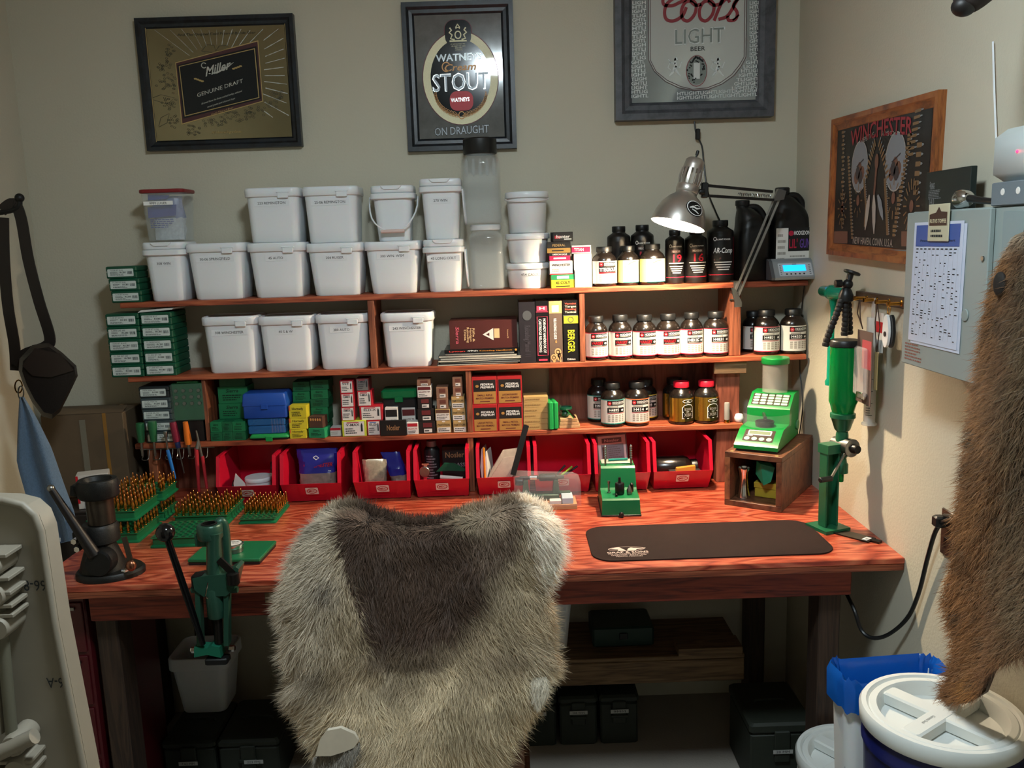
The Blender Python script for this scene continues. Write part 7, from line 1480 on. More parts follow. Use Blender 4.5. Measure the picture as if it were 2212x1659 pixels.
hb_, ht_ = q(545, 1340, yp-0.02), q(180, 260, yp-0.11)
ob('handle_rod', MB().tube([hb_, hb_.lerp(ht_, 0.5), ht_], [0.0075, 0.0095, 0.0085], 14), mat('blued_steel', '#15171a', 0.22, 0.7), t); ob('ball_knob', MB().ball(q(172, 232, yp-0.115), 0.0235, 24, 12), mat('gloss_black', '#0a0a0b', 0.12), t, 60)

# ================================================================== black sizing press
M_cast = mat('black_cast_iron', '#141413', 0.5, 0.3, var=0.3, vscale=30, bump=0.25, bscale=300); M_worn = mat('bare_worn_steel', '#4a423a', 0.35, 0.85, var=0.3, vscale=25)
t = thing('sizing_press', 'heavy black cast iron sizing press with a slanting lever at the bench corner', 'press', (-1.005, -0.862, ZB+0.0004))
oo = t.location.copy(); sq = lambda u, v, y: P(u, v, y=y)-oo
base_o = [(0.092*math.cos(a)*(1+0.12*math.cos(a)), 0.078*math.sin(a)) for a in [2*PI*i/32 for i in range(32)]]
ob('base_flange', MB().loft([[(x, y, 0) for x, y in base_o], [(x, y, 0.012) for x, y in base_o], [(x*0.94, y*0.94, 0.018) for x, y in base_o]]), M_cast, t, 40)
ob('body', MB().lathe([(0.062, 0.0182), (0.056, 0.04), (0.046, 0.07), (0.04, 0.085), (0.038, 0.095)], 28, (-0.01, 0, 0)), M_cast, t, 50)
ob('gear_boss', MB().lathe([(0.034, -0.075), (0.036, -0.07), (0.036, -0.03), (0.03, -0.02)], 24, (0.012, 0, 0.055), ax='y'), M_cast, t, 40)
ob('clamp_collar', MB().lathe([(0.046, 0.0952), (0.05, 0.098), (0.05, 0.14), (0.044, 0.148)], 28, (-0.008, 0, 0)), M_cast, t, 40); ob('collar_ear', MB().box(-0.07, -0.04, -0.035, -0.015, 0.09, 0.135, 0, 0.004), M_cast, t, 30)
ob('bolt', MB().lathe([(0.008, -0.058), (0.009, -0.055), (0.009, -0.035)], 6, (-0.055, 0, 0.115), ax='y'), M_chrome, t, 20); ob('bolt', MB().lathe([(0.008, -0.056), (0.009, -0.053), (0.009, -0.035)], 6, (-0.05, 0, 0.092), ax='y'), M_chrome, t, 20)
ob('column', MB().lathe([(0.034, 0.1485), (0.036, 0.15), (0.036, 0.222)], 28, (0.0, 0, 0)), M_worn, t, 40)
hd_ = MB(); oh = [(0.054*math.cos(a), 0.05*math.sin(a)) for a in [2*PI*i/28 for i in range(28)]]
hd_.loft([[(x*0.9, y*0.9, 0.2222) for x, y in oh], [(x, y, 0.228) for x, y in oh], [(x*1.02-0.004*(x < -0.02), y*1.02, 0.262) for x, y in oh], [(x*0.94, y*0.94, 0.274) for x, y in oh], [(x*0.72, y*0.68, 0.274) for x, y in oh], [(x*0.62, y*0.56, 0.262) for x, y in oh]]); ob('head_cap', hd_, M_cast, t, 40)
ob('head_spout', MB().prism([(-0.068, 0.236), (-0.045, 0.228), (-0.045, 0.262), (-0.064, 0.262)], -0.022, 0.018), M_cast, t, 25)
la_, lb_ = sq(205, 1200, -0.93), sq(110, 1055, -0.93); ob('lever', MB().tube([la_, la_.lerp(lb_, 0.4), lb_], [0.017, 0.013, 0.009], 14), mat('dark_lever_steel', '#171210', 0.45, 0.3), t, 50); ob('lever_tip', MB().ball(lb_, 0.0105, 14, 8), M_steel, t, 60)
k1, k2 = sq(268, 1160, -0.915), sq(283, 1215, -0.925); ob('link_bar', MB().bar(k1, k2, 0.013, 0.006, (0, 1, 0)), M_worn, t, 25); ob('link_knuckle', MB().ball(k2+Vector((0, -0.002, -0.008)), (0.014, 0.012, 0.016), 14, 8), mat('copper_worn', '#8a5a44', 0.3, 0.9), t, 50)
ob('flange_bolt', MB().lathe([(0.010, 0.018), (0.011, 0.019), (0.011, 0.024), (0.009, 0.026)], 6, (0.066, -0.038, 0)), M_chrome, t, 20)

# ================================================================== tool rack on the shelf edge
M_wire = M_steel
rk = thing('wire_tool_rack', 'row of wire tool hooks fixed under the end of the lowest shelf', 'rack', (0, SF-0.002, Z3-0.022))
rx0, rx1 = P(302, 966, y=SF-0.004).x, P(462, 958, y=SF-0.004).x
ob('rail', MB().tube([(rx0, 0, 0.002), (rx1, 0, 0.002)], 0.002, 6), M_wire, rk)
for u in (311, 336, 362, 386, 411, 438):
    x = P(u, 970, y=SF-0.02).x
    ob('hook', MB().tube(spline([(x-0.011, 0.0, 0.002), (x-0.011, -0.003, -0.018), (x-0.011, -0.016, -0.03), (x+0.010, -0.02, -0.03), (x+0.011, -0.006, -0.014), (x+0.011, 0, 0.002)], 4), 0.0016, 6), M_wire, rk)
GT = 'hand tools in the wire rack'
def tool(name, label, u0, v0, u1, v1, parts, yy=SF-0.024):
    a, b = P(u0, v0, y=yy), P(u1, v1, y=yy); t = thing(name, label, 'tool', b, 0, GT); d = a-b
    for nm, k0, k1, r0, r1, mt in parts: ob(nm, MB().tube([d*k0, d*(k0*0.85+k1*0.15), d*(k0*0.15+k1*0.85), d*k1], [r0*0.9, r0, r1, r1*0.9], 12), mt, t, 50)
    return t
M_hg = mat('green_handle', '#1d5a36', 0.4); M_hr = mat('clear_red_handle', '#7a1f34', 0.25); M_ho = mat('orange_handle', '#d06a1e', 0.3); M_hb = mat('blue_grip', '#1f68b0', 0.35); M_hrd = mat('red_grip', '#b02c34', 0.35)
tool('nut_driver', 'green handled driver at the end of the rack', 302, 914, 308, 985, [('handle', 1.0, 0.42, 0.015, 0.012, M_hg), ('shaft', 0.42, 0.0, 0.004, 0.004, M_steel)])
tool('nut_driver', 'green handled driver beside the steel wrench', 328, 910, 336, 985, [('handle', 1.0, 0.42, 0.016, 0.012, M_hg), ('shaft', 0.42, 0.0, 0.004, 0.004, M_steel)])
tool('wrench', 'small steel wrench hanging between green and red drivers', 357, 932, 363, 975, [('head', 1.0, 0.72, 0.008, 0.006, M_steel), ('shank', 0.72, 0.0, 0.0035, 0.0035, M_steel)], SF-0.03)
tool('pliers', 'blue gripped pliers hanging from the rack', 362, 972, 378, 1034, [('grip', 1.0, 0.0, 0.0065, 0.0055, M_hb)], SF-0.034)
tool('screwdriver', 'red and blue handled screwdriver in the rack', 373, 912, 398, 1022, [('handle', 1.0, 0.62, 0.0125, 0.0135, M_hr), ('collar', 0.62, 0.50, 0.010, 0.009, mat('navy_collar', '#1c2a55', 0.35)), ('shaft', 0.50, 0.0, 0.0028, 0.0025, M_steel)])
tool('screwdriver', 'orange handled screwdriver in the rack', 400, 911, 411, 985, [('handle', 1.0, 0.34, 0.0095, 0.0125, M_ho), ('shaft', 0.34, 0.0, 0.005, 0.005, M_steel)])
tp_ = tool('pliers', 'red gripped pliers hanging at the end of the rack', 424, 968, 430, 1062, [('grip', 1.0, 0.0, 0.0075, 0.0055, M_hrd)], SF-0.034)
a, b = P(437, 985, y=SF-0.03), P(447, 1055, y=SF-0.03); ob('grip', MB().tube([a-tp_.location, b-tp_.location], [0.006, 0.005], 10), M_hrd, tp_, 50); ob('jaws', MB().tube([P(428, 952, y=SF-0.03)-tp_.location, P(426, 970, y=SF-0.034)-tp_.location], [0.005, 0.008], 10), M_steel, tp_, 50); ob('jaw_arm', MB().tube([P(424, 930, y=SF-0.03)-tp_.location, P(436, 986, y=SF-0.03)-tp_.location], [0.003, 0.006], 8), M_steel, tp_, 50)

# ================================================================== boxes at the dark end of the bench
W_card = mat('brown_cardboard', '#5a4a37', 0.75, var=0.12, vscale=14)
t = thing('cardboard_box', 'brown cardboard box with taped flaps against the corner', 'box', (-1.33, -0.20, ZB-0.0), 0.05)
t.location = (-1.345, -0.21, 0.0)
ht = P(200, 893, y=-0.2).z
ob('carton', MB().box(-0.15, 0.13, 0, 0.18, ht-0.30, ht, 0, 0.002), W_card, t); ob('tape', MB().box(0.06, 0.072, -0.0008, 0.18, ht-0.30, ht+0.0008), mat('amber_tape', '#8a6430', 0.3), t); ob('label_strip', MB().box(-0.02, 0.0, -0.0012, -0.0002, ht-0.28, ht-0.02), mat('faded_label', '#6f6a5c', 0.6), t)
ob('flap', MB().add([(-0.15, 0, ht+0.001), (0.13, 0, ht+0.001), (0.12, 0.08, ht+0.014), (-0.14, 0.08, ht+0.010)], [(0, 1, 2, 3)]), W_card, t, 0)
t2 = thing('side_cabinet', 'dark cabinet under the cardboard box between bench and wall', 'cabinet', (-1.375, -0.02, 0)); ob('cabinet_body', MB().box(-0.17, 0.155, -0.36, 0.0, 0.0, ht-0.3005, 0, 0.003), mat('dark_brown_laminate', '#2a211b', 0.5), t2); ob('door', MB().box(-0.165, 0.15, -0.373, -0.3605, 0.03, ht-0.31, 0, 0.002), mat('dark_brown_laminate', '#2a211b'), t2)
t = thing('white_carton', 'white carton with red stripe in front of the cardboard box', 'box', (-1.29, -0.31, ht-0.3), 0.35)
wz = P(165, 1022, y=-0.31).z-ht+0.3
ob('carton', MB().box(-0.05, 0.05, -0.03, 0.035, 0.0004, wz, 0, 0.001), mat('white_card_stock', '#b9b4ad', 0.6), t); m_ = MB(); F = Flat((0, -0.0302, 0)); d_rect(m_, F, -0.05, -0.043, 0.02, wz, 0, 1); d_rect(m_, F, -0.02, -0.005, wz-0.02, wz-0.015, 1, 2)
for i in range(5): d_poly(m_, F, [(-0.03+i*0.016, 0.006), (-0.02+i*0.016, 0.006), (-0.02+i*0.016, 0.05), (-0.025+i*0.016, 0.065), (-0.03+i*0.016, 0.05)], 2, 1)
ob('print', m_, [M_red, M_black, M_grey], t, 0, fix=False)

# ================================================================== side wall: electrical cabinet and what hangs there
M_cab = mat('grey_enamel', '#8c9794', 0.42, var=0.03, vscale=10)
cy0, cy1, cz0, cz1 = -1.118, -1.80, P(1955, 783, x=1.1).z, P(1973, 458, x=1.1).z
t = thing('electrical_cabinet', 'grey steel electrical cabinet on the side wall', 'cabinet', (XR, (cy0+cy1)/2, cz0))
L = lambda x, y, z: (x-XR, y-(cy0+cy1)/2, z-cz0)
def lbox(x0, x1, y0, y1, z0, z1, m=0, b=0.0): a, c = L(x0, y0, z0), L(x1, y1, z1); return MB().box(min(a[0], c[0]), max(a[0], c[0]), min(a[1], c[1]), max(a[1], c[1]), a[2], c[2], m, b)
ob('case', lbox(1.10, XR-0.0005, cy1, cy0, cz0, cz1, 0, 0.003), M_cab, t)
dv = ob('door', lbox(1.088, 1.0995, -1.47, cy0-0.002, cz0+0.002, cz1-0.002, 0, 0.002), M_cab, t)
ob('inner_panel', lbox(1.096, 1.0997, cy1+0.01, -1.50, cz0+0.01, cz1-0.01, 0, 0.001), mat('blue_grey_enamel', '#7f8f90', 0.4), t)
for y_, z_ in ((-1.455, cz1-0.10), (-1.56, cz1-0.09)): ob('screw', MB().lathe([(0.005, -0.003), (0.005, 0.0)], 10, L(1.0875 if y_ > -1.5 else 1.0955, y_, z_), ax='x'), M_steel, t)
F = Flat(L(1.0875, -1.118, cz0), (0, -1, 0)); m_ = MB(); d_lines(m_, F, 0.02, 0.105, 0.012, 0.055, 6, 0, 1); ob('caution_print', m_, mat('rust_print', '#8c5a50', 0.6), dv, 0, fix=False)
ob('door_catch', MB().lathe([(0.012, -0.002), (0.013, -0.001), (0.013, 0.0)], 16, L(1.0872, -1.40, cz0+0.14), ax='x'), M_cab, dv, 40)
# sheets clipped to the door
for k, (dy, dz, lb) in enumerate(((-0.012, -0.006, 'white sheet under the blue headed chart on the grey cabinet'), (0.0, 0.0, 'white chart with a blue header clipped to the grey cabinet'))):
    x_ = 1.0868-0.0012*k; c = [P(u, v, x=x_) for u, v in ((1977, 481), (2084, 476), (2066, 757), (1962, 733))]
    t = thing('paper_chart', lb, 'paper', c[3]+Vector((0, dy, dz)), 0, 'papers on the grey cabinet'); o_ = c[3]
    m_ = MB(); m_.loft([[p-o_ for p in reversed(c)], [p-o_+Vector((-0.0006, 0, 0)) for p in reversed(c)]]); ob('sheet', m_, mat('chart_paper', '#c3cadb', 0.7), t, 0)
    if k == 1:
        ux = (c[2]-c[3]); uz = (c[0]-c[3]); F = Flat(Vector((-0.0007, 0, 0)), ux, uz); w, h = ux.length, uz.length; F.v = uz.normalized(); F.n = Vector((-1, 0, 0))
        m_ = MB(); d_rect(m_, F, w*0.05, w*0.93, h*0.80, h*0.975, 0, 1); d_text(m_, F, 'Powder Burn Rate Chart', w*0.5, h*0.84, h*0.018, 1, 2, 1, 'C', w*0.7)
        rn = random.Random(8)
        for i in range(11):
            d_rect(m_, F, w*(0.06+0.085*i), w*(0.062+0.085*i), h*0.05, h*0.78, 2, 1)
            for j in range(34):
                if rn.random() < 0.36: d_rect(m_, F, w*(0.068+0.085*i), w*(0.085+0.085*i+rn.uniform(0, 0.04)), h*(0.055+0.021*j), h*(0.063+0.021*j), 1, 1)
        for i in range(10): d_rect(m_, F, w*(0.07+0.085*i), w*(0.12+0.085*i), h*0.775, h*0.785, 1, 1)
        ob('chart_print', m_, [mat('chart_blue', '#42599a', 0.6), M_ink, M_grey], t, 0, fix=False)
c = P(2029, 481, x=1.083); t = thing('magnet_clip', 'cream magnet clip with a dark mountain picture holding the chart', 'clip', c); ob('clip_body', MB().box(-0.0025, 0.0, -0.045, 0.045, -0.040, 0.040, 0, 0.001), mat('cream_card', '#bdb89c', 0.5), t)
F = Flat((-0.0027, 0, 0), (0, -1, 0)); m_ = MB(); d_poly(m_, F, [(-0.038, -0.006), (0.038, -0.006), (0.038, 0.022), (0.012, 0.024), (0.002, 0.034), (-0.01, 0.022), (-0.038, 0.018)], 0, 1); d_text(m_, F, "RUTH'S TOFFEE", 0, 0.0, 0.008, 1, 2, 1, 'C', 0.07); d_lines(m_, F, -0.03, 0.03, -0.034, -0.012, 2, 2, 1); ob('clip_print', m_, [mat('dark_chocolate', '#3c2620', 0.5), M_cream, M_ink], t, 0, fix=False)
# on top of the cabinet
c0, c1, c2 = P(1998, 450, x=1.15), P(2094, 437, x=1.15), P(2100, 358, x=1.15)
t = thing('black_box', 'black box with white print standing on the grey cabinet', 'box', (1.15, c0.y, cz1+0.0004), 0); w = c0.y-c1.y; h = c2.z-cz1
ob('carton', MB().box(0, 0.014, -w, 0, 0, h, 0, 0.001), mat('dark_green_black', '#14201f', 0.4), t); F = Flat((-0.0003, 0, 0), (0, -1, 0)); m_ = MB(); d_text(m_, F, 'Smart', w*0.1, h*0.62, 0.012, 0, 1, 1, 'L', w*0.12); d_text(m_, F, 'Tablet', w*0.1, h*0.56, 0.010, 0, 1, 1, 'L', w*0.12); d_lines(m_, F, w*0.08, w*0.38, h*0.3, h*0.54, 6, 0, 1, random.Random(2)); d_text(m_, F, '14.0', w*0.1, h*0.16, 0.014, 0, 1, 1, 'L', w*0.12); d_rect(m_, F, w*0.2, w*0.38, h*0.02, h*0.13, 0, 1); ob('print', m_, M_grey, t, 0, fix=False)
c = P(2078, 437, x=1.118); t = thing('chrome_flashlight', 'chrome dish and black handle lying on the grey cabinet', 'lamp', (1.118, c.y, cz1+0.021)); ob('dish', MB().lathe([(0.004, -0.03), (0.016, -0.022), (0.020, -0.008), (0.0205, 0.004), (0.018, 0.005), (0.001, -0.005)], 24, ax='y'), M_chrome, t, 50); ob('handle', MB().tube([(0, -0.03, 0), (-0.004, -0.08, -0.006), (-0.005, -0.15, -0.012)], [0.008, 0.007, 0.006], 12), M_blackp, t)
g0 = P(2145, 440, x=1.10)
t = thing('alarm_siren', 'white plastic alarm unit with a red light above the cabinet', 'alarm', (XR, g0.y-0.14, cz1+0.05)); ob('cover', MB().box(-0.09, -0.0005, -0.14, 0.18, -0.004, 0.098, 0, 0.016), mat('alarm_white', '#bfc7c6', 0.4), t, 50); ob('led', MB().ball((-0.0905, 0.085, 0.05), 0.003, 8, 6), mat('red_led', '#ff3050', 0.3, emit='#ff2040', estr=6), t)
t = thing('steel_bracket', 'grey painted steel bracket under the white alarm unit', 'bracket', (XR, g0.y-0.14, cz1+0.0005)); ob('plate', MB().box(-0.105, -0.0005, -0.14, 0.14, 0, 0.045, 0, 0.002), mat('bracket_grey', '#68737a', 0.45), t)
for y_ in (0.05, 0.10): ob('bolt_hole', MB().lathe([(0.006, -0.0008), (0.007, 0.0)], 10, (-0.1052, y_, 0.026), ax='x'), M_lab, t)
pts = [P(2153, 325, x=XR-0.006), P(2148, 200, x=XR-0.006), P(2145, 90, x=XR-0.006)]; t = thing('wall_cable', 'thin white cable running up the side wall from the alarm unit', 'cable', pts[0]); ob('cable', MB().tube([p-pts[0] for p in pts], 0.0022, 6), M_pail, t)

# key rack with hanging things
r0, r1 = P(1858, 641, x=XR-0.012), P(1962, 660, x=XR-0.012)
t = thing('key_rack', 'dark wooden rail with brass pegs on the side wall', 'rack', (XR, (r0.y+r1.y)/2, r0.z)); w = r0.y-r1.y+0.06
ob('rail', MB().box(-0.014, -0.0005, -w/2-0.02, w/2, -0.014, 0.016, 0, 0.002), mat('dark_rail', '#3c2a20', 0.45), t)
pegs = []
for u in (1860, 1882, 1908, 1934):
    y_ = P(u, 650, x=XR-0.03).y-t.location.y; ob('peg', MB().lathe([(0.006, -0.052), (0.007, -0.048), (0.005, -0.04), (0.005, -0.016), (0.009, -0.0145)], 14, (0, y_, 0), ax='x'), M_brass, t, 40); pegs.append((y_+t.location.y, r0.z))
M_cordb = mat('brown_cord', '#3a2418', 0.7)
def hang(name, label, cat, y, z, dx=-0.035): return thing(name, label, cat, (XR+dx, y, z), 0, 'things hung on the key rack')
y, z = pegs[1]; t = hang('parts_blister', 'clear blister pack with red card hanging from the key rack', 'packet', y-0.03, z-0.008, -0.062)
ob('cord', MB().tube([(0, 0.03, 0.010), (-0.002, 0.02, -0.04), (-0.002, 0.0, -0.07), (0.0, 0.045, -0.03), (0, 0.034, 0.010)], 0.0016, 6), M_cordb, t)
ob('card', MB().box(-0.001, 0.001, -0.065, 0.035, -0.28, -0.075), mat('charcoal_card', '#5c4a44', 0.5), t); ob('blister', MB().box(-0.014, -0.0012, -0.05, 0.03, -0.26, -0.12, 0, 0.006), mat('clear_blister', '#e5dcd6', 0.1, alpha=0.3), t); ob('red_panel', MB().box(-0.0016, -0.0011, -0.06, 0.0, -0.18, -0.10), mat('rose_card', '#b04a50', 0.5), t); ob('foil_strip', MB().box(-0.016, -0.002, -0.045, 0.0, -0.265, -0.245, 0, 0.003), M_chrome, t)
y, z = pegs[2]; t = hang('tag_strip', 'narrow cream tag on a brown cord hanging from the key rack', 'tag', y, z-0.008, -0.045); ob('cord', MB().tube([(0, 0.0, 0.010), (0, 0.012, -0.05), (0, -0.004, -0.13), (0, -0.02, -0.06), (0, 0.003, 0.010)], 0.0016, 6), M_cordb, t); ob('tag', MB().box(-0.001, 0.001, -0.014, 0.004, -0.235, -0.13), mat('straw_tag', '#b39a68', 0.6), t)
y, z = pegs[2]; t = hang('red_tag_card', 'white tag with red stripe hanging behind the cream tag', 'tag', y+0.02, z-0.012, -0.028); ob('card', MB().box(-0.001, 0.001, -0.022, 0.022, -0.13, -0.02), M_lab, t); ob('stripe', MB().box(-0.0014, -0.001, -0.022, 0.022, -0.075, -0.045), M_red, t)
y, z = pegs[3]; t = hang('key_fob', 'white and black key fob hanging from the last brass peg', 'key fob', y, z-0.012, -0.046); ob('ring', MB().tube([(0, 0.008*math.sin(a), -0.004+0.012*math.cos(a)) for a in [2*PI*i/16 for i in range(17)]], 0.0012, 6), M_brass, t)
fo = [(0.017*math.sin(a)*(1 if math.cos(a) > 0 else 1.1), -0.060+0.044*math.cos(a)) for a in [2*PI*i/20 for i in range(20)]]; ob('white_half', MB().prism(fo, -0.008, -0.001, 'x'), M_white, t, 40); ob('black_half', MB().prism([(y_-0.012, z_) for y_, z_ in fo], 0.0, 0.007, 'x'), M_blackp, t, 40); ob('button', MB().lathe([(0.007, -0.0095), (0.007, -0.008)], 16, (0, 0, -0.068), ax='x'), M_blackp, t)
# graduated tube
y, z = pegs[0]; tb = P(1888, 925, x=1.172).z; ty = P(1878, 800, x=1.172).y; t = hang('graduated_tube', 'long clear graduated tube hanging below the key rack', 'tube', ty, tb, -0.023); hh = z-tb-0.05
ob('tube', MB().lathe([(0.021, 0), (0.022, 0.001), (0.022, 0.006), (0.0165, 0.010), (0.0165, hh), (0.0150, hh), (0.0150, 0.012), (0.001, 0.011)], 24), mat('hazy_clear', '#e6e2dc', 0.1, alpha=0.4), t, 40); m_ = MB(); S = Cyl(0.0167, (0, 0, 0), -0.6); [d_rect(m_, S, -0.008, 0.004 if i % 5 else 0.010, 0.03+0.007*i, 0.0318+0.007*i, 0, 1) for i in range(20)]; ob('scale_marks', m_, M_ink, t, 0, fix=False)
ob('hang_tab', MB().box(-0.001, 0.001, -0.010, 0.010, hh-0.002, hh+0.055), mat('hazy_clear', '#e6e2dc'), t)
# green bullet puller hammer
hc = P(1800, 632, x=1.155); hz = P(1795, 832, x=1.155).z
t = thing('bullet_puller', 'clear green plastic hammer shaped bullet puller hanging on the side wall', 'hammer', (1.155, hc.y, hc.z))
M_cg = mat('clear_teal_plastic', '#0f9a78', 0.12, trans=0.45, ior=1.3)
ob('head', MB().lathe([(0.014, -0.095), (0.018, -0.09), (0.018, -0.03), (0.024, -0.012), (0.024, 0.015), (0.019, 0.03), (0.017, 0.085), (0.013, 0.092)], 24, ax='y'), M_cg, t, 45)
Lh = hc.z-hz; ob('handle', MB().tube([(0, 0, -0.015), (0, 0, -0.05), (0, 0, -Lh*0.55), (0, 0, -Lh*0.60), (0, 0, -Lh*0.93), (0, 0, -Lh*0.96), (0, 0, -Lh)], [0.014, 0.007, 0.007, 0.013, 0.013, 0.018, 0.017], 14), M_cg, t, 45)
ob('wall_nail', MB().tube([(XR-1.155-0.001, 0, -0.028), (-0.004, 0, -0.026)], 0.002, 6), M_steel, t)
# small black cable from the scale down the corner
pts = [P(1745, 610, y=-0.13), P(1742, 690, y=-0.10), P(1746, 790, y=-0.10), P(1757, 830, y=-0.12), P(1745, 880, y=-0.14), P(1735, 960, y=-0.10)]; pts = [Vector((min(p.x, XR-0.006), p.y, p.z)) for p in pts]
t = thing('adapter_cable', 'thin black cable hanging down the corner beside the shelves', 'cable', pts[0]); ob('cable', MB().tube([p-pts[0] for p in spline(pts)], 0.002, 6), M_blackp, t)
# wall outlet and the heavy cord
oc = P(2048, 1155, x=XR-0.006); t = thing('wall_outlet', 'brown wall outlet plate half behind the fur pelt', 'outlet', (XR, oc.y, oc.z)); ob('plate', MB().box(-0.006, -0.0005, -0.036, 0.036, -0.058, 0.058, 0, 0.002), mat('brown_bakelite', '#3a2c24', 0.35), t)
for z_ in (-0.024, 0.024): ob('socket', MB().box(-0.0085, -0.006, -0.016, 0.016, z_-0.014, z_+0.014, 0, 0.001), M_bottleb, t)
cp = [Vector((XR-0.012, oc.y+0.01, oc.z+0.045))]+[P(u, v, x=x_) for u, v, x_ in ((2055, 1119, 1.17), (2025, 1140, 1.175), (2005, 1200, 1.18), (1985, 1280, 1.185), (1960, 1335, 1.18), (1920, 1370, 1.16), (1885, 1378, 1.13), (1860, 1360, 1.11), (1842, 1310, 1.095))]+[Vector((1.10, -0.70, 0.80))]
t = thing('extension_cable', 'thick black power cord looping from the wall outlet under the bench', 'cord', cp[0]); ob('cord', MB().tube([p-cp[0] for p in spline(cp, 6)], 0.0055, 8), M_blackp, t); ob('plug', MB().box(-0.028, 0.0, -0.014, 0.014, -0.014, 0.014, 0, 0.004).xf(Matrix.Translation(Vector((0.0, -0.005, -0.012)))), M_blackp, t)

# mounted head above, only its muzzle reaching into the picture
mz_ = P(2090, 8, x=0.98); t = thing('mounted_head', 'dark mounted animal head high on the side wall, only the muzzle showing', 'mounted head', (XR, mz_.y, mz_.z)); M_hide = mat('dark_hide', '#2c2320', 0.8, var=0.3, vscale=60)
pth = spline([(-0.0005-0.02, 0.02, 0.32), (-0.08, 0.01, 0.27), (-0.13, 0.0, 0.18), (-0.17, 0.0, 0.08), (-0.21, 0.0, 0.02), (-0.225, 0, -0.005)], 5); n_ = len(pth); ob('head_form', MB().tube(pth, [0.12-0.1*(i/(n_-1))**0.7 for i in range(n_)], 18), M_hide, t, 60)
ob('muzzle', MB().ball((-0.226, 0, -0.004), (0.022, 0.02, 0.018), 16, 10), mat('black_nose', '#161211', 0.5), t, 60)
for s_ in (-1, 1): ob('ear', MB().lathe([(0.001, 0), (0.025, 0.03), (0.022, 0.07), (0.002, 0.11)], 12, (-0.06, s_*0.10, 0.34)), M_hide, t, 50); ob('eye', MB().ball((-0.15, s_*0.055, 0.15), 0.012, 10, 8), M_blackp, t, 50)

# ================================================================== hanging things in the other corner
HY = -0.45
hk = P(12, 468, y=HY); t = thing('coat_hook', 'dark iron coat hook on the wall', 'hook', (XL, hk.y, hk.z)); ob('plate', MB().box(0.0005, 0.008, -0.03, 0.03, -0.05, 0.05, 0, 0.002), M_cast, t); ob('arm', MB().tube(spline([(0.006, 0, 0.0), (0.06, 0, 0.005), (hk.x-XL+0.03, 0, 0.02), (hk.x-XL+0.05, 0, 0.05)]), 0.008, 10), M_cast, t); ob('arm_knob', MB().ball((hk.x-XL+0.05, 0, 0.055), 0.014, 12, 8), M_cast, t)
M_leather = mat('dark_leather', '#1a1310', 0.45, var=0.3, vscale=14, bump=0.2, bscale=200)
t = thing('leather_belt', 'dark leather belt looped over the coat hook', 'belt', (hk.x, HY, hk.z)); q = lambda u, v, y=HY: P(u, v, y=y)-Vector((hk.x, HY, hk.z))
def strap(nm, pts, w, th=0.005):
    pts = spline(pts, 6); m_ = MB(); secs = []
    for i, p in enumerate(pts):
        a, b = pts[max(i-1, 0)], pts[min(i+1, len(pts)-1)]; d = (b-a).normalized(); s_ = d.cross(Vector((0, 1, 0))).normalized()
        secs.append([p+s_*w/2+Vector((0, -th, 0)), p-s_*w/2+Vector((0, -th, 0)), p-s_*w/2, p+s_*w/2])
    m_.loft(secs); return ob(nm, m_, M_leather, t, 35)
strap('strap', [q(5, 455), q(30, 440), q(46, 470), q(62, 560), q(85, 650), q(108, 725), q(100, 748), q(55, 765), q(35, 790)], 0.034)
strap('strap', [q(8, 470, HY+0.012), q(10, 560, HY+0.012), q(18, 660, HY+0.012), q(32, 745, HY+0.012), q(35, 800, HY+0.012)], 0.034)
t = thing('leather_pouch', 'large dark leather pouch hanging from the belt', 'pouch', P(80, 830, y=HY-0.02)); q = lambda u, v, y: P(u, v, y=y)-t.location
out = [(42, 775), (70, 745), (105, 740), (135, 762), (165, 790), (168, 812), (150, 850), (130, 890), (112, 905), (92, 900), (70, 870), (50, 830), (40, 800)]
ob('pouch_body', MB().loft([[q(u, v, HY+0.01) for u, v in out], [q(u, v, HY-0.03) for u, v in out], [q(80+(u-80)*0.9+4, 820+(v-820)*0.88, HY-0.055) for u, v in out]]), M_leather, t, 40); ob('flap', MB().loft([[q(u, v, HY-0.056) for u, v in ((48, 790), (75, 752), (130, 764), (160, 800), (110, 815), (70, 812))], [q(u, v, HY-0.062) for u, v in ((48, 790), (75, 752), (130, 764), (160, 800), (110, 815), (70, 812))]]), mat('worn_leather', '#2a201b', 0.4), t, 30)
ob('snap_ring', MB().tube([q(40+8*math.sin(a), 835+14*math.cos(a), HY-0.06) for a in [2*PI*i/14 for i in range(15)]], 0.0022, 6), M_brass, t)
# black jacket against the wall
jk = MB(); secs = []; rn = random.Random(3)
for i in range(9):
    k = i/8; zz = 1.62-0.78*k; w = 0.075+0.04*math.sin(PI*min(1, k*1.2)); cx = XL+0.085+0.02*math.sin(k*5)
    secs.append([(cx+0.6*w*math.cos(a)*(1+0.15*math.sin(a*5+i)), -0.74+0.12*math.sin(a), zz) for a in [2*PI*j/18 for j in range(18)]])
jk.loft(list(reversed(secs))); tag(ob('black_jacket', jk, mat('black_cloth', '#0c0d10', 0.9), None, 50), 'black cloth jacket hanging against the wall behind the towel', 'jacket')
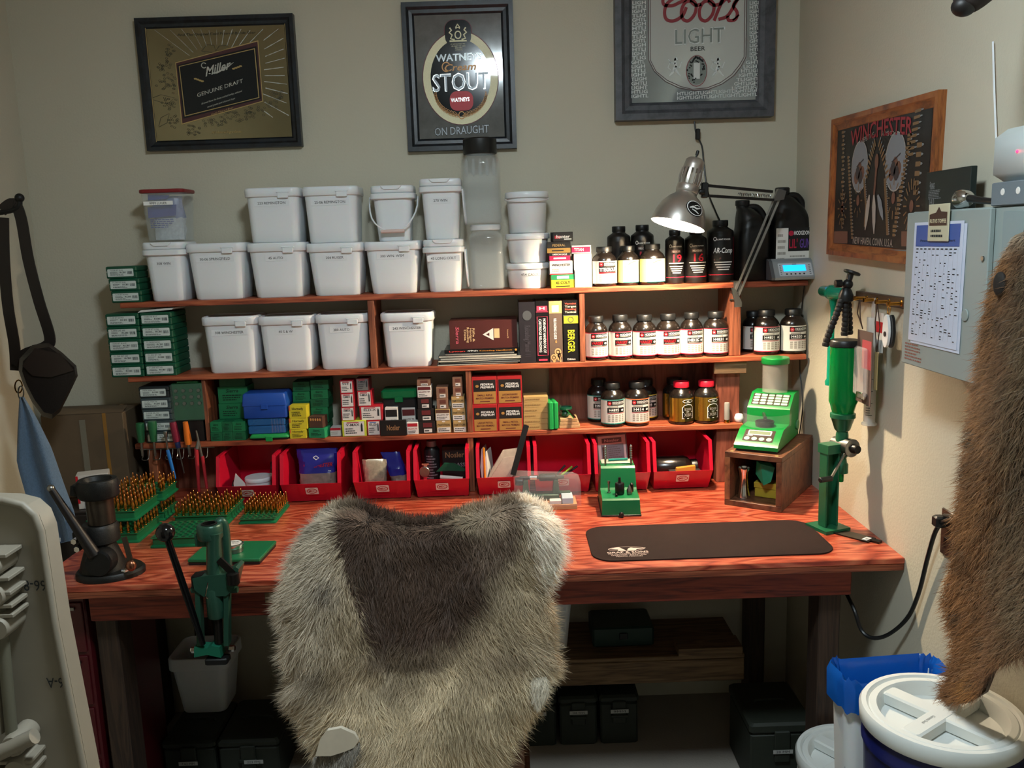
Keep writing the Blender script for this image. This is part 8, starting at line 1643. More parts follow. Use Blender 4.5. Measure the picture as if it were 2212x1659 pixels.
# blue towel
tw = MB(); TY = -0.525
L_ = [(42, 858), (38, 920), (36, 1000), (60, 1085), (100, 1150), (112, 1178)]; R_ = [(50, 858), (78, 905), (110, 970), (134, 1040), (160, 1110), (168, 1165)]
def along(pl, k):
    x = k*(len(pl)-1); i = min(int(x), len(pl)-2); f = x-i; return (pl[i][0]+(pl[i+1][0]-pl[i][0])*f, pl[i][1]+(pl[i+1][1]-pl[i][1])*f)
secs = []
for i in range(19):
    k = i/18; l, r = along(L_, k), along(R_, k); ring = []
    for j in range(13):
        s_ = j/12; u, v = l[0]+(r[0]-l[0])*s_, l[1]+(r[1]-l[1])*s_; ring.append(P(u, v, y=TY-0.018*math.sin(s_*PI*3+k*2)*(0.3+k)))
    secs.append(ring)
back = [[p+Vector((0, 0.006, 0)) for p in r] for r in secs]
m_ = MB(); m_.loft([f+list(reversed(b)) for f, b in zip(secs, back)])
t = ob('blue_towel', m_, mat('blue_terry', '#5a6f84', 0.95, var=0.25, vscale=160, bump=0.8, bscale=500, sheen=0.3), None, 60); tag(t, 'faded blue terry towel hanging by its corner from a ring', 'towel')
ob('care_tag', MB().box(0, 0.02, -0.002, 0.0, 0, 0.012).xf(Matrix.Translation(P(118, 1170, y=TY-0.02))), M_paper, t); ob('hanging_ring', MB().tube([P(45+6*math.sin(a), 848+14*math.cos(a), y=TY) for a in [2*PI*i/14 for i in range(15)]], 0.002, 6), M_steel, t)

# ================================================================== under the bench
M_can = mat('olive_drab_paint', '#252a22', 0.6, var=0.2, vscale=30); M_canlab = mat('can_label', '#a9aaa6', 0.6)
def ammocan(label, x0, x1, y0, y1, h, z0=0.0, lab=None, txt='30-06'):
    t = thing('ammo_can', label, 'ammo can', ((x0+x1)/2, (y0+y1)/2, z0+0.0004), 0, 'ammo cans under the bench'); w, d = x1-x0, y1-y0
    ob('can_body', MB().box(-w/2+0.004, w/2-0.004, -d/2+0.004, d/2-0.004, 0, h*0.84, 0, 0.006), M_can, t, 30); ob('lid', MB().box(-w/2, w/2, -d/2, d/2, h*0.845, h, 0, 0.008), M_can, t, 30)
    ob('latch', MB().box(-0.025, 0.025, -d/2-0.008, -d/2+0.003, h*0.45, h*0.9, 0, 0.003).box(-0.03, 0.03, -d/2-0.012, -d/2-0.003, h*0.58, h*0.64, 0, 0.002), M_can, t, 30); ob('carry_handle', MB().tube(spline([(-0.05, 0, h), (-0.04, 0, h+0.008), (0.04, 0, h+0.008), (0.05, 0, h)], 3), 0.004, 8), M_can, t)
    if lab:
        F = Flat((lab[0], -d/2-0.0125, h*lab[1])); m_ = MB(); d_rect(m_, F, -0.032, 0.032, -0.007, 0.007, 0, 1); L2 = ob('name_tape', m_, M_canlab, t, 0, fix=False); m_ = MB(); d_text(m_, F, txt, 0, -0.004, 0.008, 0, 2, 0, 'C', 0.045); ob('lettering', m_, M_ink, L2, 0, fix=False)
    return t
def canx(u, v, z): return P(u, v, z=z)
a = P(347, 1605, z=0.18); b_ = P(462, 1603, z=0.18); ammocan('olive ammo can with name tape under the white pail', a.x, b_.x, a.y, a.y+0.26, 0.18, 0, (0.0, 0.60), '7.62 MM'); c = P(464, 1602, z=0.18); d = P(600, 1600, z=0.18); ammocan('olive ammo can with name tape beside the one under the white pail', c.x+0.003, d.x, c.y, c.y+0.27, 0.18, 0, (0.02, 0.60), '223 FMJ')
for i, (u0, u1) in enumerate(((1117, 1202), (1206, 1292), (1295, 1382))):
    a, b_ = P(u0, 1508, z=0.19), P(u1, 1508, z=0.19); ammocan(['olive ammo can under the lower deck, next to the chair', 'olive ammo can under the lower deck, middle of three', 'olive ammo can under the lower deck, farthest from the chair'][i], a.x, b_.x, -0.33, -0.07, 0.19, 0, (0.0, 0.72), ['45 ACP', '308 WIN', '9MM'][i])
a = P(1620, 1566, z=0.24); b_ = P(1757, 1556, z=0.24); ammocan('big olive ammo can standing alone by the bench leg', a.x, b_.x, a.y, a.y+0.27, 0.24, 0, (0.0, 0.62), '20 MM')
# white pail below the press
zq = 0.181; a, b_ = P(389, 1548, z=zq), P(482, 1548, z=zq); yy = a.y; tw_ = P(500, 1425, y=yy).x-P(367, 1425, y=yy).x; hh = P(430, 1424, y=yy).z-zq
t = thing('square_pail', 'open square white pail standing on an ammo can below the press', 'pail', ((a.x+b_.x)/2, yy+0.09, zq+0.0004)); wb = b_.x-a.x; S = lambda w, r, z: [(x, y, z) for x, y in rr(w, w*0.9, r, 5)]
ob('body', MB().loft([S(wb*0.97, 0.025, 0), S(wb, 0.025, 0.004), S(tw_*0.96, 0.03, hh), S(tw_*0.92, 0.028, hh), S(wb*0.93, 0.022, 0.008)], caps=(1, 1)), M_pail, t, 50); ob('rim', MB().loft([S(tw_*0.955, 0.03, hh-0.045), S(tw_, 0.032, hh-0.042), S(tw_, 0.032, hh-0.004), S(tw_*0.97, 0.03, hh+0.001), S(tw_*0.93, 0.028, hh+0.001), S(tw_*0.93, 0.028, hh-0.004)], caps=(0, 0)), M_pail, t, 50)
# white bin on the lower deck behind the chair
a = P(1236, 1298, y=-0.30); t = thing('white_bin', 'white plastic bin on the lower deck behind the chair', 'bin', (a.x-0.09, -0.22, 0.3504)); hh = a.z-0.352; ob('body', MB().loft([[(x, y, 0) for x, y in rr(0.14, 0.12, 0.02, 4)], [(x, y, hh) for x, y in rr(0.18, 0.15, 0.02, 4)]]), M_pail, t, 40); ob('rim', MB().loft([[(x, y, hh-0.012) for x, y in rr(0.19, 0.16, 0.02, 4)], [(x, y, hh+0.002) for x, y in rr(0.19, 0.16, 0.02, 4)]]), M_pail, t, 40)
t = thing('green_case', 'dark green case lying on the lower deck', 'case', (0.52, -0.2, 0.3504)); ob('case_body', MB().box(-0.11, 0.11, -0.08, 0.08, 0, 0.075, 0, 0.006), mat('murky_green', '#16302a', 0.5), t); ob('latch', MB().box(-0.015, 0.015, -0.086, -0.0795, 0.03, 0.055, 0, 0.002), M_blackp, t)
tag(ob('lumber_offcut', MB().box(0.70, 0.925, -0.37, -0.365+0.09, 0, 0.03, 0, 0.002), W_dark, None, 0, loc=(0, 0, 0.3504)), 'short offcut of lumber lying on the lower deck', 'board')
t = thing('power_strip', 'black power strip with a small red light under the bench apron', 'power strip', (P(1677, 1283, y=-0.86).x, -0.8605, P(1677, 1283, y=-0.86).z)); ob('strip_body', MB().box(-0.24, 0.006, 0.001, 0.03, -0.002, 0.022, 0, 0.003), M_blackp, t); ob('red_light', MB().ball((0, -0.0015, 0.002), 0.0025, 8, 6), mat('red_led', '#ff3050'), t)
# red tool chest beside the leg
x0, x1 = P(128, 1350, y=-0.86).x, P(192, 1350, y=-0.86).x; t = thing('tool_chest', 'dark red steel tool chest under the end of the bench', 'tool chest', ((x0+x1)/2, -0.64, 0)); w = x1-x0; M_tc = mat('dark_red_enamel', '#4a1016', 0.35)
ob('cabinet', MB().box(-w/2, w/2-0.004, -0.22, 0.22, 0.0, 0.86, 0, 0.004), M_tc, t)
for i in range(5): dr_ = ob('drawer', MB().box(-w/2+0.006, w/2-0.012, -0.2265, -0.2202, 0.04+i*0.162, 0.19+i*0.162, 0, 0.002), M_tc, t); ob('drawer_pull', MB().box(-w/2+0.02, w/2-0.03, -0.234, -0.2266, 0.17+i*0.162, 0.178+i*0.162), M_steel, dr_)

# ================================================================== buckets and waste bin
M_lidw = mat('white_lid_plastic', '#d3d7d4', 0.33)
def bucket(label, x, y, z0, R, h, mt, zlid):
    t = thing('lidded_bucket', label, 'bucket', (x, y, z0+0.0004), 0, 'round buckets by the side wall')
    ob('body', MB().lathe([(R*0.86, 0), (R*0.88, 0.004), (R*0.95, h-0.06), (R*0.98, h-0.055), (R*0.98, h-0.045), (R*0.955, h-0.04), (R*0.96, h)], 48, caps=(1, 0)), mt, t, 40)
    ob('lid_ring', MB().lathe([(R, h-0.012), (R*1.01, h-0.01), (R*1.02, h+0.016), (R*0.99, h+0.024), (R*0.93, h+0.024), (R*0.90, h+0.018)], 56, caps=(0, 0)), M_lidw, t, 40)
    lid = MB().lathe([(R*0.899, h+0.0175), (R*0.88, h+0.021), (R*0.80, h+0.021), (R*0.77, h+0.015), (R*0.74, h-0.010), (0.001, h-0.010)], 56, caps=(0, 1)); L2 = ob('lid_disc', lid, M_lidw, t, 30)
    for a, e in ((0.6, 0), (0.6+PI/2, 0.001)):   # raised grip cross
        m_ = MB(); m_.box(-R*0.775, R*0.775, -R*0.13, R*0.13, h-0.0099, h+0.0195-e, 0, 0.004); m_.xf(Matrix.Rotation(a, 4, 'Z')); ob('grip_bar', m_, M_lidw, L2, 30)
    m_ = MB(); F = Flat((0, 0, h+0.0197), (math.cos(0.6+PI), math.sin(0.6+PI), 0), (-math.sin(0.6+PI), math.cos(0.6+PI), 0)); d_text(m_, F, 'Gamma Seal', 0.05, -0.004, 0.007, 0, 1, 0, 'C', 0.045); ob('lettering', m_, M_grey, L2, 0, fix=False)
    t['top'] = z0+h+0.024; return t
bl = bucket('white bucket under the dark blue one', 1.03, -1.5, 0.0, 0.160, 0.375, M_pail, 0)
bucket('dark blue bucket with a white screw lid on top of a white bucket', 1.03, -1.5, bl['top'], 0.1600, 0.375, mat('navy_plastic', '#141a4e', 0.3), 0)
bucket('low white lidded bucket behind the waste bin', 1.045, -1.03, 0.0, 0.148, 0.37, M_pail, 0)
t = thing('waste_bin', 'slim white waste bin with a blue liner', 'waste bin', (1.028, -1.262, 0.0)); S = lambda w, d_, z: [(x, y, z) for x, y in rr(w, d_, 0.03, 6)]
TZ = 0.74
ob('bin_body', MB().loft([S(0.19, 0.085, 0.0), S(0.192, 0.087, 0.004), S(0.25, 0.115, TZ), S(0.244, 0.109, TZ), S(0.187, 0.081, 0.01)], caps=(1, 1)), M_pail, t, 40)
rn = random.Random(6); rings = []
for z_, k in ((TZ-0.25, -0.012), (TZ-0.06, -0.01), (TZ+0.012, -0.006), (TZ+0.03, 0.004), (TZ+0.012, 0.012), (TZ-0.05, 0.011)):
    rings.append([(x+rn.uniform(-.004, .004), y+rn.uniform(-.003, .003), z_+rn.uniform(-.007, .007)) for x, y in rr(0.25+2*k, 0.115+2*k, 0.03+max(k, -.012), 9)])
o = ob('liner', MB().loft(rings, caps=(1, 0)), mat('blue_film', '#1158b4', 0.22, trans=0.15), t, 60)
tag(ob('cardboard_scrap', MB().box(-0.02, 0.02, -0.012, 0.012, 0, 0.006), mat('olive_card', '#6d6434', 0.6), None, 0, loc=(1.05, -1.255, TZ-0.2)), 'olive scrap of card lying in the waste bin', 'scrap')

# ================================================================== folding table standing on end
FY = -1.9
t = thing('folding_table', 'off-white plastic folding table standing on end, underside with folded legs', 'table', (-0.80, FY, 0.0)); q = lambda u, v, y=FY: P(u, v, y=y)-t.location
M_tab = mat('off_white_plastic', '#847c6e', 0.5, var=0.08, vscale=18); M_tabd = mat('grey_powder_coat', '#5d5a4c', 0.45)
top = [(-60, 1078), (20, 1080), (60, 1090), (85, 1112), (98, 1145)]
edge = [q(*p) for p in top]+[q(128, 1345), q(190, 1660)]; zb_ = -t.location.z
e2 = [(p.x, p.z) for p in edge]; xr_ = e2[-1][0]+(e2[-1][0]-e2[-2][0])/(e2[-2][1]-e2[-1][1])*(e2[-1][1]-0.0)
poly = [(-0.42, 0.0), (xr_*1.0-0.02, 0.0)]+list(reversed(e2))+[(-0.42, e2[0][1])]
ob('table_top', MB().prism(poly, 0.0, 0.035), M_tab, t, 30)
rim = [p for p in reversed(e2)]
m_ = MB().tube([(a[0]-0.006, -0.002, a[1]) for a in rim], 0.006, 10)
ob('rim_lip', m_, M_tab, t, 40)
xs = [q(40, 1400).x, q(8, 1300).x]
ob('leg_tube', MB().tube([(q(14, 1180).x, -0.03, q(14, 1180).z), (q(48, 1560).x, -0.03, q(48, 1560).z)], 0.009, 12), M_tabd, t); ob('leg_tube', MB().tube([(q(-10, 1190).x, -0.03, q(0, 1190).z), (q(20, 1560).x, -0.03, q(20, 1560).z)], 0.009, 12), M_tab, t)
for v in (1180, 1228, 1258, 1285, 1305, 1612, 1635):
    c = q(18+(v-1180)*0.12, v); ob('rib', MB().box(c.x-0.08, c.x+0.022, -0.045, -0.0005, c.z-0.003, c.z+0.003, 0, 0.001), M_tab, t, 25)
for v in (1200, 1262, 1330, 1575, 1625):
    c = q(12+(v-1180)*0.13, v); ob('bracket_boss', MB().lathe([(0.016, -0.05), (0.018, -0.045), (0.018, -0.0005)], 16, (c.x, 0, c.z), ax='y'), M_tab, t, 40)
ob('cross_bar', MB().tube([q(-30, 1640, FY-0.05), q(75, 1590, FY-0.05)], 0.012, 12), M_tab, t)
for s_, u, v in (('66-8', 76, 1264), ('66-A', 126, 1474)):
    c = q(u, v); F = Flat((c.x, -0.0005, c.z), (-1, 0, 0.04), (0, 0, -1)); F.n = Vector((0, -1, 0)); m_ = MB(); d_text(m_, F, s_, 0, -0.008, 0.017, 0, 1, 0, 'C', 0.036); ob('marker_number', m_, M_ink, t, 0, fix=False)

# ================================================================== chair
W_ch = wood('chair_wood', '#2e1a10', '#4a2b1a', '#5a3a26', (6, 6, 2), 3, 0.45, 4)
CX = -0.075; CYB = -1.262
t = thing('wooden_chair', 'high backed wooden chair under the draped hide', 'chair', (CX, CYB, 0))
for s_ in (-1, 1): ob('back_leg', MB().bar((s_*0.20, 0.0, 0.0), (s_*0.205, -0.02, 1.13), 0.035, 0.035, (0, 1, 0)), W_ch, t, 25); ob('front_leg', MB().bar((s_*0.21, 0.42, 0), (s_*0.21, 0.42, 0.44), 0.038, 0.038, (0, 1, 0)), W_ch, t, 25)
ob('seat', MB().box(-0.235, 0.235, -0.01, 0.45, 0.44, 0.48, 0, 0.008), W_ch, t)
for z_ in (0.62, 0.85, 1.08): ob('back_slat', MB().box(-0.186, 0.186, -0.03, -0.012, z_-0.045, z_+0.045, 0, 0.004), W_ch, t)
for z_ in (0.2, 0.28): ob('stretcher', MB().box(-0.185, 0.185, -0.01, 0.01, z_-0.012, z_+0.012, 0, 0.003), W_ch, t)

# ================================================================== fur
def fur_mat(name, rough=0.6):
    m = bpy.data.materials.new(name); m.use_nodes = True; nt = m.node_tree; b = nt.nodes['Principled BSDF']
    a = nt.nodes.new('ShaderNodeVertexColor'); a.layer_name = 'coat'; nt.links.new(a.outputs['Color'], b.inputs['Base Color'])
    b.inputs['Roughness'].default_value = rough; b.inputs['Specular IOR Level'].default_value = 0.25; b.inputs['Sheen Weight'].default_value = 0.15
    return m
def coons(top, bot, left, right, n, k):
    """grid of photo points inside four border lines"""
    def al(pl, t):
        L = [0]
        for a, b in zip(pl, pl[1:]): L.append(L[-1]+math.hypot(b[0]-a[0], b[1]-a[1]))
        s = t*L[-1]
        for i in range(len(pl)-1):
            if s <= L[i+1] or i == len(pl)-2:
                f = (s-L[i])/max(1e-9, L[i+1]-L[i]); return np.array([pl[i][0]+(pl[i+1][0]-pl[i][0])*f, pl[i][1]+(pl[i+1][1]-pl[i][1])*f])
    G = np.zeros((n+1, k+1, 2)); c00, c10, c01, c11 = map(np.array, (top[0], top[-1], bot[0], bot[-1]))
    for i in range(n+1):
        r = i/n; l, rt = al(left, r), al(right, r)
        for j in range(k+1):
            s = j/k; G[i, j] = (1-r)*al(top, s)+r*al(bot, s)+(1-s)*l+s*rt-((1-r)*(1-s)*c00+(1-r)*s*c10+r*(1-s)*c01+r*s*c11)
    return G
def mesh_np(name, V, Fq, col, mt, parent=None):
    me = bpy.data.meshes.new(name); nv = len(V); nf = len(Fq); k = Fq.shape[1]
    me.vertices.add(nv); me.vertices.foreach_set('co', V.astype(np.float32).ravel()); me.loops.add(nf*k); me.loops.foreach_set('vertex_index', Fq.astype(np.int32).ravel())
    me.polygons.add(nf); me.polygons.foreach_set('loop_start', np.arange(0, nf*k, k, dtype=np.int32)); me.polygons.foreach_set('loop_total', np.full(nf, k, np.int32))
    me.polygons.foreach_set('use_smooth', np.ones(nf, bool)); me.update(calc_edges=True)
    ca = me.color_attributes.new('coat', 'FLOAT_COLOR', 'POINT'); ca.data.foreach_set('color', np.concatenate([col, np.ones((nv, 1))], 1).astype(np.float32).ravel())
    me.materials.append(mt); o = bpy.data.objects.new(name, me); C.objects.link(o)
    if parent is not None: o.parent = parent
    return o
def strands(roots, nrm, comb, length, width, col, rng, lift=0.35, curl=0.35, tip=1.15, root=0.6):
    """each hair a tapered three-joint blade that leaves the skin and bends along the comb direction"""
    n = len(roots); d = comb+rng.normal(0, curl, (n, 3)); d /= np.linalg.norm(d, axis=1, keepdims=True)
    d1 = nrm*lift*1.6+d*0.7+rng.normal(0, .12, (n, 3)); d1 /= np.linalg.norm(d1, axis=1, keepdims=True); d2 = nrm*lift*0.5+d; d2 /= np.linalg.norm(d2, axis=1, keepdims=True)
    L = length[:, None]; p1 = roots+d1*L*0.4; p2 = p1+d2*L*0.6
    side = np.cross(d2, nrm); side /= (np.linalg.norm(side, axis=1, keepdims=True)+1e-9); w = width[:, None]
    V = np.stack([roots-side*w, roots+side*w, p1-side*w*0.8, p1+side*w*0.8, p2], 1).reshape(-1, 3)
    b = np.arange(n)[:, None]*5; T = np.concatenate([b+np.array([[0, 1, 3]]), b+np.array([[0, 3, 2]]), b+np.array([[2, 3, 4]])], 0)
    c = np.stack([col*root, col*root, col, col, np.clip(col*tip, 0, 1)], 1).reshape(-1, 3)
    return V, T, c
def sample_grid(X, N, rng, n):
    """random points on a grid surface with interpolated normals; also their grid coordinates"""
    a, b = X.shape[0]-1, X.shape[1]-1
    area = np.linalg.norm(np.cross(X[1:, :-1]-X[:-1, :-1], X[:-1, 1:]-X[:-1, :-1]), axis=2).ravel(); idx = rng.choice(a*b, n, p=area/area.sum()); i, j = idx//b, idx % b
    f, g = rng.random(n), rng.random(n)
    def mix(A): return (A[i, j]*((1-f)*(1-g))[:, None]+A[i+1, j]*(f*(1-g))[:, None]+A[i, j+1]*((1-f)*g)[:, None]+A[i+1, j+1]*(f*g)[:, None])
    return mix(X), mix(N), (i+f)/a, (j+g)/b
def grid_normals(X, toward):
    du = np.gradient(X, axis=0); dv = np.gradient(X, axis=1); n = np.cross(dv, du); n /= np.linalg.norm(n, axis=2, keepdims=True)+1e-9
    s = np.sign((n*(toward-X)).sum(2, keepdims=True)); return n*np.where(s == 0, 1, s)
def vnoise(x, y, seed):
    r = np.random.default_rng(seed).random((64, 64)); xi, yi = np.floor(x).astype(int), np.floor(y).astype(int); fx, fy = x-xi, y-yi; fx = fx*fx*(3-2*fx); fy = fy*fy*(3-2*fy)
    g = lambda a, b: r[a % 64, b % 64]; return (g(xi, yi)*(1-fx)+g(xi+1, yi)*fx)*(1-fy)+(g(xi, yi+1)*(1-fx)+g(xi+1, yi+1)*fx)*fy
def LN(h): return np.array(lin(h))

# ---- pale hide over the chair back
rng = np.random.default_rng(11)
S5 = lambda pts: [(560+x*0.367, 1050+y*0.367) for x, y in pts]
top = S5([(330, 230), (420, 165), (515, 140), (600, 155), (700, 200), (880, 250), (1060, 245), (1200, 190), (1380, 140), (1490, 112), (1600, 125), (1720, 190)])
left = S5([(330, 230), (230, 400), (185, 560), (150, 720), (205, 850), (180, 970), (230, 1090), (195, 1225), (300, 1330), (330, 1450), (400, 1560), (470, 1700)])
right = S5([(1720, 190), (1750, 380), (1690, 520), (1640, 600), (1690, 740), (1680, 930), (1720, 1060), (1650, 1110), (1600, 1260), (1520, 1340), (1450, 1480), (1360, 1700)])
bot = S5([(470, 1700), (700, 1690), (900, 1660), (1150, 1650), (1360, 1700)])
n_, k_ = 56, 48; G = coons(top, bot, left, right, n_, k_)
X = np.zeros((n_+1, k_+1, 3)); rr_, ss_ = np.meshgrid(np.linspace(0, 1, n_+1), np.linspace(0, 1, k_+1), indexing='ij')
for i in range(n_+1):
    for j in range(k_+1):
        r, s = i/n_, j/k_; e = abs(2*s-1)
        fold = 0.022/(1+math.exp((s-(0.27+0.10*r))*70)) if r > 0.02 else 0.0
        yy = -1.318-fold+0.10*max(0, e-0.72)**2*8*(1-0.4*r)-0.018*math.sin(s*9+r*4)*r-0.02*math.sin(r*7+s*3)*r
        if r < 0.06: yy += 0.03*(1-r/0.06)**2
        X[i, j] = P(G[i, j, 0], G[i, j, 1], y=yy)
N = grid_normals(X, np.array(CAM))
def hide_col(u, v):
    """coat colour by place on the skin: dark saddle, grey flank, tan rump, white leg"""
    x, y = (u-560)/0.367, (v-1050)/0.367; nz = (vnoise(x/110, y/110, 1)-0.5)+0.5*(vnoise(x/40, y/40, 2)-0.5)
    c = np.tile(LN('#ab9c83'), (len(u), 1))
    def blend(m, h):
        nonlocal c; m = np.clip(m, 0, 1)[:, None]; c = c*(1-m)+LN(h)*m
    blend((y-1000)/300+nz, '#c6b89c'); blend((440-x)/200+0.25-(y-900)/900+nz*0.9, '#b3a998')
    dx, dy = (x-900)/470, (y-560)/400; dx2, dy2 = (x-620)/330, (y-340)/260
    sd = np.maximum(1.25-np.hypot(dx+0.25*dy, dy), 1.15-np.hypot(dx2, dy2)); blend((sd*2.6+nz*0.8)*(x > 455+np.clip(y-200, 0, 700)*0.2), '#4a3a30')
    blend(1.2-np.hypot((x-1420)/240, (y-260)/230)*1.1+nz, '#5b4c40'); blend(1.0-np.hypot((x-1380)/90, (y-170)/90)*0.9, '#a08e7a')
    blend((x-1530)/70+(260-y)/600+nz*0.6-np.clip((y-520)/120, 0, 3), '#e6ddcf'); blend(1-np.hypot((x-800)/190, (y-980)/130)+nz*1.6, '#5e5142'); blend(0.9-np.hypot((x-400)/130, (y-1080)/150)+nz*1.3, '#5f5548')
    blend(0.9-np.hypot((x-370)/110, (y-620)/150)+nz*1.3, '#5e5750'); blend(1-np.hypot((x-1440)/170, (y-980)/90)+nz, '#7d6d5c'); blend(1-np.hypot((x-300)/90, (y-850)/180)+nz*0.5, '#c3b9a6')
    blend(1.0-np.hypot((x-1600)/110, (y-1060)/120)+nz*0.5, '#cfc4ae'); blend((y-1480)/120*(x < 640)+nz*0.4-0.2, '#cfc6b6')
    return np.clip(c*np.array([1.12, 1.06, 1.0])*(1+0.45*nz[:, None]), 0, 1)
M_fur = fur_mat('pale_fur')
hide = thing('animal_hide', 'long haired grey, brown and white animal hide draped over the chair', 'hide', (0, 0, 0))
# skin: front sheet, back sheet and the piece that hangs over the back of the chair
back_rows = []
for q_, (dy, dz) in enumerate(((0.035, 0.008), (0.07, 0.0), (0.085, -0.06), (0.09, -0.16))): back_rows.append(X[0]+np.array([0, dy+(-1.29-0)*0, dz]))
skin = np.concatenate([np.array(list(reversed(back_rows))), X], 0); gu = np.concatenate([np.repeat(G[:1], 4, 0), G], 0)
nr, nc = skin.shape[:2]; off = skin.copy(); off[:, :, 1] += 0.006; off[:4, :, 1] -= 0.012; off[:2, :, 2] -= 0.0
V = np.concatenate([skin.reshape(-1, 3), off.reshape(-1, 3)], 0); idx = np.arange(nr*nc).reshape(nr, nc); A = idx[:-1, :-1].ravel(); B = idx[:-1, 1:].ravel(); Cc = idx[1:, 1:].ravel(); D = idx[1:, :-1].ravel(); m0 = nr*nc
Q = [np.stack([A, D, Cc, B], 1), np.stack([A, B, Cc, D], 1)+m0]
for e in (idx[0], idx[-1], idx[:, 0], idx[:, -1]): Q.append(np.stack([e[:-1], e[1:], e[1:]+m0, e[:-1]+m0], 1))
cl = hide_col(gu[:, :, 0].ravel(), gu[:, :, 1].ravel())*0.55; mesh_np('hide_skin', V, np.concatenate(Q, 0), np.concatenate([cl, cl], 0), M_fur, hide)
nh = 110000; R0, NN, fr, fs = sample_grid(X, N, rng, nh)
px = np.array([G[np.clip((fr*n_).astype(int), 0, n_), np.clip((fs*k_).astype(int), 0, k_)]])[0]; px = px+rng.normal(0, 3, px.shape)
col = hide_col(px[:, 0], px[:, 1])*rng.uniform(0.7, 1.3, (nh, 1))
ex = (fs-0.5)*2; sw = (vnoise(fs*7, fr*9, 21)-0.5)*2.6; comb = np.stack([0.9*np.sign(ex)*np.abs(ex)**1.5+sw, np.zeros(nh), -1.0+0.35*np.sin(fs*11+fr*3)+1.1*np.clip(0.10-fr, 0, 1)*8], 1); comb -= NN*(comb*NN).sum(1, keepdims=True); comb /= np.linalg.norm(comb, axis=1, keepdims=True)+1e-9
Ln = rng.uniform(0.018, 0.042, nh)*(1+0.6*np.clip(np.abs(ex)-0.75, 0, 1)*3)*(0.8+0.6*fr); V, T, c = strands(R0, NN, comb, Ln, rng.uniform(0.0004, 0.0008, nh), col, rng)
o = mesh_np('fur', V, T, c, M_fur, hide); o['kind'] = 'stuff'
# border fringe
bd = []; 
for (ii, jj, dirn) in ((np.arange(n_+1), np.zeros(n_+1, int), (-1, 0, -0.5)), (np.arange(n_+1), np.full(n_+1, k_), (1, 0, -0.5)), (np.zeros(k_+1, int), np.arange(k_+1), (0, 0, 1)), (np.full(k_+1, n_), np.arange(k_+1), (0, 0, -1))):
    m = 9000 if dirn[2] == 1 else 4200; t_ = rng.random(m)*(len(ii)-1.001); a = t_.astype(int); f = (t_-a)[:, None]; p0 = X[ii[a], jj[a]]*(1-f)+X[ii[a+1], jj[a+1]]*f; g0 = G[ii[a], jj[a]]*(1-f)+G[ii[a+1], jj[a+1]]*f
    cl = hide_col(g0[:, 0], g0[:, 1])*rng.uniform(0.75, 1.3, (m, 1)); cm = np.tile(np.array(dirn, float), (m, 1)); nm = np.tile(np.array([0., -1, 0]), (m, 1)); p0 = p0+rng.normal(0, 0.003, p0.shape)+(np.stack([np.zeros(m), rng.uniform(0, 0.05, m), np.full(m, 0.003)], 1) if dirn[2] == 1 else 0)
    bd.append(strands(p0, nm, cm, rng.uniform(0.012, 0.055 if dirn[2] != 1 else 0.026, m), rng.uniform(0.0004, 0.0008, m), cl, rng, lift=0.25, curl=0.45))
V, T, c, k0 = [], [], [], 0
for v, t_, cc in bd: V.append(v); T.append(t_+k0); c.append(cc); k0 += len(v)
o = mesh_np('fur_fringe', np.concatenate(V), np.concatenate(T), np.concatenate(c), M_fur, hide); o['kind'] = 'stuff'
# bare leg flap at the bottom and a pale leg strip at the other side
def flap(nm, pts, y, th, mt): a = [P(560+u*0.367, 1050+v*0.367, y=y-0.01*math.sin(i)) for i, (u, v) in enumerate(pts)]; return ob(nm, MB().loft([a, [p+Vector((0, th, 0)) for p in a]]), mt, hide, 40)
flap('bare_leg_flap', [(355, 1500), (400, 1440), (480, 1425), (560, 1460), (585, 1500), (560, 1540), (500, 1565), (420, 1590), (330, 1590)], -1.375, 0.01, mat('bare_hide', '#d6cbb8', 0.7, var=0.1, vscale=30))
for nm, pts, hcol, down in (('leg_tuft', [(320, 1595), (330, 1650), (440, 1640), (540, 1630), (585, 1560), (590, 1505)], '#8a8378', 0.03), ('leg_tuft', [(1605, 1130), (1690, 1120), (1690, 1200), (1640, 1280), (1610, 1230)], '#d2c7b2', 0.03)):
    y_ = -1.36 if nm == 'leg_tuft' and pts[0][0] < 1000 else -1.31; a = [np.array(P(560+u*0.367, 1050+v*0.367, y=y_)) for u, v in pts]; cen = sum(a)/len(a); m = 2600; tri = rng.integers(0, len(a), m); w1, w2 = rng.random(m), rng.random(m); sw = w1+w2 > 1; w1[sw], w2[sw] = 1-w1[sw], 1-w2[sw]
    aa = np.array(a); p0 = cen+(aa[tri]-cen)*w1[:, None]+(aa[(tri+1) % len(a)]-cen)*w2[:, None]; cl = np.tile(LN(hcol), (m, 1))*rng.uniform(0.6, 1.25, (m, 1))
    V, T, c = strands(p0, np.tile([0., -1, 0], (m, 1)), np.tile([0., 0, -1], (m, 1)), rng.uniform(0.012, 0.03, m), rng.uniform(0.0004, 0.0008, m), cl, rng); o = mesh_np(nm, V, T, c, M_fur, hide); o['kind'] = 'stuff'

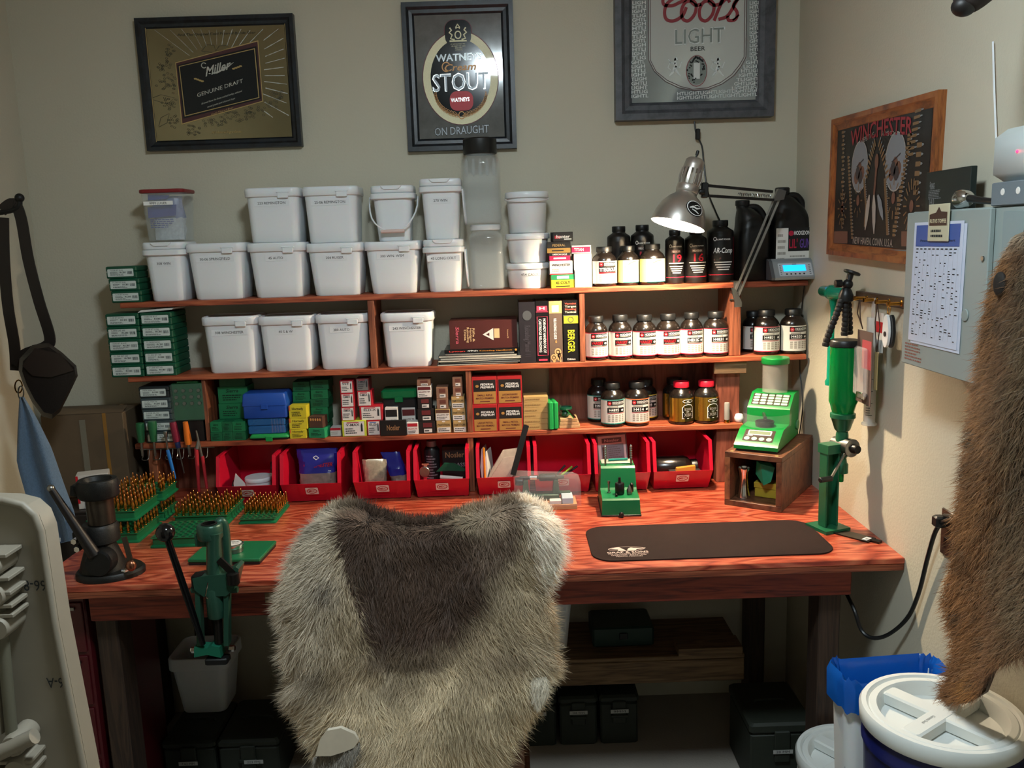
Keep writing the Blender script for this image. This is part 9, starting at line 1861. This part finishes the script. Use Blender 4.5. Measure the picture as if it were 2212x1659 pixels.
# ---- reddish pelt on the grey cabinet
rng = np.random.default_rng(5); PXX = 1.055
left = [(2192, 508), (2165, 555), (2148, 600), (2134, 660), (2128, 720), (2112, 820), (2100, 910), (2086, 1010), (2074, 1110), (2066, 1200), (2050, 1260), (2044, 1300), (2062, 1370), (2066, 1410), (2054, 1450), (2040, 1485), (2040, 1512)]
mirror_u = 2232
right = [(2*mirror_u-u+(0 if v < 1380 else 0), v) for u, v in left]; right[0] = (2240, 512)
top = [(2192, 508), (2212, 500), (2240, 512)]; bot = [(2040, 1512), (2085, 1520), (2128, 1495), (2150, 1440), (2232, 1410), (2314, 1440), (2350, 1500), (2390, 1520), right[-1]]
n_, k_ = 70, 30; G = coons(top, bot, left, right, n_, k_); X = np.zeros((n_+1, k_+1, 3))
for i in range(n_+1):
    for j in range(k_+1):
        r, s = i/n_, j/k_; X[i, j] = P(G[i, j, 0], G[i, j, 1], x=PXX-0.035*math.sin(PI*s)*(0.35+0.65*math.sin(PI*min(1, 0.15+r)))+0.012*math.sin(r*9+s*4))
N = grid_normals(X, np.array(CAM)+np.array([-2.0, 0.5, 0]))
def pelt_col(u, v, s):
    nz = 1.3*(vnoise(u/26, v/55, 7)-0.5)+1.0*(vnoise(u/8, v/22, 8)-0.5); c = np.tile(LN('#6f4a28'), (len(u), 1))
    def blend(m, h):
        nonlocal c; m = np.clip(m, 0, 1)[:, None]; c = c*(1-m)+LN(h)*m
    blend(1.1-np.abs(s-0.5)*3.2+nz*0.8, '#5d4b34'); blend(np.abs(s-0.5)*3-0.75+nz, '#8c5e36'); blend((v-1350)/80+nz, '#6f4a28'); blend((560-v)/60+nz*0.5, '#9c8a72'); blend(0.7-np.hypot((u-2095)/30, (v-1480)/60)+nz, '#9a6a35'); blend(nz*2-0.4, '#3a2816')
    return np.clip(c*(1+0.4*nz[:, None]), 0, 1)
pelt = thing('fur_pelt', 'long reddish brown fur pelt hanging nose up on the grey cabinet', 'pelt', (0, 0, 0)); M_fur2 = fur_mat('reddish_fur', 0.55)
off = X.copy(); off[:, :, 0] += 0.006; V = np.concatenate([X.reshape(-1, 3), off.reshape(-1, 3)], 0); nr, nc = n_+1, k_+1; idx = np.arange(nr*nc).reshape(nr, nc); A = idx[:-1, :-1].ravel(); B = idx[:-1, 1:].ravel(); Cc = idx[1:, 1:].ravel(); D = idx[1:, :-1].ravel(); m0 = nr*nc
Q = [np.stack([A, D, Cc, B], 1), np.stack([A, B, Cc, D], 1)+m0]
for e in (idx[0], idx[-1], idx[:, 0], idx[:, -1]): Q.append(np.stack([e[:-1], e[1:], e[1:]+m0, e[:-1]+m0], 1))
ssg = np.tile(np.linspace(0, 1, nc), nr); cl = pelt_col(G[:, :, 0].ravel(), G[:, :, 1].ravel(), ssg)*0.5; mesh_np('pelt_skin', V, np.concatenate(Q, 0), np.concatenate([cl, cl], 0), M_fur2, pelt)
nh = 52000; R0, NN, fr, fs = sample_grid(X, N, rng, nh); px = G[np.clip((fr*n_).astype(int), 0, n_), np.clip((fs*k_).astype(int), 0, k_)]+rng.normal(0, 2, (nh, 2)); col = pelt_col(px[:, 0], px[:, 1], fs)*rng.uniform(0.6, 1.35, (nh, 1))
ex = (fs-0.5)*2; comb = np.stack([np.zeros(nh), -0.7*ex*np.abs(ex)+0.15*np.sin(fr*14+fs*6), -np.ones(nh)], 1); comb -= NN*(comb*NN).sum(1, keepdims=True); comb /= np.linalg.norm(comb, axis=1, keepdims=True)+1e-9
Ln = rng.uniform(0.018, 0.046, nh)*np.clip(0.35+fr*3, 0.35, 1.0); V, T, c = strands(R0, NN, comb, Ln, rng.uniform(0.0004, 0.0008, nh), col, rng); o = mesh_np('fur', V, T, c, M_fur2, pelt); o['kind'] = 'stuff'
for (u, v) in ((2160, 614), (2212, 640)):
    c = P(u, v, x=PXX-0.02); ob('ear', MB().ball((0, 0, 0), (0.008, 0.018, 0.023), 14, 10).xf(Matrix.Translation(c)), mat('dark_ear', '#1d1712', 0.8), pelt, 60)
c = P(2200, 508, x=PXX-0.004); ob('nose_hook', MB().tube(spline([(1.094, c.y+0.02, c.z+0.02), (1.075, c.y+0.015, c.z+0.012), (1.06, c.y, c.z-0.004)], 4), 0.003, 8), M_steel, pelt)
